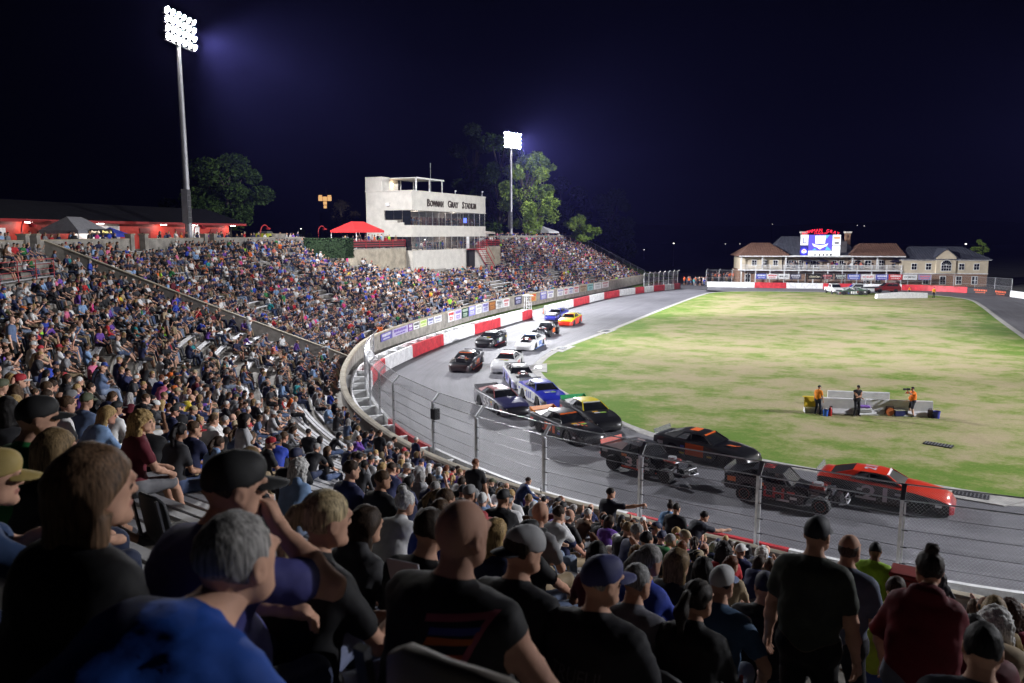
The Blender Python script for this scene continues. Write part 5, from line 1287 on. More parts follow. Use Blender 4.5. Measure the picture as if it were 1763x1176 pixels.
# ------------------------------------------------------------------ vehicles parked at the far infield edge
def pickup(label, x, y, rz, col, bed=2.2, flat=False):
    c = thing('pickup_truck', label, 'truck', (x, y, .06), rz); pm = paint(col)
    m = MB(); X = [-2.7, -2.6, -.9, .9, 1.1, 2.5, 2.7]; T = [1.0, 1.05, 1.05, 1.1, 1.12, 1.0, .85]
    m.loft([[(u, a, z) for a, z in ((-.95, .45), (-.97, .8), (-.9, t), (.9, t), (.97, .8), (.95, .45))] for u, t in zip(X, T)]); m.build('body', pm, c, smooth=True)
    m = MB(); m.loft([[(-.95, a, z) for a, z in ((-.85, 1.05), (.85, 1.05), (.7, 1.75), (-.7, 1.75))], [(.55, a, z) for a, z in ((-.85, 1.1), (.85, 1.1), (.7, 1.78), (-.7, 1.78))], [(1.2, a, z) for a, z in ((-.85, 1.1), (.85, 1.1), (.74, 1.12), (-.74, 1.12))]]); m.build('cab', pm, c, smooth=True)
    m = MB(); m.add([(1.18, -.74, 1.16), (1.18, .74, 1.16), (.63, .66, 1.72), (.63, -.66, 1.72)], [(0, 1, 2, 3)]); o = m.build('windshield', glass, c); o.location = (.03, 0, .01)
    for sg in (-1, 1):
        m = MB(); m.prism([(-.8, 1.15), (.95, 1.18), (.55, 1.68), (-.75, 1.68)], 'Y', sg*.80-.02, sg*.80+.02); m.build('side_window', glass, c)
        for u in (1.7, -1.7): wheel(c, u, sg*.85, .38, .26, rim_s)
        m = MB(); m.box((2.68, sg*.7, .85), (.08, .3, .16)); m.build('headlight', mat('lamp_glass', (.7, .7, .7), .1), c)
    m = MB(); m.box((2.7, 0, .75), (.06, 1., .22)); m.build('grille', dark_steel, c)
    m = MB(); m.box((2.74, 0, .5), (.16, 1.8, .16)); m.build('bumper', rim_s, c)
    if flat:
        m = MB(); m.box((-2.2, 0, 1.12), (3.6, 2.1, .1)); m.build('flat_bed', dark_steel, c)
        m = MB(); m.tube([(-.9, -.7, 1.1), (-.9, -.7, 2.3), (-.9, .7, 2.3), (-.9, .7, 1.1)], .05, 6); m.tube([(-.9, 0, 2.3), (-3.2, 0, 2.5)], .07, 6); m.build('crane_frame', rim_s, c)
    return c
fz = lambda px, py: up(px, py, .1)
pickup('white pickup truck parked facing the camera at the far infield', *fz(1436, 505), -PI/2-.1, (.7, .7, .7))
pickup('flatbed wrecker truck beside the white pickup', *fz(1475, 505), PI*.96, (.45, .46, .46), flat=True)
late_model('dark race car parked before the wrecker truck', *fz(1466, 507), PI*.93, (.06, .12, .07), (.05, .05, .05), number='', roof=(.06, .12, .07))
def suv(label, x, y, rz, col):
    c = thing('suv', label, 'car', (x, y, .06), rz); pm = paint(col); m = MB()
    m.loft([[(u, a, z) for a, z in ((-.9, .35), (-.93, .75), (-.85, t), (.85, t), (.93, .75), (.9, .35))] for u, t in zip([-2.35, -2.25, .9, 2.1, 2.35], [.95, 1.05, 1.05, .98, .75])]); m.build('body', pm, c, smooth=True)
    m = MB(); m.loft([[(u, a, z) for a, z in ((-.82, 1.03), (.82, 1.03), (w, t), (-w, t))] for u, t, w in ((-2.25, 1.08, .8), (-1.9, 1.68, .66), (.1, 1.72, .66), (.95, 1.06, .8))]); m.build('cabin', pm, c, smooth=True)
    for sg in (-1, 1):
        for a, b in ((-1.85, -.95), (-.85, .0)):
            m = MB(); m.prism([(a, 1.12), (b+.25, 1.12), (b, 1.58), (a+.08, 1.58)], 'Y', sg*.765-.02, sg*.765+.02); m.build('side_window', glass, c)
        for u in (1.4, -1.4): wheel(c, u, sg*.82, .36, .24, rim_s)
        m = MB(); m.box((-2.32, sg*.75, .95), (.06, .2, .3)); m.build('tail_light', mat('tail_red', (.4, .02, .02), .3), c)
    m = MB(); m.add([(.93, -.7, 1.12), (.93, .7, 1.12), (.16, .6, 1.68), (.16, -.6, 1.68)], [(0, 1, 2, 3)]); o = m.build('windshield', glass, c); o.location = (.04, 0, .02)
    return c
suv('dark red suv parked behind the white tarp wall', *fz(1525, 503), PI*.98, (.16, .012, .015))
# ------------------------------------------------------------------ people: bodies grown from signed distance fields into one continuous surface
def surf_nets(F, org, h):
    nx, ny, nz = F.shape; S = F < 0
    cnt = np.zeros((nx-1, ny-1, nz-1)); acc = np.zeros((nx-1, ny-1, nz-1, 3))
    corners = [(i, j, k) for i in (0, 1) for j in (0, 1) for k in (0, 1)]
    def V(c): return F[c[0]:nx-1+c[0], c[1]:ny-1+c[1], c[2]:nz-1+c[2]]
    for a in corners:
        for ax in range(3):
            if a[ax]: continue
            b = list(a); b[ax] = 1
            fa, fb = V(a), V(b); x = (fa < 0) != (fb < 0)
            t = np.where(x, fa/np.where(np.abs(fa-fb) < 1e-9, 1e-9, fa-fb), 0)
            cnt += x
            for q in range(3): acc[..., q] += x*(a[q] + (t if q == ax else 0))
    idx = -np.ones(cnt.shape, int); mask = cnt > 0; idx[mask] = np.arange(mask.sum())
    I = np.argwhere(mask); v = (I + acc[mask]/cnt[mask][:, None])*h + org
    faces = []
    for ax in range(3):
        u, w = [(1, 2), (2, 0), (0, 1)][ax]
        sl0 = [slice(None)]*3; sl1 = [slice(None)]*3
        sl0[ax] = slice(0, -1); sl1[ax] = slice(1, None)
        A, B = S[tuple(sl0)], S[tuple(sl1)]
        X = np.argwhere(A != B)
        X = X[(X[:, u] > 0) & (X[:, w] > 0) & (X[:, u] < F.shape[u]-1) & (X[:, w] < F.shape[w]-1)]
        if not len(X): continue
        def g(du, dw):
            Y = X.copy(); Y[:, u] -= du; Y[:, w] -= dw; return idx[Y[:, 0], Y[:, 1], Y[:, 2]]
        q = np.stack([g(1, 1), g(0, 1), g(0, 0), g(1, 0)], 1)
        flip = B[tuple(X.T)] if False else S[tuple((X + np.eye(3, dtype=int)[ax]).T)]
        q[flip] = q[flip][:, ::-1]
        faces.append(q)
    return v, np.concatenate(faces)
class Sdf:
    """primitives with a region each; regions: 0 skin 1 shirt 2 trousers 3 shoe 4 dark (brows, eyes) 5 lips"""
    def __init__(s): s.pr = []
    def cone(s, a, b, r1, r2, reg=0, k=.03, sc=None, rot=None): s.pr.append(('c', np.array(a, float), np.array(b, float), r1, r2, reg, k, sc, rot)); return s
    def ell(s, c, r, reg=0, k=.03, rot=None, cut=False): s.pr.append(('e', np.array(c, float), np.array(r, float), rot, cut, reg, k)); return s
    def box(s):
        lo, hi = np.full(3, 9.), np.full(3, -9.)
        for p in s.pr:
            if p[0] == 'c':
                r = max(p[3], p[4])*(max(p[7]) if p[7] is not None else 1); lo = np.minimum(lo, np.minimum(p[1], p[2])-r); hi = np.maximum(hi, np.maximum(p[1], p[2])+r)
            else: r = max(p[2]); lo = np.minimum(lo, p[1]-r); hi = np.maximum(hi, p[1]+r)
        return lo, hi
    def dist(s, p, P):
        if p[0] == 'c':
            a, b, r1, r2, sc, rot = p[1], p[2], p[3], p[4], p[7], p[8]
            Q = P-a; ba = b-a
            if sc is not None:
                R = np.eye(3) if rot is None else np.array(rot); Q = (Q @ R)/sc; ba = (ba @ R)/sc
            L2 = max(1e-9, ba @ ba); t = np.clip((Q @ ba)/L2, 0, 1)
            d = np.sqrt(((Q - t[..., None]*ba)**2).sum(-1)) - (r1+(r2-r1)*t)
            return d*(min(sc) if sc is not None else 1)
        c, r, rot = p[1], p[2], p[3]; Q = P-c
        if rot is not None: Q = Q @ np.array(rot)
        q = np.sqrt(((Q/r)**2).sum(-1)); return (q-1)*min(r)
    def eval(s, org, h, n, disp=None):
        F = np.full(n, .3); E = .12
        for p in s.pr:
            cut = p[0] == 'e' and p[4]
            if p[0] == 'c':
                r = max(p[3], p[4])*(max(p[7]) if p[7] is not None else 1); lo, hi = np.minimum(p[1], p[2])-r-E, np.maximum(p[1], p[2])+r+E
            else: lo, hi = p[1]-max(p[2])-E, p[1]+max(p[2])+E
            i0 = np.clip(np.floor((lo-org)/h).astype(int), 0, np.array(n)-1); i1 = np.clip(np.ceil((hi-org)/h).astype(int)+1, 1, n)
            ax = [org[q]+h*np.arange(i0[q], i1[q]) for q in range(3)]
            P = np.stack(np.meshgrid(*ax, indexing='ij'), -1); d = s.dist(p, P); k = p[6]
            sl = tuple(slice(i0[q], i1[q]) for q in range(3)); f = F[sl]
            if cut: d = -d; hh = np.clip(.5+.5*(d-f)/k, 0, 1); F[sl] = f*(1-hh)+d*hh+k*hh*(1-hh)
            else: hh = np.clip(.5+.5*(f-d)/k, 0, 1); F[sl] = f*(1-hh)+d*hh-k*hh*(1-hh)
        if disp is not None:
            ax = [org[q]+h*np.arange(n[q]) for q in range(3)]; P = np.stack(np.meshgrid(*ax, indexing='ij'), -1); F = F+disp(P)
        return F
    def mesh(s, h, disp=None, clip=None, kk=.016):
        lo, hi = s.box(); lo = lo-2.5*h; n = tuple(np.ceil((hi-lo)/h+3).astype(int)); F = s.eval(lo, h, n, disp)
        if clip is not None:
            ax = [lo[q]+h*np.arange(n[q]) for q in range(3)]; P = np.stack(np.meshgrid(*ax, indexing='ij'), -1); C = clip(P); hh_ = np.clip(.5+.5*(C-F)/kk, 0, 1); F = F*(1-hh_)+C*hh_+kk*hh_*(1-hh_)
        return surf_nets(F, lo, h)
    def regions(s, v):
        D = np.full((len(v), 6), .2)
        for p in s.pr:
            if p[0] == 'e' and p[4]: continue
            r = p[5]; D[:, r] = np.minimum(D[:, r], s.dist(p, v))
        return D
def unit(v): v = np.array(v, float); return v/np.linalg.norm(v)
def ik(a, c, l1, l2, hint):
    a, c = np.array(a, float), np.array(c, float); d = c-a; L = np.linalg.norm(d)
    if L > (l1+l2)*.995: c = a+d/L*(l1+l2)*.995; d = c-a; L = np.linalg.norm(d)
    u = d/L; x = (l1*l1-l2*l2+L*L)/(2*L); hgt = math.sqrt(max(0, l1*l1-x*x)); hv = np.array(hint, float); hv = hv-u*(hv @ u)
    hv = hv/max(1e-6, np.linalg.norm(hv)); return a+u*x+hv*hgt, c
def rot_m(yaw=0, pitch=0, roll=0): return np.array(Matrix.Rotation(yaw, 3, 'Z') @ Matrix.Rotation(pitch, 3, 'X') @ Matrix.Rotation(roll, 3, 'Y'))
def head_sdf(s, O, R, full=True, sc=1.):
    """head in its own frame: face +Y, up +Z, centre O"""
    T = lambda p: O+R @ (np.array(p)*sc)
    s.ell(T((0, -.012, .028)), np.array((.076, .098, .096))*sc, 0, .02, R)
    s.cone(T((0, .022, -.02)), T((0, .056, -.086)), .066*sc, .034*sc, 0, .03)
    s.cone(T((-.03, .02, -.06)), T((.03, .02, -.06)), .045*sc, .045*sc, 0, .02)
    if full:
        s.cone(T((0, .087, .022)), T((0, .1025, -.014)), .0075*sc, .0098*sc, 0, .012)
        for q in (-1, 1): s.ell(T((q*.011, .094, -.02)), np.array((.0075, .010, .007))*sc, 0, .006, R)
        s.cone(T((-.036, .084, .03)), T((.036, .084, .03)), .013*sc, .013*sc, 0, .016)
        for q in (-1, 1):
            s.ell(T((q*.033, .098, .008)), np.array((.017, .012, .011))*sc, 0, .012, R, True)
            s.ell(T((q*.031, .081, .008)), np.array((.0095, .0105, .0075))*sc, 4, .004, R)
            s.ell(T((q*.035, .096, .032)), np.array((.018, .005, .004))*sc, 4, .004, R)
            s.ell(T((q*.079, -.008, -.006)), np.array((.011, .022, .033))*sc, 0, .008, R)
            s.ell(T((q*.087, -.004, -.004)), np.array((.006, .011, .018))*sc, 0, .006, R, True)
        s.ell(T((0, .0845, -.049)), np.array((.022, .012, .0048))*sc, 5, .005, R); s.ell(T((0, .0825, -.059)), np.array((.019, .012, .0052))*sc, 5, .005, R)
        s.ell(T((0, .078, -.093)), np.array((.02, .017, .016))*sc, 0, .02, R)
    else:
        s.cone(T((0, .09, .01)), T((0, .104, -.02)), .009*sc, .012*sc, 0, .014)
        for q in (-1, 1):
            s.ell(T((q*.079, -.008, -.006)), np.array((.013, .022, .033))*sc, 0, .008, R); s.ell(T((q*.032, .081, .010)), np.array((.011, .0125, .009))*sc, 4, .004, R)
def hand_sdf(s, W, D, N, side, curl=.5, fine=True):
    """W wrist, D direction of the fingers, N palm normal; thumb on the given side"""
    D = unit(D); N = unit(N-D*(N @ D)); X = np.cross(D, N)*side
    c = W+D*.05; s.cone(W, W+D*.08, .026, .03, 0, .015, (1, 1, 1))
    s.cone(W+D*.05+X*.022, W+D*.085+X*.024, .016, .014, 0, .01); s.cone(W+D*.05-X*.022, W+D*.085-X*.024, .016, .014, 0, .01)
    for i, (o, L) in enumerate(((.030, .072), (.010, .082), (-.010, .076), (-.030, .06))):
        b = W+D*.092+X*o; a1 = curl*.9; d1 = D*math.cos(a1)+N*math.sin(a1); m_ = b+d1*L*.5; a2 = curl*1.9; d2 = D*math.cos(a2)+N*math.sin(a2); e = m_+d2*L*.5
        s.cone(b, m_, .0098, .009, 0, .004); s.cone(m_, e, .009, .0075, 0, .004)
    b = W+D*.025+X*.026; d1 = unit(D*.7+X*.7+N*.25); m_ = b+d1*.045; e = m_+unit(D*.9+X*.25+N*.35)*.035; s.cone(b, m_, .013, .011, 0, .008); s.cone(m_, e, .0105, .0085, 0, .004)
def make_person(P, h=.03, hh=.018, fine=False):
    """P: pose and build. Returns vertices, quads, region distances, head frame."""
    S = Sdf(); g = P.get('girth', 1.); fem = P.get('fem', 0); kid = P.get('kid', 1.)
    pel = np.array(P.get('pel', (0, 0, .55))); lean = P.get('lean', 0.); tw = P.get('twist', 0.); side = P.get('side', 0.)
    Rt = rot_m(tw, -lean, side); up_ = Rt @ np.array((0, 0, 1.)); fw = Rt @ np.array((0, 1., 0)); rt = Rt @ np.array((1., 0, 0))
    hunch = P.get('hunch', .15)
    sp = .47; mid = pel+up_*.24-fw*hunch*.15; up2 = unit(up_+fw*hunch); chest = mid+up2*.17; nb = chest+up2*.13-fw*.01
    sw = (.178 if not fem else .155)*(.75+.25*g); sh = {q: nb-up2*.055+rt*q*sw+fw*.012 for q in (-1, 1)}
    slv = P.get('sleeve', 'short'); cl = .011
    # torso
    hw = .085 if not fem else .095
    S.cone(pel-rt*hw, pel+rt*hw, .115*g, .115*g, 2, .05)
    S.cone(pel+up_*.06, mid+up2*.02, .148*g, .15*g, 1, .05, (1.08, .82, 1), Rt)
    S.cone(mid-up2*.02, chest, .152*g, .158*(.6+.4*g), 1, .06, (1.12, .80, 1), Rt)
    if g > 1.08: S.ell(pel+up_*.16+fw*.07*g, np.array((.16, .14, .15))*g, 1, .06, Rt)
    S.cone(chest-rt*sw*.55+up2*.035, chest+rt*sw*.55+up2*.035, .112*(.7+.3*g), .112*(.7+.3*g), 1, .05)
    S.cone(sh[-1]*.86+nb*.14, sh[1]*.86+nb*.14, .062, .062, 1, .05)
    if fem:
        for q in (-1, 1): S.ell(chest+fw*.105+rt*q*.068-up2*.03, (.062, .058, .062), 1, .03)
    S.cone(nb-up2*.05, nb+up2*.02, .07, .062, 1, .03)
    # neck and head
    Rh = rot_m(tw+P.get('hyaw', 0.), P.get('hpitch', -.05)-lean*.25); hs = 1.0*P.get('head', .945)
    hc = nb+unit(up2*.7+np.array((0, 0, .6))+fw*.18)*.175+fw*.015
    S.cone(nb-up2*.03, hc+Rh @ np.array((0, -.02, -.05)), .058 if not fem else .049, .054 if not fem else .045, 0, .03)
    # arms
    hands = P.get('hands', {}); ua, fa_ = .285, .255; HS = Sdf(); hp = []
    for q in (-1, 1):
        if P.get('mouth') == q: hands = dict(hands); hands[q] = tuple(hc+Rh @ np.array((q*.05, .135, -.13)))
        tgt = hands.get(q, (q*.13, .34, .66)); hint = P.get('ehint', {}).get(q, (q*.7, -.45, -.6))
        el, wr = ik(sh[q], tgt, ua, fa_, hint); ag = .75+.25*g; af = 1 if not fem else .86
        if slv == 'none': S.cone(sh[q], el, .052*ag*af, .041*ag*af, 0, .025); S.cone(sh[q], sh[q]*.95+el*.05, .066*ag*af, .06*ag*af, 1, .03)
        elif slv == 'short':
            m_ = sh[q]*.42+el*.58; S.cone(sh[q], m_, .062*ag*af, (.056+cl)*ag*af, 1, .025); S.cone(sh[q], el, .048*ag*af, .041*ag*af, 0, .012)
        else: S.cone(sh[q], el, .064*ag*af, .053*ag*af, 1, .025)
        if slv == 'long': S.cone(el, wr, .05*ag*af, .036*ag*af, 1, .02); S.cone(el, wr, .036*af, .027*af, 0, .01)
        else: S.cone(el, el*.55+wr*.45, .042*ag*af, .043*ag*af, 0, .02); S.cone(el*.55+wr*.45, wr, .042*ag*af, .027*af, 0, .02)
        d = unit(wr-el); hd = P.get('hdir', {}).get(q); 
        if hd is not None: d = unit(hd)
        Nn = np.array(P.get('palm', {}).get(q, (-q*.5, .1, -.8)), float)
        if fine: hand_sdf(HS, wr, d, Nn, -q, P.get('curl', .5))
        S.cone(wr, wr+d*(.05 if fine else .12), .027, .025 if fine else .03, 0, .02)
        if not fine: S.cone(wr+d*.05, wr+d*.12, .034, .028, 0, .02, (1, 1, 1))
        hp.append((wr, d))
    # legs
    feet = P.get('feet', {-1: (-.1, .52, .06), 1: (.1, .52, .06)}); lg = P.get('leg', 'long')
    for q in (-1, 1):
        hj = pel+rt*q*hw*.95-np.array((0, 0, .01)); kn, an = ik(hj, feet[q], .43, .43, P.get('khint', {}).get(q, (q*.12, .8, .7)))
        tg = .8+.2*g
        if lg == 'long': S.cone(hj, kn, .098*tg, .066*tg, 2, .04); S.cone(kn, an+np.array((0, 0, .03)), .064*tg, .05*tg, 2, .03)
        else:
            S.cone(hj, kn*.92+hj*.08, .1*tg, .076*tg, 2, .03); S.cone(hj*.3+kn*.7, kn, .058*tg, .052*tg, 0, .015); S.cone(kn, kn*.6+an*.4, .05*tg, .056*tg, 0, .02); S.cone(kn*.6+an*.4, an, .056*tg, .036*tg, 0, .02)
        fd = P.get('fdir', {}).get(q, (q*.2, 1, -.08)); fd = unit(fd)
        S.cone(an+np.array((0, 0, .01)), an-np.array((0, 0, .02)), .042, .045, 3, .02); S.cone(an-fd*.03-np.array((0, 0, .025)), an+fd*.15-np.array((0, 0, .03)), .04, .036, 3, .02, (1, 1, .8))
    if P.get('hood'): S.cone(nb-fw*.06+up2*.05-rt*.05, nb-fw*.06+up2*.05+rt*.05, .06, .06, 1, .03)
    ph = P.get('seed', 1)*1.7
    def wr_(Q):
        x, y, z = Q[..., 0], Q[..., 1], Q[..., 2]; a = .0026 if fine else .004
        return a*(np.sin(x*31+5*np.sin(z*17+ph)+ph)*np.sin(z*37+4*np.sin(y*19+x*11)+y*23+ph)+.6*np.sin(z*61+y*29+7*np.sin(x*23)))
    V, Fc = S.mesh(h, wr_)
    D = S.regions(V)
    if not fine: pass
    H = Sdf(); head_sdf(H, hc, Rh, hh < .014, hs); H.cone(nb+up2*.01, hc+Rh @ np.array((0, -.02, -.05)), .05 if not fem else .042, .05 if not fem else .042, 0, .02)
    V2, F2 = H.mesh(hh); D2 = H.regions(V2); D2[:, 0] = np.minimum(D2[:, 0], .0 + D2[:, 0])
    if fine and HS.pr:
        parts = []
        V3, F3 = HS.mesh(.0062); D3 = HS.regions(V3); V2, F2, D2 = np.r_[V2, V3], np.r_[F2, F3+len(V2)], np.r_[D2, D3]
    Fc = np.r_[Fc, F2+len(V)]; V = np.r_[V, V2]; D = np.r_[D, D2]
    M4_ = np.eye(4); M4_[:3, :3] = Rh*hs; M4_[:3, 3] = hc
    return V*kid, Fc, D, Matrix(M4_.tolist()), hp, (nb, up2, fw, rt, chest)
def region_attr(D):
    """four soft weights: shirt, trousers, shoe, dark; the material sharpens them"""
    w = []
    for r in (1, 2, 3, 4, 5):
        o = np.min(np.delete(D, r, 1), 1); w.append(np.clip(.5+(o-D[:, r])/.02, 0, 1))
    return np.stack(w, 1)
def to_mesh(name, V, Fc, W, mats, smooth=True):
    me = bpy.data.meshes.new(name); me.vertices.add(len(V)); me.vertices.foreach_set('co', np.asarray(V, np.float32).ravel())
    me.loops.add(Fc.size); me.loops.foreach_set('vertex_index', np.asarray(Fc, np.int32).ravel()); me.polygons.add(len(Fc))
    me.polygons.foreach_set('loop_start', np.arange(0, Fc.size, 4, dtype=np.int32)); me.polygons.foreach_set('use_smooth', np.full(len(Fc), smooth))
    me.update(); me.validate()
    if W is not None:
        for i, nm in enumerate(('w_shirt', 'w_pants', 'w_shoe', 'w_dark', 'w_lip')[:W.shape[1]]):
            a = me.attributes.new(nm, 'FLOAT', 'POINT'); a.data.foreach_set('value', W[:, i].astype(np.float32))
    for m in mats: me.materials.append(m)
    return me
def person_mat(name, hair=False):
    m = bpy.data.materials.new(name); m.use_nodes = True; N = m.node_tree.nodes; L = m.node_tree.links; b = N['Principled BSDF']
    def A(n, t='INSTANCER'): a = N.new('ShaderNodeAttribute'); a.attribute_name = n; a.attribute_type = t; return a
    def mixc(f, c1, c2):
        x = N.new('ShaderNodeMix'); x.data_type = 'RGBA'; L.new(f, x.inputs[0]); L.new(c1, x.inputs[6])
        if isinstance(c2, tuple): x.inputs[7].default_value = (*c2, 1)
        else: L.new(c2, x.inputs[7])
        return x.outputs[2]
    def step(n):
        a = A(n, 'GEOMETRY'); r = N.new('ShaderNodeMapRange'); r.inputs[1].default_value = .44; r.inputs[2].default_value = .56; L.new(a.outputs['Fac'], r.inputs[0]); return r.outputs[0]
    tc = N.new('ShaderNodeTexCoord')
    if hair:
        a = A('hair'); mp = N.new('ShaderNodeMapping'); mp.inputs['Scale'].default_value = (120, 120, 9); L.new(tc.outputs['Object'], mp.inputs[0])
        no = N.new('ShaderNodeTexNoise'); no.inputs['Scale'].default_value = 1; no.inputs['Detail'].default_value = 3; L.new(mp.outputs[0], no.inputs['Vector'])
        mr = N.new('ShaderNodeMapRange'); mr.inputs[1].default_value = .3; mr.inputs[2].default_value = .7; mr.inputs[3].default_value = .35; mr.inputs[4].default_value = 1.7; L.new(no.outputs['Fac'], mr.inputs[0])
        mu = N.new('ShaderNodeMix'); mu.data_type = 'RGBA'; mu.blend_type = 'MULTIPLY'; mu.inputs[0].default_value = 1; L.new(a.outputs['Color'], mu.inputs[6]); L.new(mr.outputs[0], mu.inputs[7]); L.new(mu.outputs[2], b.inputs['Base Color'])
        bp = N.new('ShaderNodeBump'); bp.inputs['Strength'].default_value = .35; bp.inputs['Distance'].default_value = .006; L.new(no.outputs['Fac'], bp.inputs['Height']); L.new(bp.outputs[0], b.inputs['Normal'])
        b.inputs['Roughness'].default_value = .62; b.inputs['Specular IOR Level'].default_value = .2
        return m
    no = N.new('ShaderNodeTexNoise'); no.inputs['Scale'].default_value = 16; no.inputs['Detail'].default_value = 4; L.new(tc.outputs['Object'], no.inputs['Vector'])
    bp = N.new('ShaderNodeBump'); bp.inputs['Strength'].default_value = .12; bp.inputs['Distance'].default_value = .012; L.new(no.outputs['Fac'], bp.inputs['Height']); L.new(bp.outputs[0], b.inputs['Normal'])
    c = A('skin').outputs['Color']
    c = mixc(step('w_lip'), c, (.40, .18, .14)); c = mixc(step('w_dark'), c, (.03, .02, .016))
    c = mixc(step('w_shoe'), c, A('shoe').outputs['Color']); c = mixc(step('w_pants'), c, A('pants').outputs['Color']); c = mixc(step('w_shirt'), c, A('shirt').outputs['Color'])
    n2 = N.new('ShaderNodeTexNoise'); n2.inputs['Scale'].default_value = 9; n2.inputs['Detail'].default_value = 6; L.new(tc.outputs['Object'], n2.inputs['Vector'])
    mr = N.new('ShaderNodeMapRange'); mr.inputs[1].default_value = .3; mr.inputs[2].default_value = .7; mr.inputs[3].default_value = .84; mr.inputs[4].default_value = 1.16; L.new(n2.outputs['Fac'], mr.inputs[0])
    mu = N.new('ShaderNodeMix'); mu.data_type = 'RGBA'; mu.blend_type = 'MULTIPLY'; mu.inputs[0].default_value = 1; L.new(c, mu.inputs[6]); L.new(mr.outputs[0], mu.inputs[7]); c = mu.outputs[2]
    L.new(c, b.inputs['Base Color']); b.inputs['Roughness'].default_value = .72; b.inputs['Specular IOR Level'].default_value = .25
    return m
body_m = person_mat('person_body'); hair_m = person_mat('person_hair', True)
def attr_mat(name, attr, rough=.7):
    m = bpy.data.materials.new(name); m.use_nodes = True; N = m.node_tree.nodes; a = N.new('ShaderNodeAttribute'); a.attribute_name = attr; a.attribute_type = 'INSTANCER'
    m.node_tree.links.new(a.outputs['Color'], N['Principled BSDF'].inputs['Base Color']); N['Principled BSDF'].inputs['Roughness'].default_value = rough; return m
cap_m = attr_mat('person_cap', 'cap'); brim_m = attr_mat('person_brim', 'brim')
# ---- hair and headwear in the head frame
def nz3(P, f, s=0): return np.sin(P[..., 0]*f+s+2*np.sin(P[..., 2]*f*.6))*np.sin(P[..., 1]*f*1.1+1.3*s)*np.sin(P[..., 2]*f*.9+s)
def hair_mesh(kind, h=.013, amp=1.):
    S = Sdf(); dispf = lambda P: .004*amp*nz3(P, 90, 1)+.003*amp*nz3(P, 160, 2)
    front = lambda P: P[..., 1]*.9-(P[..., 2]-.028)*1.0-.06+.006*nz3(P, 70, 3)    # hairline: keeps the face free
    clip = front
    if kind in ('short', 'grey_short'):
        S.ell((0, -.018, .034), (.081, .103, .104), 0, .02); clip = lambda P: np.maximum(front(P), -(P[..., 2]+.045+.55*np.minimum(0, P[..., 1]+.02)+.3*np.maximum(0, -P[..., 1]-.02)*0+.008*nz3(P, 60, 1)))
    elif kind == 'buzz':
        S.ell((0, -.014, .03), (.0795, .1015, .099), 0, .02); clip = lambda P: np.maximum(front(P), -(P[..., 2]+.035+.6*np.minimum(0, P[..., 1]+.02))); dispf = None
    elif kind == 'long':
        S.ell((0, -.018, .036), (.092, .112, .107), 0, .02)
        for q in (-1, 1): S.cone((q*.06, -.03, 0), (q*.085, -.055, -.2), .045, .05, 0, .05); S.cone((q*.085, -.055, -.2), (q*.07, -.08, -.33), .05, .03, 0, .04)
        S.cone((0, -.07, 0), (0, -.105, -.22), .07, .07, 0, .05); S.cone((0, -.105, -.22), (0, -.11, -.36), .07, .04, 0, .05)
        clip = lambda P: np.where(P[..., 2] > -.05, front(P), P[..., 1]-.0)
        dispf = lambda P: .0025*amp*np.sin(P[..., 0]*150+3*np.sin(P[..., 2]*20))+.005*nz3(P, 45)
    elif kind == 'bob':
        S.ell((0, -.018, .034), (.092, .112, .107), 0, .02)
        for q in (-1, 1): S.cone((q*.06, -.02, 0), (q*.08, -.03, -.12), .045, .042, 0, .05)
        S.cone((0, -.07, 0), (0, -.085, -.12), .07, .06, 0, .05); clip = lambda P: np.where(P[..., 2] > -.05, front(P), P[..., 1]-.025)
        dispf = lambda P: .0022*amp*np.sin(P[..., 0]*170+3*np.sin(P[..., 2]*20))+.005*nz3(P, 45)
    elif kind == 'ponytail':
        S.ell((0, -.016, .034), (.084, .105, .103), 0, .02); S.ell((0, -.125, .06), (.026, .026, .026), 0, .02)
        S.cone((0, -.14, .06), (0, -.185, -.03), .026, .04, 0, .02); S.cone((0, -.185, -.03), (0, -.17, -.2), .04, .016, 0, .03)
        clip = lambda P: np.maximum(front(P), np.where(P[..., 1] > -.1, -(P[..., 2]+.06+.5*np.minimum(0, P[..., 1]+.02)), -9)); dispf = lambda P: .004*amp*np.sin(P[..., 0]*170+3*np.sin(P[..., 2]*20))
    elif kind == 'bun':
        S.ell((0, -.016, .034), (.085, .106, .103), 0, .02); S.ell((0, -.06, .15), (.045, .045, .038), 0, .015); clip = lambda P: np.maximum(front(P), -(P[..., 2]+.07+.5*np.minimum(0, P[..., 1]+.02)))
        dispf = lambda P: .006*amp*nz3(P, 80, 1)+.004*nz3(P, 150, 2)
    elif kind == 'curly':
        S.ell((0, -.02, .04), (.11, .125, .115), 0, .02); S.cone((0, -.07, 0), (0, -.1, -.17), .1, .09, 0, .05)
        for q in (-1, 1): S.cone((q*.08, -.02, 0), (q*.1, -.04, -.15), .05, .05, 0, .05)
        clip = lambda P: np.where(P[..., 2] > -.06, front(P)-.005, P[..., 1]-.01); dispf = lambda P: .013*nz3(P, 75, 1)+.008*nz3(P, 130, 2)
    elif kind == 'fringe':    # bald crown with a ring of hair
        S.ell((0, -.015, .024), (.0790, .1008, .0985), 0, .02); clip = lambda P: np.maximum.reduce([P[..., 2]-.05+.5*np.maximum(0, P[..., 1])+.012*nz3(P, 50, 2), -(P[..., 2]+.055), P[..., 1]-.03])
    V, F = S.mesh(h, dispf, clip); return V, F
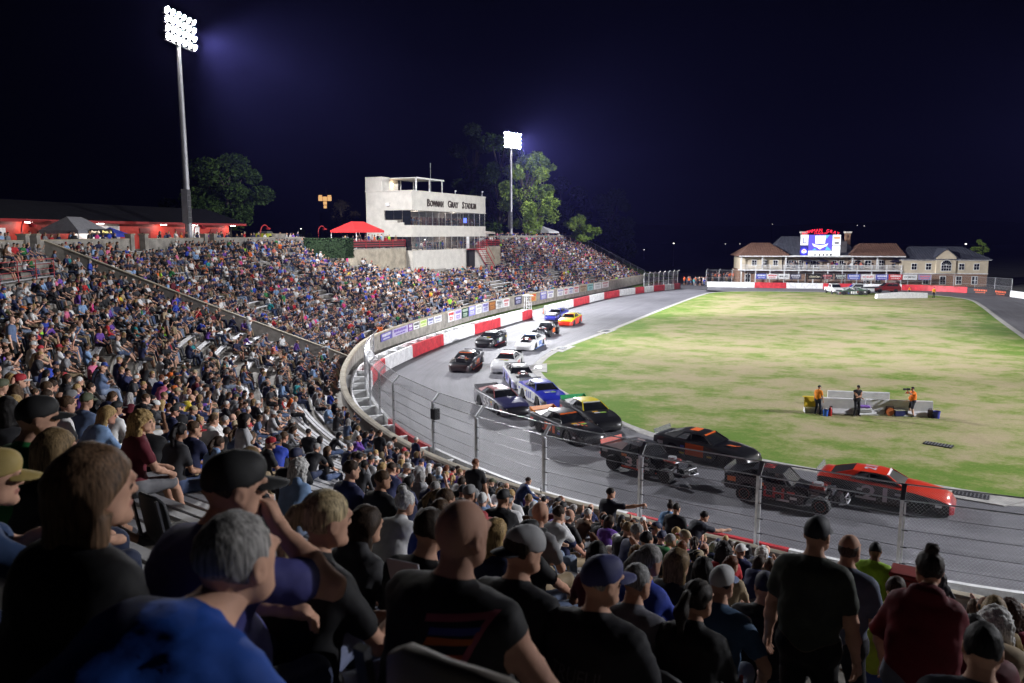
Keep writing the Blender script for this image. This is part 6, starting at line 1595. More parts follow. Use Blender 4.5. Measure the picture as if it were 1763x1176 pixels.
def cap_mesh(back=False, h=.011):
    S = Sdf(); S.ell((0, -.011, .040), (.0825, .1055, .097), 0, .02); S.ell((0, .045, .08), (.052, .05, .045), 0, .03); S.ell((0, -.011, .137), (.011, .011, .006), 0, .003); V, F = S.mesh(h, None, lambda P: -(P[..., 2]-.020-.17*P[..., 1]), .004); 
    B = Sdf(); B.ell((0, .085, .030), (.074, .105, .0085), 0, .01); V2, F2 = B.mesh(.009, None, lambda P: -(P[..., 1]-.05), .004)
    V2[:, 2] -= (V2[:, 0]**2)*4.0+np.maximum(0, V2[:, 1]-.1)*.12
    if back: V = V*np.array((-1, -1, 1)); V2 = V2*np.array((-1, -1, 1)); 
    return (V, F), (V2, F2)
HAIR = {k: hair_mesh(k) for k in ('short', 'buzz', 'long', 'bob', 'ponytail', 'bun', 'curly', 'fringe')}
CAPF, CAPB = cap_mesh(), cap_mesh(True)
HAIR_ME = {k: to_mesh('hair', *HAIR[k], None, [hair_m]) for k in HAIR}
def cap_me(c):
    me = to_mesh('cap', np.r_[c[0][0], c[1][0]], np.r_[c[0][1], c[1][1]+len(c[0][0])], None, [cap_m, brim_m])
    mi = np.r_[np.zeros(len(c[0][1]), int), np.ones(len(c[1][1]), int)]; me.polygons.foreach_set('material_index', mi.astype(np.int32)); return me
CAP_ME = {'cap': cap_me(CAPF), 'cap_back': cap_me(CAPB)}
# ---- pose library (seated: origin on the deck below the bench edge, bench top at .42, facing +Y)
SEAT = .42+.10
def sit(**k):
    d = dict(pel=(0, 0, SEAT), lean=.08, hunch=.25, hands={-1: (-.12, .33, .64), 1: (.12, .33, .64)}); d.update(k); return d
POSES = {
 'hands_lap': sit(), 'hands_lap_f': sit(fem=1, girth=.9, hyaw=-.4), 'elbows_knees': sit(lean=.55, hunch=.35, hands={-1: (-.06, .52, .66), 1: (.06, .52, .66)}, ehint={-1: (-.6, .2, -.7), 1: (.6, .2, -.7)}, hyaw=-.3, hpitch=.25),
 'elbows_knees_f': sit(lean=.45, hunch=.3, fem=1, girth=.92, sleeve='long', hands={-1: (-.04, .5, .66), 1: (.04, .5, .66)}, ehint={-1: (-.6, .2, -.7), 1: (.6, .2, -.7)}, hyaw=-.5),
 'arms_crossed': sit(lean=-.05, girth=1.12, hands={-1: (.12, .26, .83), 1: (-.12, .28, .80)}, ehint={-1: (-.8, .1, -.6), 1: (.8, .1, -.6)}, hyaw=-.35),
 'chin': sit(lean=.3, hands={-1: (-.08, .36, .68), 1: (.04, .30, 1.02)}, ehint={-1: (-.7, 0, -.7), 1: (.5, .2, -.9)}, hyaw=-.3, sleeve='long'),
 'lean_back': sit(lean=-.25, hands={-1: (-.32, -.18, .45), 1: (.14, .3, .62)}, ehint={-1: (-.6, -.8, .1), 1: (.7, -.4, -.6)}, feet={-1: (-.12, .62, .07), 1: (.1, .66, .07)}, hyaw=-.2, leg='short'),
 'phone': sit(lean=.05, hands={-1: (-.08, .36, .66), 1: (.05, .42, 1.18)}, ehint={-1: (-.7, -.3, -.6), 1: (.8, .2, -.7)}, fem=1, girth=.92),
 'legs_out': sit(lean=-.05, girth=1.1, feet={-1: (-.14, .72, .06), 1: (.12, .74, .06)}, leg='short', hyaw=-.5),
 'twist_right': sit(twist=-.35, hyaw=-.45, girth=1.05, leg='short', hands={-1: (-.02, .36, .64), 1: (.22, .28, .62)}),
 'twist_left': sit(twist=.3, hyaw=.3, fem=1, girth=.95, leg='short', hands={-1: (-.2, .3, .64), 1: (.02, .36, .64)}),
 'big': sit(girth=1.25, lean=.02, hyaw=-.25, leg='short', hands={-1: (-.2, .36, .66), 1: (.2, .36, .66)}),
 'long_sleeve': sit(girth=1.1, lean=.15, sleeve='long', hyaw=-.35), 'hoodie_f': sit(fem=1, lean=.18, sleeve='long', hood=1, hyaw=-.15),
 'stand': dict(pel=(0, 0, .93), lean=.0, hunch=.12, hands={-1: (-.27, .08, .82), 1: (.27, .08, .82)}, ehint={-1: (-.5, -.8, 0), 1: (.5, -.8, 0)}, feet={-1: (-.11, 0, .08), 1: (.11, .05, .08)}, khint={-1: (0, 1, 0), 1: (0, 1, 0)}, hyaw=-.3),
 'stand_f': dict(pel=(0, 0, .90), fem=1, girth=.95, hunch=.12, hands={-1: (-.1, .2, 1.05), 1: (.12, .2, 1.05)}, ehint={-1: (-.8, -.3, -.5), 1: (.8, -.3, -.5)}, feet={-1: (-.09, 0, .08), 1: (.09, .05, .08)}, khint={-1: (0, 1, 0), 1: (0, 1, 0)}, sleeve='long'),
 'stand_cross': dict(pel=(0, 0, .93), girth=1.1, hunch=.1, hands={-1: (.12, .24, 1.2), 1: (-.12, .26, 1.17)}, ehint={-1: (-.8, .1, -.6), 1: (.8, .1, -.6)}, feet={-1: (-.13, 0, .08), 1: (.13, 0, .08)}, khint={-1: (0, 1, 0), 1: (0, 1, 0)}, leg='short'),
}
PROTO = {}
for i, (k, P) in enumerate(POSES.items()):
    P = dict(P); P['seed'] = i+1
    V, Fc, D, HM, hp, fr = make_person(P, .030, .017)
    PROTO[k] = (V, Fc, D, HM, to_mesh('person', V, Fc, region_attr(D), [body_m]))
SITS = [k for k in POSES if not k.startswith('stand')]
# ---- wardrobe
SHIRTS = [('black', (.014, .014, .016)), ('black', (.02, .02, .022)), ('charcoal', (.045, .045, .05)), ('navy', (.018, .022, .06)), ('navy', (.025, .03, .085)), ('grey', (.2, .2, .21)), ('light grey', (.38, .38, .39)), ('white', (.62, .62, .62)), ('white', (.7, .69, .67)),
          ('royal blue', (.03, .06, .38)), ('light blue', (.22, .34, .55)), ('red', (.45, .025, .03)), ('maroon', (.12, .015, .025)), ('orange', (.7, .14, .02)), ('pink', (.65, .16, .28)), ('hot pink', (.6, .05, .2)), ('green', (.03, .16, .05)), ('teal', (.02, .22, .24)), ('purple', (.14, .06, .32)), ('tan', (.38, .29, .18)),
          ('yellow', (.6, .46, .04)), ('lime', (.3, .6, .04)), ('olive', (.1, .1, .045)), ('brown', (.12, .065, .035)), ('slate blue', (.1, .14, .24)), ('coral', (.65, .2, .13))]
SH_W = [14, 14, 9, 14, 13, 8, 6, 6, 4, 5, 5, 2, 2, 1, 1.3, .9, 1, 1, 3.5, 1.5, .4, .4, 1.6, 1, 8, .5]
PANTS = [('jeans', (.07, .10, .19)), ('dark jeans', (.03, .04, .08)), ('black trousers', (.015, .015, .017)), ('khaki shorts', (.33, .25, .15)), ('grey trousers', (.13, .13, .14)), ('pale jeans', (.2, .25, .35))]
SKINS = [(.56, .32, .22), (.50, .28, .19), (.60, .36, .26), (.42, .23, .15), (.20, .10, .06), (.52, .26, .18)]; SK_W = [6, 6, 5, 3, 1.6, 4]
HAIRC = [('dark brown', (.035, .02, .012)), ('brown', (.075, .042, .022)), ('black', (.012, .01, .01)), ('blonde', (.36, .24, .10)), ('dark blonde', (.2, .13, .06)), ('grey', (.28, .27, .26)), ('white', (.55, .54, .52)), ('auburn', (.13, .045, .02))]; HC_W = [7, 7, 5, 4, 4, 4, 2, 1.5]
CAPC = [('black', (.015, .015, .016)), ('navy', (.02, .025, .07)), ('white', (.62, .62, .6)), ('grey', (.2, .2, .2)), ('red', (.4, .02, .03)), ('tan', (.38, .3, .18)), ('blue', (.04, .08, .35)), ('camo green', (.08, .09, .05)), ('orange', (.6, .14, .02))]; CP_W = [7, 6, 5, 4, 2.5, 2, 2, 2, 1]
SHOES = [(.02, .02, .02), (.5, .5, .5), (.1, .07, .05), (.05, .05, .06)]
def pick(L_, w): return rnd.choices(L_, w)[0]
def outfit(pose=None):
    P = POSES[pose] if pose else {}; fem = P.get('fem', 0); c = {}
    c['shirt_n'], c['shirt'] = pick(SHIRTS, SH_W); c['pants_n'], c['pants'] = rnd.choice(PANTS); c['skin'] = pick(SKINS, SK_W); c['hair_n'], c['hair'] = pick(HAIRC, HC_W); c['cap_n'], c['cap'] = pick(CAPC, CP_W); c['shoe'] = rnd.choice(SHOES)
    c['brim'] = c['cap'] if rnd.random() < .7 else rnd.choice(CAPC)[1]
    if P.get('leg') == 'short' and rnd.random() < .6: c['pants_n'], c['pants'] = rnd.choice([('khaki shorts', (.33, .25, .15)), ('grey shorts', (.16, .16, .17)), ('dark shorts', (.03, .03, .04)), ('denim shorts', (.10, .14, .24))])
    elif P.get('leg') != 'short' and 'shorts' in c['pants_n']: c['pants_n'], c['pants'] = ('tan trousers', (.3, .23, .14))
    if c['skin'] == SKINS[4]: c['hair_n'], c['hair'] = 'black', (.012, .01, .01)
    if fem: c['hk'] = rnd.choices(['long', 'bob', 'ponytail', 'bun', 'curly', 'cap+ponytail'], [8, 4, 5, 2, 2.5, 1.5])[0]
    else: c['hk'] = rnd.choices(['short', 'buzz', 'fringe', 'cap', 'cap_back', 'curly', 'bald'], [9, 2.5, 1.2, 9, .8, .4, .8])[0]
    return c
HK_N = {'short': 'short %s hair', 'buzz': 'cropped %s hair', 'fringe': 'balding %s hair', 'long': 'long %s hair', 'bob': 'bobbed %s hair', 'ponytail': '%s ponytail', 'bun': '%s hair bun', 'curly': 'curly %s hair', 'bald': 'bald head'}
def set_attrs(o, c):
    for k in ('shirt', 'pants', 'skin', 'hair', 'cap', 'brim', 'shoe'): o[k] = [float(x) for x in c[k]]
def head_parts(o, c, HM, fine=None):
    if fine is None and proj(*o.location)[2] < 9: fine = FHM
    ks = c['hk'].split('+')
    for k in ks:
        if k == 'bald': continue
        if k.startswith('cap'):
            h_ = ob('cap', CAP_ME[k], o); h_.matrix_local = HM; set_attrs(h_, c)
            if len(ks) == 1: h2 = ob('hair', HAIR_ME['buzz'], o); h2.matrix_local = HM; set_attrs(h2, c)
        else: h_ = ob('hair', (fine or HAIR_ME)[k], o); h_.matrix_local = HM; set_attrs(h_, c)
def place_person(pose, c, loc, rz, label, sc=1., group=None):
    o = ob('person', PROTO[pose][4], None, loc, rz); o.scale = (sc, sc, sc); set_attrs(o, c); head_parts(o, c, PROTO[pose][3]); tag(o, label, 'person', group); return o
# ------------------------------------------------------------------ who sits where
SEAT_D = .62
def face_rz(s, extra=0.):
    t_ = FC.tan(s); n = (-t_[1], t_[0]) if (FC.at(s, 1)[0]-FC.at(s, 0)[0])*(-t_[1])+(FC.at(s, 1)[1]-FC.at(s, 0)[1])*t_[0] > 0 else (t_[1], -t_[0])
    return math.atan2(-n[1], -n[0])-PI/2+extra
TAKEN = []
def snap(px, py, head_loc, stand=False, krange=None, yaw=0., depth=None):
    """row and place along it for somebody whose head centre is seen at this pixel"""
    xc = (px-881.5)/F_PIX; yc = -(py-588)/F_PIX; c, s_ = math.cos(PITCH), math.sin(PITCH); dr = Vector((xc, c+s_*yc, -s_+c*yc)); best = None
    for k in (krange or range(NROW)):
        z = row_z(k)+head_loc[2]; t_ = (z-CAM_H)/dr.z
        if t_ <= 0: continue
        dk = row_d(k)+(.42 if stand else SEAT_D); s, d = sd_of(dr.x*t_, dr.y*t_)
        if abs(d-dk) > 3: continue
        def see(s):
            rz = face_rz(s, yaw); off = Matrix.Rotation(rz, 3, 'Z') @ Vector((head_loc[0], head_loc[1], 0)); X, Y = FC.at(s, dk); return proj(X+off.x, Y+off.y, z), (X, Y), rz
        for _ in range(8):
            a = see(s)[0]; b = see(s+.02)[0]; g = (b[0]-a[0])/.02
            if abs(g) < 1 or a[2] < .3: break
            s += max(-.5, min(.5, (px-a[0])/g))
        q, XY, rz = see(s)
        if q[2] < .6: continue
        e = abs(q[0]-px)/30+abs(q[1]-py)/60+(abs(q[2]-depth)/(.25*depth) if depth else 0)
        if best is None or e < best[0]: best = (e, k, s, XY, rz)
    e, k, s, XY, rz = best
    return (XY[0], XY[1], row_z(k)), rz, k, s
FINE_HAIR = {}
def fine_hair(k):
    """hair with strands for people close to the camera"""
    if k in FINE_HAIR: return FINE_HAIR[k]
    V, F = hair_mesh(k, .0085); n = len(V); A = V[F]; cen_ = A.mean(1); nr = np.cross(A[:, 2]-A[:, 0], A[:, 3]-A[:, 1]); nr /= np.maximum(1e-9, np.linalg.norm(nr, axis=1))[:, None]
    ns = {'long': 9000, 'bob': 8000, 'curly': 8000, 'ponytail': 7000, 'bun': 6000, 'short': 7500, 'fringe': 2500, 'buzz': 0}[k]
    vs, fs = [], []
    rg = np.random.default_rng(5)
    if ns:
        idx = rg.integers(0, len(F), ns)
        for i in idx:
            p = cen_[i]; d = nr[i]; g = np.array((0, -.35, -1.)) if p[2] < .06 else np.array((p[0]*3, -1. if p[1] < .05 else .3, -.3))
            if k in ('ponytail', 'bun') and p[1] > -.1: g = np.array((-p[0]*2, -1., .25))
            t_ = g-d*(g @ d); t_ /= max(1e-6, np.linalg.norm(t_)); L_ = .05+.05*rg.random(); w = np.cross(t_, d)*.0013; cu = rg.normal(0, .010 if k == 'curly' else .003, 3)
            q = [p-d*.002, p+t_*L_*.5+d*(.009 if k != 'curly' else .018)+cu, p+t_*L_+d*(.006)+cu*2]; b0 = len(vs)
            for e, ww in zip(q, (1, 1, .3)): vs += [e-w*ww, e+w*ww]
            fs += [(b0, b0+1, b0+3, b0+2), (b0+2, b0+3, b0+5, b0+4)]
        V2 = np.r_[V, np.array(vs)]; F2 = np.r_[F, np.array(fs)+n]
    else: V2, F2 = V, F
    FINE_HAIR[k] = to_mesh('hair', V2, F2, None, [hair_m]); return FINE_HAIR[k]
class FH(dict):
    def __missing__(s, k): return fine_hair(k)
FHM = FH()
HEROES = {}
DEP = dict(blue_tee=1.95, black_cap=2.35, black_top=2.5, blonde_left=3.8, green_shirt=4.4, clasped=2.4, ponytail=3.3, brown_long=4.0, dark_short=3.8, bald_tee=2.9, trucker_cap=4.1, blue_cap=3.9, grey_head=4.6, black_pony=4.6, blue_tee_cap=5.2, navy_cap=5.4, standing_olive=4.6, standing_blue=5.3, red_hoodie=5.0, corner_dark=3.7, mustard=7.2, pink_coat=8.2, lime_sleeve=7.0, vendor=10)
def hero(key, px, py, P, c, label, stand=False, yaw=0., sc=1., depth=None, free=None, krange=None, h=.018, hh=.0085, fine=True):
    P = dict(P); P['seed'] = len(HEROES)+3; col = dict(skin=SKINS[0], hair=(.03, .02, .012), cap=(.015, .015, .016), brim=None, shoe=(.03, .03, .03), pants=(.03, .04, .08), hk='short'); col.update(c)
    if col['brim'] is None: col['brim'] = col['cap']
    V, Fc, D, HM, hp, fr = make_person(P, h, hh, fine); hl = HM.translation*sc
    loc, rz, k, s = snap(px, py, hl, stand, krange, yaw, depth or DEP.get(key))
    if free:
        rz = face_rz(s, yaw); xc = (px-881.5)/F_PIX; yc = -(py-588)/F_PIX; c_, s_ = math.cos(PITCH), math.sin(PITCH); loc = tuple(Vector((xc*free, (c_+s_*yc)*free, CAM_H+(-s_+c_*yc)*free))-Matrix.Rotation(rz, 3, 'Z') @ hl)
    for _ in range(0 if free else 3):   # a taller or shorter person, so that the head is where the photograph has it
        w = Vector(loc)+Matrix.Rotation(rz, 3, 'Z') @ (HM.translation*sc); q = proj(*w); sc = min(1.06, max(.90, sc+(q[1]-py)/F_PIX*q[2]/HM.translation.z)); hl = HM.translation*sc
        loc, rz, k, s = snap(px, py, hl, stand, [k], yaw, depth or DEP.get(key))
    me = to_mesh('person', V, Fc, region_attr(D), [body_m]); o = ob('person', me, None, loc, rz); o.scale = (sc,)*3; set_attrs(o, col); head_parts(o, col, HM, FHM)
    tag(o, label, 'person'); HEROES[key] = (o, HM, hp, fr, k, s); TAKEN.append((loc[0], loc[1], .36 if not stand else .3))
    w = Vector(loc)+Matrix.Rotation(rz, 3, 'Z') @ (HM.translation*sc); q = proj(*w); print('HERO', key, 'want', px, py, 'got', round(q[0]), round(q[1]), 'depth', round(q[2], 2), 'row', k)
    return o
# foreground, left to right
hero('blue_tee', 412, 968, sit(lean=.70, hunch=.45, girth=1.15, twist=-.1, hyaw=0., hpitch=.2, hands={-1: (-.05, .56, .6), 1: (.2, .5, .6)}, ehint={-1: (-.6, .2, -.7), 1: (.6, .2, -.7)}), dict(shirt=(.012, .06, .30), hair=(.22, .21, .20), hk='short', pants=(.03, .04, .08)), 'grey haired person in bright blue t-shirt hunched forward at the lower left', yaw=.15, sc=1.04, free=1.9)
hero('black_cap', 405, 842, sit(lean=.22, girth=1.22, twist=-.1, hyaw=-.3, hands={-1: (.0, .4, .7)}, mouth=1, hdir={1: (-.45, -.1, .8)}, palm={1: (-.6, -.7, 0)}, ehint={-1: (-.6, .1, -.7), 1: (.8, .5, -.7)}, curl=.7), dict(shirt=(.055, .055, .20), cap=(.008, .008, .009), hk='cap', hair=(.05, .04, .03)), 'person in black cap and purple blue t-shirt with hand to mouth', yaw=.0, free=2.5)
hero('black_top', 168, 842, sit(lean=.05, fem=1, girth=1.05, hyaw=-.35, sleeve='long'), dict(shirt=(.008, .008, .009), hair=(.12, .07, .04), hk='bob', pants=(.01, .01, .012)), 'brown bobbed hair person in loose black top at the lower left', yaw=.1)
hero('blonde_left', 100, 775, sit(fem=1, girth=.95, hyaw=-.35, sleeve='none'), dict(shirt=(.01, .01, .012), hair=(.22, .15, .075), hk='long'), 'long dark blonde hair person in black tank top behind the bobbed hair', yaw=0., fine=False, h=.022, hh=.012)
hero('green_shirt', 66, 722, sit(girth=1.1, hyaw=-.35), dict(shirt=(.02, .16, .045), cap=(.012, .012, .013), hk='cap'), 'person in bright green shirt and black cap at the left edge', yaw=0., fine=False, h=.024, hh=.013)
hero('clasped', -10, 830, sit(lean=.3, girth=1.05, hyaw=-.4, hands={-1: (.05, .45, .92), 1: (.12, .46, .94)}, ehint={-1: (-.7, .2, -.7), 1: (.7, .2, -.7)}, curl=.9), dict(shirt=(.025, .05, .12), hair=(.1, .06, .03), hk='cap', cap=(.4, .3, .1)), 'person in dark blue shirt with clasped hands cut by the left edge', yaw=-.1)
hero('ponytail', 563, 897, sit(lean=.1, fem=1, girth=1.0, hyaw=-.3, hands={-1: (.0, .42, .70), 1: (.1, .4, .74)}, feet={-1: (-.1, .55, .2), 1: (.12, .5, .1)}), dict(shirt=(.012, .012, .014), hair=(.38, .30, .17), hk='ponytail', pants=(.2, .23, .36)), 'blonde ponytail person in black top and pale jeans holding paper', yaw=-.05)
hero('brown_long', 632, 920, sit(lean=.2, fem=1, hyaw=-.3, sleeve='long', hood=1), dict(shirt=(.05, .05, .055), hair=(.04, .024, .015), hk='long'), 'long dark brown hair person in charcoal jacket behind the ponytail', fine=False, h=.022, hh=.012)
hero('dark_short', 742, 915, sit(girth=1.1, hyaw=.1), dict(shirt=(.012, .012, .013), hair=(.03, .02, .014), hk='short'), 'short dark hair person in black shirt left of the bald head', fine=False, h=.022, hh=.011)
hero('bald_tee', 797, 922, sit(girth=1.26, hunch=.1, lean=.12, sleeve='none', hyaw=-.12, leg='short', hands={-1: (-.26, .36, .62), 1: (.30, .36, .62)}), dict(shirt=(.009, .009, .011), skin=(.36, .20, .14), hk='bald', pants=(.10, .10, .13)), 'bald person in black sleeveless race t-shirt with printed back', sc=1.03)
hero('trucker_cap', 902, 950, sit(girth=1.1, hyaw=-.45), dict(shirt=(.012, .012, .016), cap=(.34, .34, .35), brim=(.02, .02, .03), hk='cap_back'), 'person wearing grey and black trucker cap backwards in dark shirt', fine=False, h=.022, hh=.011)
hero('blue_cap', 1037, 1003, sit(girth=1.25, hyaw=-.55, hunch=.15), dict(shirt=(.010, .010, .014), cap=(.03, .035, .14), hk='cap', hair=(.3, .29, .27)), 'person in blue cap and black t-shirt with 64 on the back', sc=1.03, h=.02, hh=.01, fine=False)
hero('grey_head', 1098, 1032, sit(girth=1.1, hyaw=-.35, lean=.2), dict(shirt=(.17, .17, .20), hair=(.24, .24, .24), hk='short'), 'grey haired person in pale grey shirt right of the blue cap', fine=False, h=.022, hh=.011)
hero('black_pony', 1203, 1035, sit(fem=1, girth=1.05, hyaw=-.25, lean=.15, sleeve='long'), dict(shirt=(.010, .010, .011), hair=(.02, .015, .012), hk='ponytail'), 'black ponytail person in black top in the lower centre', fine=False, h=.022, hh=.011)
hero('blue_tee_cap', 1243, 1005, sit(girth=1.05, hyaw=-.2, lean=.2, leg='long', hands={-1: (-.14, .4, .66), 1: (.3, .2, .6)}), dict(shirt=(.045, .10, .19), cap=(.5, .5, .5), brim=(.1, .15, .3), hk='cap', hair=(.03, .02, .015), pants=(.2, .25, .36)), 'person in steel blue t-shirt and white cap, elbow out', fine=False, h=.022, hh=.011)
hero('navy_cap', 1317, 1012, sit(girth=1.1, hyaw=.3, lean=.1), dict(shirt=(.012, .012, .016), cap=(.02, .022, .05), hk='cap', hair=(.04, .03, .02)), 'person in navy cap and dark shirt beside the standing man', fine=False, h=.022, hh=.011)
ST = dict(pel=(0, 0, .93), lean=.02, hunch=.15, hands={-1: (-.3, .1, .80), 1: (.3, .06, .78)}, ehint={-1: (-.5, -.8, 0), 1: (.5, -.8, 0)}, feet={-1: (-.14, 0, .08), 1: (.14, .05, .08)}, khint={-1: (0, 1, 0), 1: (0, 1, 0)}, hyaw=-.1, girth=1.08)
hero('standing_olive', 1407, 922, dict(ST, leg='short'), dict(shirt=(.035, .042, .032), cap=(.012, .013, .022), hk='cap', pants=(.008, .008, .009)), 'standing person in olive t-shirt, dark cap and black shorts in the aisle', True, yaw=-.05)
hero('standing_blue', 1463, 946, dict(ST, hands={-1: (-.28, .12, .84), 1: (.32, .04, .80)}), dict(shirt=(.10, .12, .18), hk='fringe', hair=(.09, .06, .045), pants=(.02, .022, .03)), 'standing balding person in blue grey t-shirt beside the olive one', True, yaw=-.2)
hero('red_hoodie', 1600, 1030, dict(ST, fem=1, girth=1.2, sleeve='long', hood=1, hyaw=.35, hpitch=-.2, hands={-1: (-.16, .26, 1.0), 1: (.12, .28, 1.0)}, ehint={-1: (-.8, -.2, -.5), 1: (.8, -.2, -.5)}), dict(shirt=(.13, .006, .014), hair=(.03, .02, .016), hk='bun', pants=(.16, .17, .22)), 'person in dark red hoodie with hair bun at the lower right', True, sc=.95, krange=[18])
hero('corner_dark', 1692, 1118, sit(girth=1.1, hyaw=0), dict(shirt=(.02, .024, .04), hair=(.012, .01, .01), hk='short'), 'dark short haired person in navy collar at the bottom right corner', fine=False, h=.022, hh=.011)
hero('mustard', 1712, 1010, sit(fem=1, sleeve='long', hood=1, lean=.3), dict(shirt=(.20, .12, .02), hair=(.26, .18, .09), hk='bob'), 'blonde person in mustard jacket at the right edge', fine=False, h=.022, hh=.012)
hero('pink_coat', 1738, 985, sit(fem=1, sleeve='long', lean=.1), dict(shirt=(.28, .015, .05), hair=(.06, .03, .02), hk='curly'), 'curly haired person in deep pink coat at the right edge', fine=False, h=.022, hh=.012)
hero('lime_sleeve', 1543, 1005, sit(lean=.3, sleeve='long', twist=-.3), dict(shirt=(.3, .38, .03), hair=(.05, .03, .02), hk='short', pants=(.03, .05, .16)), 'person in lime long sleeves seated behind the red hoodie', fine=False, h=.022, hh=.012)
# at the front wall
hero('pointing', 1052, 838, dict(ST, hands={-1: (-.28, .06, .86), 1: (.62, .42, 1.46)}, ehint={-1: (-.7, -.6, 0), 1: (.2, -.3, -.9)}, hyaw=-.6, curl=.9), dict(shirt=(.012, .013, .022), hair=(.02, .016, .012), hk='short', pants=(.02, .022, .03)), 'standing person in dark clothes pointing at the cars with outstretched arm', True, yaw=-.25, krange=range(1, 7), h=.022, hh=.012)
hero('wall_black', 1165, 875, dict(ST, girth=1.15), dict(shirt=(.012, .012, .014), hair=(.025, .02, .015), hk='short', pants=(.02, .02, .03)), 'standing person in black t-shirt at the front wall', True, krange=range(0, 6), fine=False, h=.024, hh=.013)
hero('wall_sky', 1155, 866, dict(ST, fem=1, lean=.3), dict(shirt=(.12, .25, .45), hair=(.03, .02, .015), hk='bun'), 'person in sky blue shirt leaning at the front wall behind the black one', True, krange=range(0, 5), fine=False, h=.024, hh=.013)
hero('wall_lean', 1213, 882, dict(ST, lean=.75, hunch=.2, hands={-1: (-.05, .75, 1.05), 1: (.3, .85, 1.15)}, ehint={-1: (-.4, 0, -.9), 1: (.6, 0, -.8)}, hyaw=-.5), dict(shirt=(.02, .022, .035), hair=(.015, .012, .01), hk='short', pants=(.10, .14, .25)), 'person leaning far over the front wall with arms stretched out', True, yaw=-.35, krange=range(0, 6), fine=False, h=.022, hh=.012)
hero('wall_blue', 910, 828, dict(ST, lean=.5, hands={-1: (-.1, .6, 1.0), 1: (.25, .6, 1.0)}, sleeve='long', hyaw=-.6), dict(shirt=(.015, .03, .10), hair=(.03, .02, .015), hk='short'), 'person in blue jacket leaning on the front wall with a phone', True, yaw=-.5, krange=range(0, 3), fine=False, h=.022, hh=.012)
hero('vendor', 1507, 948, dict(ST, hands={-1: (-.2, .2, 1.0), 1: (.25, .2, 1.1)}, hyaw=.2), dict(shirt=(.3, .5, .03), skin=SKINS[4], hair=(.01, .01, .01), hk='buzz', pants=(.03, .03, .04)), 'vendor in lime shirt carrying a red bag near the front wall', True, krange=range(6, 12), fine=False, h=.022, hh=.012)
# ------------------------------------------------------------------ everybody else
SEATS = []
def occ(s, d, px):
    if s < S_DIV: return .70 if px > 250 else .72
    return .84
def near_taken(x, y, r=.0):
    for (a, b, q) in TAKEN:
        if (x-a)**2+(y-b)**2 < (q+r)**2: return True
    return False
gap_cluster = [(rnd.uniform(0, S_END), rnd.uniform(0, CON_D), rnd.uniform(.7, 2.1)) for _ in range(170)]
for (k, a, b) in BENCHES:
    d = row_d(k)+SEAT_D; z = row_z(k)
    x0, y0 = FC.at(a, d); s = a+.15
    while s < b-.1:
        x, y = FC.at(s, d); x2, y2 = FC.at(s+.1, d); st = math.hypot(x2-x, y2-y)/.1
        step = (.53+rnd.uniform(-.03, .10))/max(.4, st)
        px, py, dep = proj(x, y, z+1.1)
        ok = dep > 1.2 and -260 < px < 2030 and math.hypot(x, y) > 1.35 and rnd.random() < occ(s, d, px)
        if ok and PLAT[0]-.5 < s < PLAT[1]+.5 and k >= PLAT[2]-1: ok = False
        if ok and any(abs(s-g0) < g2 and abs(d-g1) < g2*.6 for g0, g1, g2 in gap_cluster): ok = False
        # open patches with bare benches left of the turn
        if ok and 430 < px < 620 and 640 < py < 860 and s < S_DIV and rnd.random() < .42: ok = False
        # keep the view over the shoulder of the foreground free
        if ok and near_taken(x, y, .22): ok = False
        if ok and k >= 19 and y > 0 and dep < 3.4: ok = False
        if ok: SEATS.append(('sit', k, s, x, y, z))
        s += step
# standing: aisles, concourse rail, front wall
for a in AIS:
    for k in range(NROW):
        x, y = FC.at(a+rnd.uniform(-.2, .2), row_d(k)+.3)
        if rnd.random() < .05 and proj(x, y, row_z(k))[2] > 9 and not near_taken(x, y, .3): SEATS.append(('stand', k, a, x, y, row_z(k)))
for (a, b, k, w) in [(S_DIV, S_END, 9, .012), (S_AIS0+17, S_DIV, 8, .012)]:
    for s in np.arange(a, b, .6):
        for k in range(NROW):
            if rnd.random() < w and not blocked(s, row_d(k)+.4): SEATS.append(('stand', k, s, *FC.at(s, row_d(k)+.25), row_z(k)))
CONC = []
for (a, b) in spans:
    s = a+.4
    while s < b-.3:
        if rnd.random() < .78: x, y = FC.at(s, CON_D+.75+rnd.uniform(0, .25)); CONC.append(('stand', 99, s, x, y, CON_Z))
        if rnd.random() < .35: x, y = FC.at(s, CON_D+1.6+rnd.uniform(0, 2.5)); CONC.append(('stand', 99, s, x, y, CON_Z))
        s += rnd.uniform(.5, 1.0)
for u in np.arange(-12, -.8, .8):
    for v in (1.7, 3., 4.5):
        if rnd.random() < .55: q = PB_O+PB_U*u+PB_V*v; CONC.append(('stand', 98, sd_of(*q)[0], q[0], q[1], 8.8))
for u in np.arange(PW_+.6, PW_+6.2, .7):
    for v in (1.2, 2.4):
        if rnd.random() < .75: q = PB_O+PB_U*u+PB_V*v; CONC.append(('stand', 98, sd_of(*q)[0], q[0], q[1], 8.6))
for u in np.arange(1, 21, .75):
    for v, zf in ((1.55, w1b-.35), (1.9, w2b-.1)):
        if rnd.random() < .5: q = PB_O+PB_U*u+PB_V*v; CONC.append(('stand', 98, sd_of(*q)[0], q[0], q[1], zf-.3))
for s in np.linspace(PLAT[0]+.4, PLAT[1]-.4, 10):
    x, y = FC.at(s, row_d(PLAT[2])+1.0+rnd.uniform(0, .6)); CONC.append(('sit', PLAT[2], s, x, y, row_z(PLAT[2])+.35))
PIT = []
for i in range(34):
    px = rnd.uniform(1176, 1216); x, y = up(px, rnd.uniform(489, 493)); PIT.append(('stand', 97, 0, x, y, 0))
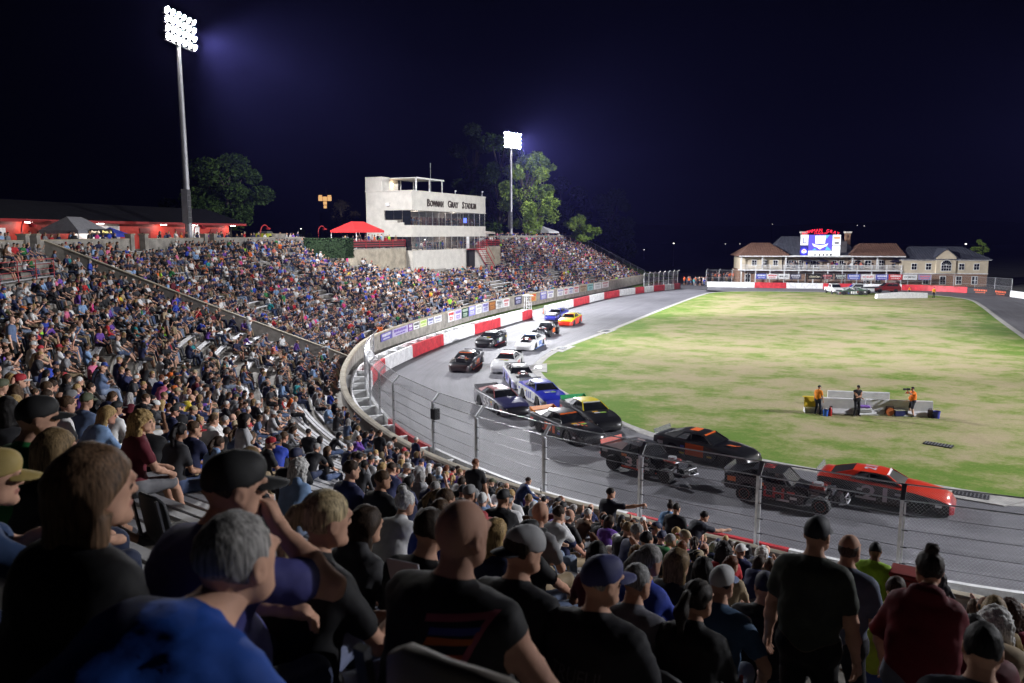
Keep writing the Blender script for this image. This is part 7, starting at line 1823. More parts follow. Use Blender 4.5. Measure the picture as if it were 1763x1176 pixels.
for i in range(30):
    px = rnd.uniform(1218, 1272); x, y = up(px, rnd.uniform(485, 488.5)); PIT.append(('stand', 97, 0, x, y+1, .5))
BAL = []
for i in range(26):
    t_ = rnd.uniform(x1, x3-1); q = FA+fu*t_+np.array([.1, rnd.uniform(.3, 1.4)]); BAL.append(('stand', 96, 0, q[0], q[1], BZ+.03))
ALL = SEATS+CONC
vis = []
for q in ALL:
    px, py, dep = proj(q[3], q[4], q[5]+1.1)
    inside = -30 < px < 1790 and 300 < py < 1330 and dep > .5
    vis.append((dep if inside else 1e6+dep, q))
vis.sort(key=lambda e: e[0])
N_IND = 300-len(HEROES)-6
ind = [q for e, q in vis[:N_IND]]; rest = [q for e, q in vis[N_IND:]]+PIT+BAL
POSE_N = {'hands_lap': 'hands in lap', 'hands_lap_f': 'sitting upright', 'elbows_knees': 'leaning on knees', 'elbows_knees_f': 'bent forward', 'arms_crossed': 'arms crossed', 'chin': 'hand at chin', 'lean_back': 'leaning back', 'phone': 'holding up a hand', 'legs_out': 'legs stretched out', 'twist_right': 'turned to one side', 'twist_left': 'turned to a neighbour', 'big': 'heavy set', 'long_sleeve': 'in long sleeves', 'hoodie_f': 'in a hooded top', 'stand': 'standing', 'stand_f': 'standing hands together', 'stand_cross': 'standing arms crossed'}
def zone(k, s):
    r = 'topmost rows' if k >= 18 and k < 90 else 'upper rows' if k > 13 else 'middle rows' if k > 8 else 'lower rows' if k > 3 else 'near front wall'
    if k >= 90: r = 'by the concourse'
    return r
used = set()
def describe(pose, c, k, s):
    ks = c['hk'].split('+'); hd = ('%s cap' % c['cap_n']) if ks[0] == 'cap' else ('backwards %s cap' % c['cap_n']) if ks[0] == 'cap_back' else (HK_N[ks[0]] % c['hair_n'] if '%' in HK_N[ks[0]] else HK_N[ks[0]])
    return 'person in %s top, %s, %s, %s' % (c['shirt_n'], hd, POSE_N[pose], zone(k, s))
def choose(kind):
    if kind == 'sit': return rnd.choice(SITS)
    return rnd.choice(['stand', 'stand', 'stand_f', 'stand_cross'])
for q in ind:
    for tr in range(60):
        pose = choose(q[0]); c = outfit(pose); lab = describe(pose, c, q[1], q[2])
        if lab not in used: break
    used.add(lab); sc = (1.0 if not POSES[pose].get('fem') else .94)*rnd.uniform(.94, 1.05)
    if rnd.random() < .06: sc *= .8
    place_person(pose, c, (q[3], q[4], q[5]), face_rz(q[2], rnd.gauss(.15 if proj(q[3], q[4], q[5])[0] < 900 else -.05, .25)), lab, sc, 'spectators in the near grandstand')
# the distant crowd reads as one mass: points that carry clothed figures
pc = bpy.data.collections.new('crowd_figures'); combos = []
def merged(pose, hk):
    V, Fc, D, HM, _ = PROTO[pose]; W = region_attr(D); M_ = np.array(HM); VV, FF, mi = [V], [Fc], [np.zeros(len(Fc), int)]; n = len(V)
    def addp(v, f, m_):
        nonlocal n
        v2 = v @ M_[:3, :3].T+M_[:3, 3]; VV.append(v2); FF.append(f+n); mi.append(np.full(len(f), m_)); n += len(v)
    for k in hk.split('+'):
        if k == 'bald': continue
        if k.startswith('cap'): c_ = CAPF if k == 'cap' else CAPB; addp(*c_[0], 2); addp(*c_[1], 3); addp(*HAIR['buzz'], 1)
        else: addp(*HAIR[k], 1)
    V = np.concatenate(VV); W2 = np.zeros((len(V), 5)); W2[:len(W)] = W
    me = to_mesh('figure', V, np.concatenate(FF), W2, [body_m, hair_m, cap_m, brim_m]); me.polygons.foreach_set('material_index', np.concatenate(mi).astype(np.int32)); return me
for pose in POSES:
    fem = POSES[pose].get('fem', 0)
    for hk in (['long', 'bob', 'ponytail', 'curly'] if fem else ['short', 'cap', 'buzz', 'fringe']):
        o = bpy.data.objects.new('figure_%03d' % len(combos), merged(pose, hk)); pc.objects.link(o); combos.append((pose, hk))
by = {}
for i, (p, h_) in enumerate(combos): by.setdefault(p, []).append(i)
PT, AT = [], {k: [] for k in ('shirt', 'pants', 'skin', 'hair', 'cap', 'brim', 'shoe', 'rot')}; PID, PSC = [], []
for q in rest:
    pose = choose(q[0]); c = outfit(pose); w = rnd.choices(by[pose], [5, 4.5, 1.2, 1.2])[0]
    if q[1] == 97:
        if rnd.random() < .2: c['shirt'] = (.75, .13, .03)
        rz = PI+rnd.uniform(-.6, .6)-.2
    elif q[1] == 96: rz = PI+rnd.uniform(-.8, .8)
    else: rz = face_rz(q[2], rnd.gauss(-.1, .3))
    PT.append((q[3], q[4], q[5])); AT['rot'].append((0, 0, rz)); PID.append(w); PSC.append((1.0 if not POSES[pose].get('fem') else .94)*rnd.uniform(.93, 1.05))
    for k in ('shirt', 'pants', 'skin', 'hair', 'cap', 'brim', 'shoe'): AT[k].append(c[k])
me = bpy.data.meshes.new('crowd'); me.from_pydata(PT, [], [])
for k in AT: a = me.attributes.new(k, 'FLOAT_VECTOR', 'POINT'); a.data.foreach_set('vector', np.array(AT[k], np.float32).ravel())
a = me.attributes.new('pid', 'INT', 'POINT'); a.data.foreach_set('value', PID); a = me.attributes.new('psc', 'FLOAT', 'POINT'); a.data.foreach_set('value', PSC)
crowd = ob('crowd', me); tag(crowd, 'dense crowd of seated spectators filling the far grandstand', 'crowd', kind='stuff')
ng = bpy.data.node_groups.new('crowd_nodes', 'GeometryNodeTree'); ng.interface.new_socket('Geometry', in_out='INPUT', socket_type='NodeSocketGeometry'); ng.interface.new_socket('Geometry', in_out='OUTPUT', socket_type='NodeSocketGeometry')
N = ng.nodes; L = ng.links; gi = N.new('NodeGroupInput'); go = N.new('NodeGroupOutput'); ip = N.new('GeometryNodeInstanceOnPoints'); ci = N.new('GeometryNodeCollectionInfo')
ci.inputs['Collection'].default_value = pc; ci.inputs['Separate Children'].default_value = True; ci.inputs['Reset Children'].default_value = True
def na(n, t): x = N.new('GeometryNodeInputNamedAttribute'); x.data_type = t; x.inputs['Name'].default_value = n; return x.outputs['Attribute']
ip.inputs['Pick Instance'].default_value = True; L.new(gi.outputs[0], ip.inputs['Points']); L.new(ci.outputs[0], ip.inputs['Instance']); L.new(na('pid', 'INT'), ip.inputs['Instance Index'])
er = N.new('FunctionNodeEulerToRotation'); L.new(na('rot', 'FLOAT_VECTOR'), er.inputs[0]); L.new(er.outputs[0], ip.inputs['Rotation']); L.new(na('psc', 'FLOAT'), ip.inputs['Scale']); L.new(ip.outputs[0], go.inputs[0])
md = crowd.modifiers.new('crowd', 'NODES'); md.node_group = ng
print('CROWD', len(PT), 'individuals', len(ind), 'heroes', len(HEROES))
# ------------------------------------------------------------------ infield: jersey barriers, marshals, buckets
def jersey(x, y, rz, L_, label, m_=None):
    b = MB(); pr = [(-.32, 0), (-.32, .08), (-.14, .32), (-.09, .88), (-.07, .92), (.07, .92), (.09, .88), (.14, .32), (.32, .08), (.32, 0)]
    b.prism(pr, 'X', -L_/2, L_/2); o = b.build('jersey_barrier', m_ or mat('barrier_white', (.62, .62, .64), .7, var=.12, nscale=1.5, bump=.15), bevel=.015); o.location = (x, y, .105); o.rotation_euler = (0, 0, rz); return tag(o, label, 'barrier')
def ip(px, py, z=.11): return up(px, py, z)
a_, b_ = ip(1384, 709), ip(1488, 713); c_, d_ = ip(1490, 713), ip(1604, 717); e_, f_ = ip(1424, 697), ip(1530, 701)
def span(p, q): return ((p[0]+q[0])/2, (p[1]+q[1])/2, math.atan2(q[1]-p[1], q[0]-p[0]), math.hypot(q[0]-p[0], q[1]-p[1]))
jersey(*span(a_, b_), 'white concrete jersey barrier with yellow flag draped at its end')
jersey(*span(c_, d_), 'white concrete jersey barrier behind the orange marshal with camera')
jersey(*span(e_, f_), 'rear white jersey barrier behind the two front ones')
m = MB(); x, y = ip(1392, 710); 
m.box((x, y-.2, .80), (.75, .05, .62)); m.box((x, y-.05, 1.07), (.75, .36, .05)); tag(m.build('yellow_flag', mat('flag_yellow', (.6, .42, .02), .8), bevel=.02), 'folded yellow flag hanging over the barrier end', 'flag')
def bucket(px, py, col, label, r=.16, h=.36):
    x, y = ip(px, py); o = thing('bucket', label, 'bucket', (x, y, .11)); m = MB(); m.lathe([(r*.8, 0), (r, h), (r*1.05, h), (r*1.05, h-.04), (r*.92, h-.03), (r*.75, .03)], n=16); m.build('pail', mat('bucket_%d' % px, col, .45), o, smooth=True)
    m = MB(); m.tube([(r*math.cos(a), 0, h-.02+r*.9*math.sin(a)) for a in np.linspace(0, PI, 9)], .008, 5); m.build('handle', steel, o)
bucket(1421, 716, (.03, .12, .5), 'light blue bucket beside the red fire extinguisher'); bucket(1612, 720, (.05, .06, .35), 'dark blue bucket at the right barrier end', .2, .42)
x, y = ip(1429, 716); ex = thing('fire_extinguisher', 'red fire extinguisher standing by the blue bucket', 'extinguisher', (x, y, .11))
m = MB(); m.lathe([(.09, 0), (.1, .03), (.1, .42), (.05, .5), (.025, .53)], n=12); m.build('cylinder', mat('ext_red', (.45, .02, .02), .35), ex, smooth=True); m = MB(); m.box((.03, 0, .57), (.16, .04, .05)); m.tube([(.05, 0, .55), (.14, 0, .45), (.12, 0, .2)], .015, 5); m.build('valve_and_hose', black_mat, ex)
x, y = ip(1549, 716); cl_ = thing('cooler', 'blue cooler box with pale lid on the grass', 'cooler', (x, y, .11)); m = MB(); m.box((0, 0, .17), (.75, .4, .34)); m.build('box', mat('cooler_blue', (.02, .025, .12), .5), cl_, bevel=.03); m = MB(); m.box((0, 0, .37), (.78, .43, .06)); m.build('lid', mat('cooler_lid', (.4, .4, .3), .5), cl_, bevel=.02)
x, y = ip(1531, 716); rl = thing('hose_reel', 'orange round hose reel beside the cooler', 'reel', (x, y, .11)); m = MB(); m.lathe([(.24, -.1), (.24, .1)], (0, 0, .26), 16, axis='Y'); m.build('reel', mat('reel_orange', (.45, .12, .03), .5), rl); m = MB(); m.tube([(-.28, 0, 0), (-.2, 0, .56), (.2, 0, .56), (.28, 0, 0)], .025, 6); m.build('frame', black_mat, rl)
x, y = ip(1601, 719); fc = thing('fuel_can', 'dark fuel can between the marshal and the bucket', 'can', (x, y, .11)); m = MB(); m.box((0, 0, .24), (.24, .18, .46)); m.build('can', mat('can_brown', (.05, .025, .02), .5), fc, bevel=.03); m = MB(); m.tube([(-.08, 0, .46), (-.08, 0, .54), (.06, 0, .54), (.06, 0, .46)], .015, 5); m.build('handle', black_mat, fc)
x, y = ip(1487, 714); bg = thing('towel_pile', 'pile of white and purple towels at the barrier joint', 'towels', (x, y, .11))
for i, (cc, w) in enumerate((((.6, .6, .62), .95), ((.25, .25, .24), .8), ((.5, .5, .52), .8), ((.25, .12, .5), .6))):
    m = MB(); m.box((rnd.uniform(-.04, .04), rnd.uniform(-.03, .03), .08+i*.14), (w, .5, .13), rz=rnd.uniform(-.2, .2)); m.build('towel', mat('towel%d' % i, cc, .9, bump=.5, bscale=14), bg, bevel=.05)
def inf_person(px, py, P, c, label, rz, sc=1., z=.11):
    P = dict(P); P['seed'] = px; col = dict(skin=SKINS[0], hair=(.03, .02, .012), cap=(.015, .015, .016), brim=(.015, .015, .016), shoe=(.03, .03, .03), pants=(.03, .04, .08), hk='cap'); col.update(c)
    V, Fc, D, HM, hp, fr = make_person(P, .026, .014); me = to_mesh('person', V, Fc, region_attr(D), [body_m]); x, y = up(px, py, z); o = ob('person', me, None, (x, y, z), rz); o.scale = (sc,)*3; set_attrs(o, col); head_parts(o, col, HM); return tag(o, label, 'person')
inf_person(1407, 714, dict(ST, hyaw=-.4, hands={-1: (-.27, .1, .85), 1: (.27, .1, .85)}), dict(shirt=(.85, .27, .02), pants=(.025, .03, .06), hair=(.03, .02, .02)), 'track marshal in orange shirt and dark trousers beside the yellow flag', -.9)
inf_person(1474, 716, dict(ST, sleeve='none', hands={-1: (.08, .26, 1.12), 1: (-.1, .28, 1.08)}, ehint={-1: (-.8, -.1, -.6), 1: (.8, -.1, -.6)}, hyaw=.1), dict(shirt=(.015, .015, .016), pants=(.02, .02, .025), skin=SKINS[3]), 'person in black tank top with folded arms before the barrier joint', PI, 1.05)
o = inf_person(1570, 717, dict(ST, girth=1.15, leg='short', hands={-1: (-.02, .36, 1.52), 1: (.1, .32, 1.5)}, ehint={-1: (-.8, .2, -.6), 1: (.8, .2, -.6)}, hyaw=.0), dict(shirt=(.85, .2, .02), pants=(.05, .05, .07), hair=(.03, .02, .02), hk='short'), 'photographer in orange shirt and dark shorts aiming a long camera', PI*.53)
m = MB(); m.lathe([(.05, 0), (.05, .12), (.065, .2), (.065, .28)], (0, 0, 0), 12, axis='Y'); m.box((0, -.04, 0), (.14, .1, .11)); cm = m.build('long_lens_camera', black_mat, smooth=True); R_ = Matrix.Rotation(PI*.53, 3, 'Z'); cm.location = o.location+R_ @ Vector((.03, .34, 1.62)); cm.rotation_euler = (0, 0, PI*.53); tag(cm, 'black camera with long lens held by the orange photographer', 'camera')
# far infield: white tarp wall, marshals
p0, p1 = up(1508, 514, .1), up(1595, 513, .1); sx_, sy_, sr, sl = span(p0, p1)
m = MB(); m.loft([[(u, a, z) for a, z in ((-.35, 0), (-.25, h_), (.25, h_), (.35, 0))] for u, h_ in ((-sl/2, .75), (-sl/4, .9), (0, 1.0), (sl/4, .95), (sl/2, .85))]); o = m.build('tarp_wall', mat('tarp_white', (.75, .75, .76), .6, bump=.3, bscale=2)); o.location = (sx_, sy_, .1); o.rotation_euler = (0, 0, sr); tag(o, 'long low white covered wall at the far infield edge', 'barrier')
inf_person(1607, 513, ST, dict(shirt=(.8, .3, .02), pants=(.02, .02, .02), hk='short'), 'marshal in orange vest standing right of the white covered wall', PI)
inf_person(1565, 507, ST, dict(shirt=(.75, .16, .03), pants=(.02, .02, .02), hk='short'), 'small marshal in red orange partly hidden behind the white covered wall', PI, .8)
# ------------------------------------------------------------------ sponsor boards on the front wall along the straight
board_spec = [(655, 674, (.12, .1, .4), (.7, .7, .7), 'SPORT', 0), (675, 702, (.45, .4, .6), (.12, .05, .35), 'FABRICATION', 0), (703, 710, (.25, .1, .4), (.7, .7, .7), 'MJ', 0), (711, 722, (.72, .72, .72), (.03, .03, .03), 'SUNTRUST', 0), (722.5, 735, (.62, .64, .4), (.3, .5, .05), 'LAWN', 0), (736, 746, (.6, .6, .7), (.1, .1, .3), 'PARTS', 0), (747, 760, (.72, .72, .74), (.2, .2, .3), 'FIRST BANK', 0)]
board_spec += [(771, 782, (.74, .74, .74), (.55, .03, .03), 'CHECK FUEL', 1), (782.5, 794, (.6, .55, .72), (.2, .12, .4), 'FRIENDS', 1), (794.5, 806, (.015, .05, .03), (.5, .6, .5), 'GREEN', 1), (806.5, 818, (.3, .28, .7), (.75, .75, .75), 'KINGS', 1), (818.5, 829, (.74, .74, .74), (.4, .4, .4), 'CHAPEL', 1), (830, 841, (.6, .58, .75), (.12, .1, .35), 'ROOF', 1), (841.5, 853, (.22, .09, .03), (.5, .2, .05), 'GRILL', 1), (853.5, 865, (.7, .7, .7), (.3, .3, .3), 'AUTO', 1), (865.5, 877, (.72, .72, .73), (.5, .1, .1), 'SERVICE', 1),
               (886, 898, (.03, .03, .08), (.5, .5, .7), 'GYM', 1), (912, 923, (.5, .3, .08), (.6, .03, .03), 'RACING', 1), (930, 941, (.2, .2, .5), (.7, .7, .7), 'CLUB', 1), (942, 953, (.72, .72, .72), (.2, .2, .4), 'TIRES', 1), (959, 970, (.72, .72, .72), (.2, .2, .4), 'DODGE', 1), (970.5, 978, (.72, .72, .72), (.5, .05, .1), 'ROSE', 1), (978.5, 987, (.72, .72, .72), (.1, .15, .4), 'X', 1), (987.5, 997, (.7, .7, .7), (.5, .1, .1), 'FOOD', 1), (998, 1010, (.4, .35, .25), (.2, .1, .05), 'INN', 1), (1011, 1021, (.3, .55, .55), (.1, .2, .2), 'BAY', 1), (1022, 1035, (.7, .7, .7), (.3, .3, .3), 'LEGAL', 1), (1036, 1048, (.7, .7, .7), (.4, .15, .15), 'HEART', 1)]
NB_ = 0; ORD2 = ['one', 'two', 'three', 'four', 'five', 'six', 'seven', 'eight', 'nine', 'ten', 'eleven', 'twelve', 'thirteen', 'fourteen', 'fifteen', 'sixteen', 'seventeen', 'eighteen', 'nineteen', 'twenty', 'twenty-one', 'twenty-two', 'twenty-three', 'twenty-four', 'twenty-five', 'twenty-six', 'twenty-seven', 'twenty-eight', 'twenty-nine', 'thirty']
def fs_at(px):
    return float(min(np.arange(S_DIV-8, S_END, .1), key=lambda s: abs(proj(*FC.at(s, -.05), 1.2)[0]-px)))
for (pa, pb_, bg, fg, tx_, k) in board_spec:
    a, b = sorted((fs_at(pa), fs_at(pb_))); xa_, ya_ = FC.at(a, -.06); xb_, yb_ = FC.at(b, -.06); L_ = math.hypot(xb_-xa_, yb_-ya_)-.08
    if L_ < .3: continue
    rz = math.atan2(yb_-ya_, xb_-xa_); ib_ = NB_; NB_ += 1
    bd = thing('wall_banner', '%s sponsor board with %s print, number %s from the near end of the front wall' % (CN_(bg), CN_(fg), ORD2[ib_]), 'banner', ((xa_+xb_)/2, (ya_+yb_)/2, 0), rz, 'sponsor boards along the front wall')
    z0_, z1_ = ((1.0, 1.72) if not k else (.62, 1.78)); m = MB(); m.box((0, 0, (z0_+z1_)/2), (L_, .05, z1_-z0_)); m.build('board', mat('board_%d' % (pa*10), bg, .5, var=.05), bd)
    bars('print', mat('boardink_%d' % (pa*10), fg, .6, var=0), bd, 0, -.03, (z0_+z1_)/2+(.12 if k else 0), L_*.86, (z1_-z0_)*(.7 if k else .9), ib_)
    if k: bars('print_lines', MATS['boardink_%d' % (pa*10)], bd, 0, -.03, z0_+.22, L_*.7, .26, ib_+50)
# flag stand ladder and cone in the wall gap
x, y = up(930, 545); fs_ = thing('flag_stand', 'white steel ladder stand in the gap of the race wall', 'ladder', (x-1.6, y+1, 0), .4)
for a in (-.4, .4):
    for b in (-.4, .4): m = MB(); m.tube([(a, b, 0), (a*.7, b*.7, 2.6)], .05, 6); m.build('leg', white_paint, fs_)
for i in range(6): m = MB(); m.box((0, -.38+.01*i, .4+i*.38), (.72, .05, .05)); m.build('rung', white_paint, fs_)
m = MB(); m.box((0, 0, 2.65), (1.1, 1.1, .08)); m.build('platform', white_paint, fs_)
x, y = up(944, 540); cn = thing('traffic_cone', 'orange traffic cone at the wall end', 'cone', (x-.6, y, .0)); m = MB(); m.lathe([(.16, .04), (.03, .72)], n=12); m.build('cone', mat('cone_orange', (.8, .13, .02), .5), cn, smooth=True); m = MB(); m.box((0, 0, .02), (.4, .4, .04)); m.build('base', black_mat, cn)
# loudspeaker box on the second fence post and ad lettering of the black banner
x, y = BC.at(ps[1], FD); m = MB(); m.box((x+.12, y-.1, 2.75), (.3, .34, .5), rz=.7); tag(m.build('post_speaker', black_mat, bevel=.03), 'small black loudspeaker strapped to a fence post', 'speaker')
t_s = tuple(float(min(np.arange(s_far, BC.L, .2), key=lambda q: abs(proj(*BC.at(q), 0.)[0]-px))) for px in (1738, 1664))
for f in (.25, .72):
    s = t_s[0]+(t_s[1]-t_s[0])*f; x, y = BC.at(s, -.04); t_ = BC.tan(s); e_ = bars('banner_print', mat('banner_orange', (.6, .12, .05), .6, var=0), bar, 0, 0, .5, 2.8, .8, int(f*100)); e_.location = (x, y, 0); e_.rotation_euler = (0, 0, math.atan2(t_[1], t_[0])+PI)
# ------------------------------------------------------------------ belongings among the foreground crowd
def stadium_chair(x, y, z, rz, col, label):
    c = thing('stadium_chair', label, 'chair', (x, y, z), rz); cm_ = mat('chair_%02d' % int(col[0]*99), col, .6)
    m = MB(); S_ = []
    for v in np.linspace(0, 1, 7):
        w = .21-.03*max(0, v-.7)/.3; r = []
        for a in np.linspace(-1, 1, 7): r.append((a*w, -.2-.07*v+.05*(a*a), .45+.42*v-(.05*abs(a)**4 if v == 1 else 0)))
        S_.append(r)
    m.loft(S_, close=False, cap=False); o = m.build('backrest', cm_, c, smooth=2); md = o.modifiers.new('solid', 'SOLIDIFY'); md.thickness = .035; md2 = o.modifiers.new('b', 'BEVEL'); md2.width = .012; md2.segments = 2
    m = MB(); m.box((0, 0, .45), (.42, .38, .05)); m.build('seat', cm_, c, bevel=.02)
    for sg in (-1, 1): m = MB(); m.beam((sg*.2, -.2, .45), (sg*.2, -.27, .85), .03, .02); m.build('side_frame', dark_steel, c)
    return c
q = Vector((*up(762, 1150, CAM_H-.78), CAM_H-.78)); rz_ = face_rz(sd_of(q.x, q.y)[0]); q -= Matrix.Rotation(rz_, 3, 'Z') @ Vector((0, -.27, .87)); stadium_chair(q.x, q.y, q.z, rz_, (.16, .14, .12), 'beige folding stadium chair back at the bottom centre behind the bald person')
def seat_at(px, py, k): return snap(px, py, (0, 0, .75), krange=[k])
for (px, py, k, col, lab) in ((372, 700, 14, (.05, .03, .22), 'purple folding stadium chair in the near left section'), (300, 900, 19, (.02, .02, .024), 'black folding stadium chair in the near left rows'), (1140, 1120, 19, (.02, .02, .022), 'black folding stadium chair below the grey haired person')):
    l_, r_, _, _ = seat_at(px, py, k)
    stadium_chair(*l_, r_, col, lab)
def on_bench(px, py, k, hz=.5):
    xc = (px-881.5)/F_PIX; yc = -(py-588)/F_PIX; c, s_ = math.cos(PITCH), math.sin(PITCH); dr = Vector((xc, c+s_*yc, -s_+c*yc)); z = row_z(k)+.42; t_ = (z-CAM_H)/dr.z; s, d = sd_of(dr.x*t_, dr.y*t_); return (*FC.at(s, row_d(k)+.6), z)
p = on_bench(1187, 1165, 20); cu = thing('foam_cup', 'white foam drink cup with lid on the bench', 'cup', (p[0], p[1], p[2])); m = MB(); m.lathe([(.032, 0), (.045, .13), (.048, .135), (.048, .142), (.044, .145)], n=16); m.build('cup', mat('foam_white', (.7, .7, .7), .7), cu, smooth=True); m = MB(); m.tube([(0, 0, .14), (.015, 0, .22)], .004, 6); m.build('straw', white_paint, cu)
p = on_bench(1316, 1150, 18); bo = thing('soda_bottle', 'red capped soda bottle on the bench by the aisle', 'bottle', p); m = MB(); m.lathe([(.03, 0), (.034, .02), (.034, .12), (.012, .19), (.012, .21)], n=14); m.build('bottle', mat('soda_red', (.25, .02, .03), .15), bo, smooth=True); m = MB(); m.lathe([(.014, .205), (.014, .225)], n=10); m.build('cap', mat('cap_red', (.4, .02, .02), .4), bo)
for i, (px, py, k) in enumerate(((955, 1150, 19), (480, 700, 13), (520, 690, 12))):
    p = on_bench(px, py, k); bo = thing('water_bottle', 'clear blue water bottle %s' % ['beside the blue cap person', 'on a bench in the middle rows', 'on a bench near the turn'][i], 'bottle', p); m = MB(); m.lathe([(.03, 0), (.033, .02), (.033, .14), (.012, .19)], n=12); m.build('bottle', mat('water_blue', (.1, .15, .5), .1, alpha=.7), bo, smooth=True); m = MB(); m.lathe([(.014, .188), (.014, .21)], n=10); m.build('cap', white_paint, bo)
# checkered flag lying over the empty benches
p = Vector(on_bench(572, 782, 9)); fg_ = thing('checkered_flag', 'black and white checkered flag lying across empty benches', 'flag', p, face_rz(sd_of(p.x, p.y)[0]))
chk = mat('check_black', (.015, .015, .016), .8); 
for i in range(8):
    for j in range(6):
        m = MB(); u, v = (i-4)*.11, (j-3)*.11; f = lambda a, b: (a, b, .02+.03*math.sin(a*6+b*4)-.12*max(0, b-.1)); m.add([f(u, v), f(u+.11, v), f(u+.11, v+.11), f(u, v+.11)], [(0, 1, 2, 3)]); m.build('square', chk if (i+j) % 2 else white_paint, fg_)
# vendor's red bag, papers, phones
v_ = HEROES['vendor'][0]; R_ = Matrix.Rotation(v_.rotation_euler.z, 3, 'Z'); q = v_.location+R_ @ Vector((.42, .05, .85)); bg_ = thing('vendor_bag', 'large red insulated vendor bag with yellow side', 'bag', q, v_.rotation_euler.z)
m = MB(); m.box((0, 0, .28), (.42, .36, .56)); m.build('bag', mat('bag_red', (.22, .015, .012), .7), bg_, bevel=.03); m = MB(); m.box((.215, 0, .22), (.02, .32, .42)); m.build('side_panel', mat('bag_yellow', (.35, .35, .03), .7), bg_); m = MB(); m.box((0, 0, .6), (.44, .38, .06)); m.build('lid', mat('bag_red', (.22, .015, .012), .7), bg_, bevel=.02)
def held(key, loc, size, m_, name, label, cat, rot=(0, 0, 0)):
    h_ = HEROES[key][0]; R_ = Matrix.Rotation(h_.rotation_euler.z, 3, 'Z'); m = MB(); m.box((0, 0, 0), size); o = m.build(name, m_, bevel=.002); o.location = h_.location+R_ @ Vector(loc); o.rotation_euler = (rot[0], rot[1], h_.rotation_euler.z+rot[2]); return tag(o, label, cat)
held('ponytail', (.07, .5, .84), (.16, .008, .2), mat('paper_white', (.55, .55, .6), .8), 'folded_paper', 'folded white paper in the hands of the ponytail person', 'paper', (.3, 0, .2))
held('blue_tee_cap', (-.14, .46, .78), (.16, .008, .21), mat('paper_white', (.55, .55, .6), .8), 'programme', 'white paper held low by the person in steel blue', 'paper', (.2, .1, .5))
held('wall_blue', (.1, .72, 1.15), (.075, .01, .15), black_mat, 'phone', 'dark phone held out over the front wall', 'phone')
# printed shirt backs: thin appliques that follow the cloth
def decal(key, polys, dist=.02):
    o, HM, hp, fr, k, s = HEROES[key]; nb, up2, fw, rt, chest = [Vector(v.tolist()) for v in fr]; me = o.data
    bv = BVHTree.FromPolygons([v.co.copy() for v in me.vertices], [tuple(p.vertices) for p in me.polygons]); c0 = nb-up2*.30
    for (pts_, colr, nm) in polys:
        m = MB(); n = 10; P = [Vector((a*1.15-.02, b*1.1+.05, 0)) for a, b in pts_]; vs = []; fs = []
        # bilinear grid over a quad
        for i in range(n+1):
            for j in range(n+1):
                u, v = i/n, j/n; q = (P[0]*(1-u)+P[1]*u)*(1-v)+(P[3]*(1-u)+P[2]*u)*v; w = c0+rt*q.x+up2*q.y-fw*.6
                hit = bv.ray_cast(w, fw); vs.append((hit[0]-fw*.004) if hit[0] is not None else w+fw*.45)
        for i in range(n):
            for j in range(n): a = i*(n+1)+j; fs.append((a, a+n+1, a+n+2, a+1))
        m.add(vs, fs); d = m.build(nm, mat('ink_%02x%02x%02x' % tuple(int(min(1, x)*255) for x in colr), colr, .8), o, smooth=2)
def decal_text(key, t, size, cx, cy, colr, w):
    o, HM, hp, fr, k, s = HEROES[key]; nb, up2, fw, rt, chest = [Vector(v.tolist()) for v in fr]; me = o.data
    bv = BVHTree.FromPolygons([v.co.copy() for v in me.vertices], [tuple(p.vertices) for p in me.polygons]); c0 = nb-up2*.30
    d = text('shirt_print', t, size, mat('ink_%02x%02x%02x' % tuple(int(min(1, x)*255) for x in colr), colr, .8), o, (0, 0, 0), (0, 0, 0), 0, width=None); xs = [v.co.x for v in d.data.vertices]; f = w/(max(xs)-min(xs))
    bm = bmesh.new(); bm.from_mesh(d.data); bmesh.ops.triangulate(bm, faces=bm.faces); bmesh.ops.subdivide_edges(bm, edges=[e for e in bm.edges if e.calc_length() > .03], cuts=2)
    for v in bm.verts:
        x_, y_ = v.co.x*f+cx, v.co.y+cy; w_ = c0+rt*x_+up2*y_-fw*.6; hit = bv.ray_cast(w_, fw); v.co = (hit[0]-fw*.005) if hit[0] is not None else w_+fw*.45
    bm.to_mesh(d.data); bm.free()
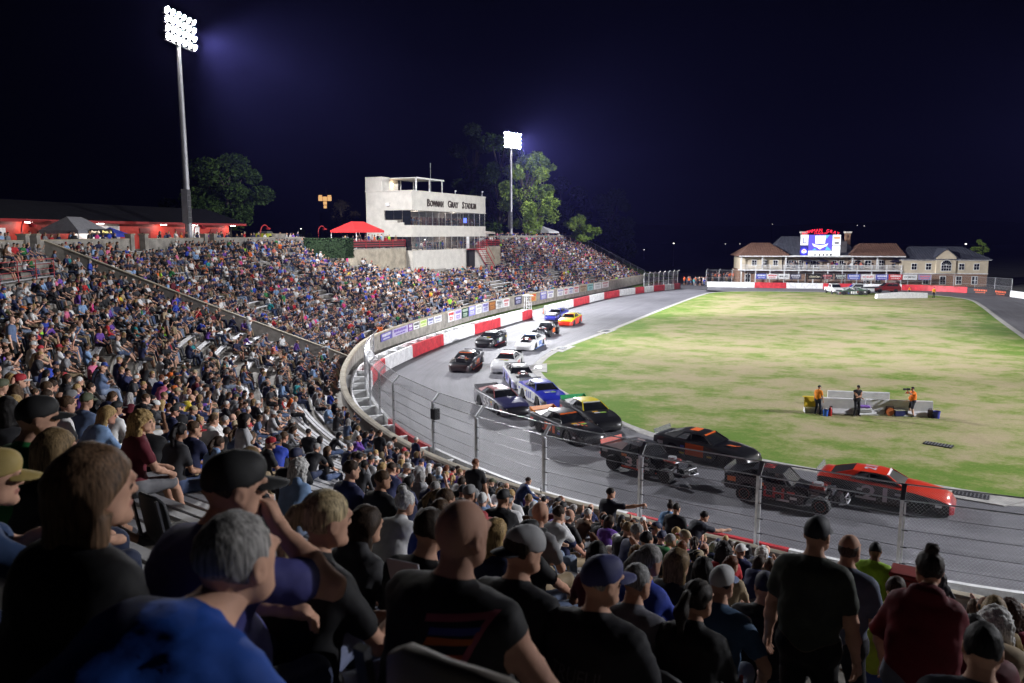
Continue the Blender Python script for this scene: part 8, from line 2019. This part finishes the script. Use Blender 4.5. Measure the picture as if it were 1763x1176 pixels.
decal('bald_tee', [([(.02, .20), (.20, .235), (.19, .215), (.02, .18)], (.22, .05, .07), 'shirt_print'), ([(.185, .235), (.20, .235), (.15, .09), (.135, .09)], (.22, .05, .07), 'shirt_print'), ([(.04, .17), (.175, .195), (.17, .175), (.04, .15)], (.02, .03, .14), 'shirt_print'), ([(.04, .145), (.165, .165), (.16, .148), (.03, .122)], (.32, .08, .01), 'shirt_print'), ([(.03, .10), (.145, .12), (.13, .075), (.02, .06)], (.28, .05, .02), 'shirt_print'),
    ([(.02, .05), (.19, .075), (.16, .0), (.02, -.01)], (.06, .06, .07), 'shirt_print'), ([(-.12, -.10), (.12, -.04), (.13, -.10), (-.1, -.15)], (.02, .04, .16), 'shirt_print'), ([(.10, -.03), (.20, -.01), (.2, -.07), (.12, -.09)], (.04, .12, .28), 'shirt_print'), ([(-.2, -.14), (-.1, -.11), (-.1, -.15), (-.2, -.18)], (.2, .05, .02), 'shirt_print'), ([(.02, -.06), (.06, -.05), (.06, -.12), (.02, -.13)], (.25, .06, .02), 'shirt_print'),
    ([(.10, -.13), (.18, -.12), (.18, -.145), (.10, -.155)], (.1, .2, .34), 'shirt_print'), ([(.10, -.165), (.18, -.155), (.18, -.18), (.10, -.19)], (.25, .25, .3), 'shirt_print'), ([(.10, -.20), (.18, -.19), (.18, -.215), (.10, -.225)], (.1, .16, .28), 'shirt_print'), ([(.10, -.235), (.18, -.225), (.18, -.25), (.10, -.26)], (.3, .3, .33), 'shirt_print')])
decal_text('blue_cap', 'TRUEUL', .09, .0, .12, (.05, .05, .06), .26); decal_text('blue_cap', '64', .08, .06, -.08, (.3, .3, .33), .085)
# ------------------------------------------------------------------ night air: thin haze that shows the floodlight beams
hz = bpy.data.materials.new('haze'); hz.use_nodes = True
N = hz.node_tree.nodes; N.remove(N['Principled BSDF'])
pv_ = N.new('ShaderNodeVolumePrincipled'); pv_.inputs['Color'].default_value = (.26, .25, 1.0, 1); pv_.inputs['Density'].default_value = .00009; pv_.inputs['Anisotropy'].default_value = .62
hz.node_tree.links.new(pv_.outputs[0], N['Material Output'].inputs['Volume'])
m = MB(); m.box((20, 240, 24), (700, 760, 52)); o = m.build('haze', hz); tag(o, 'thin blue night haze lit by the floodlights', 'haze', kind='stuff')
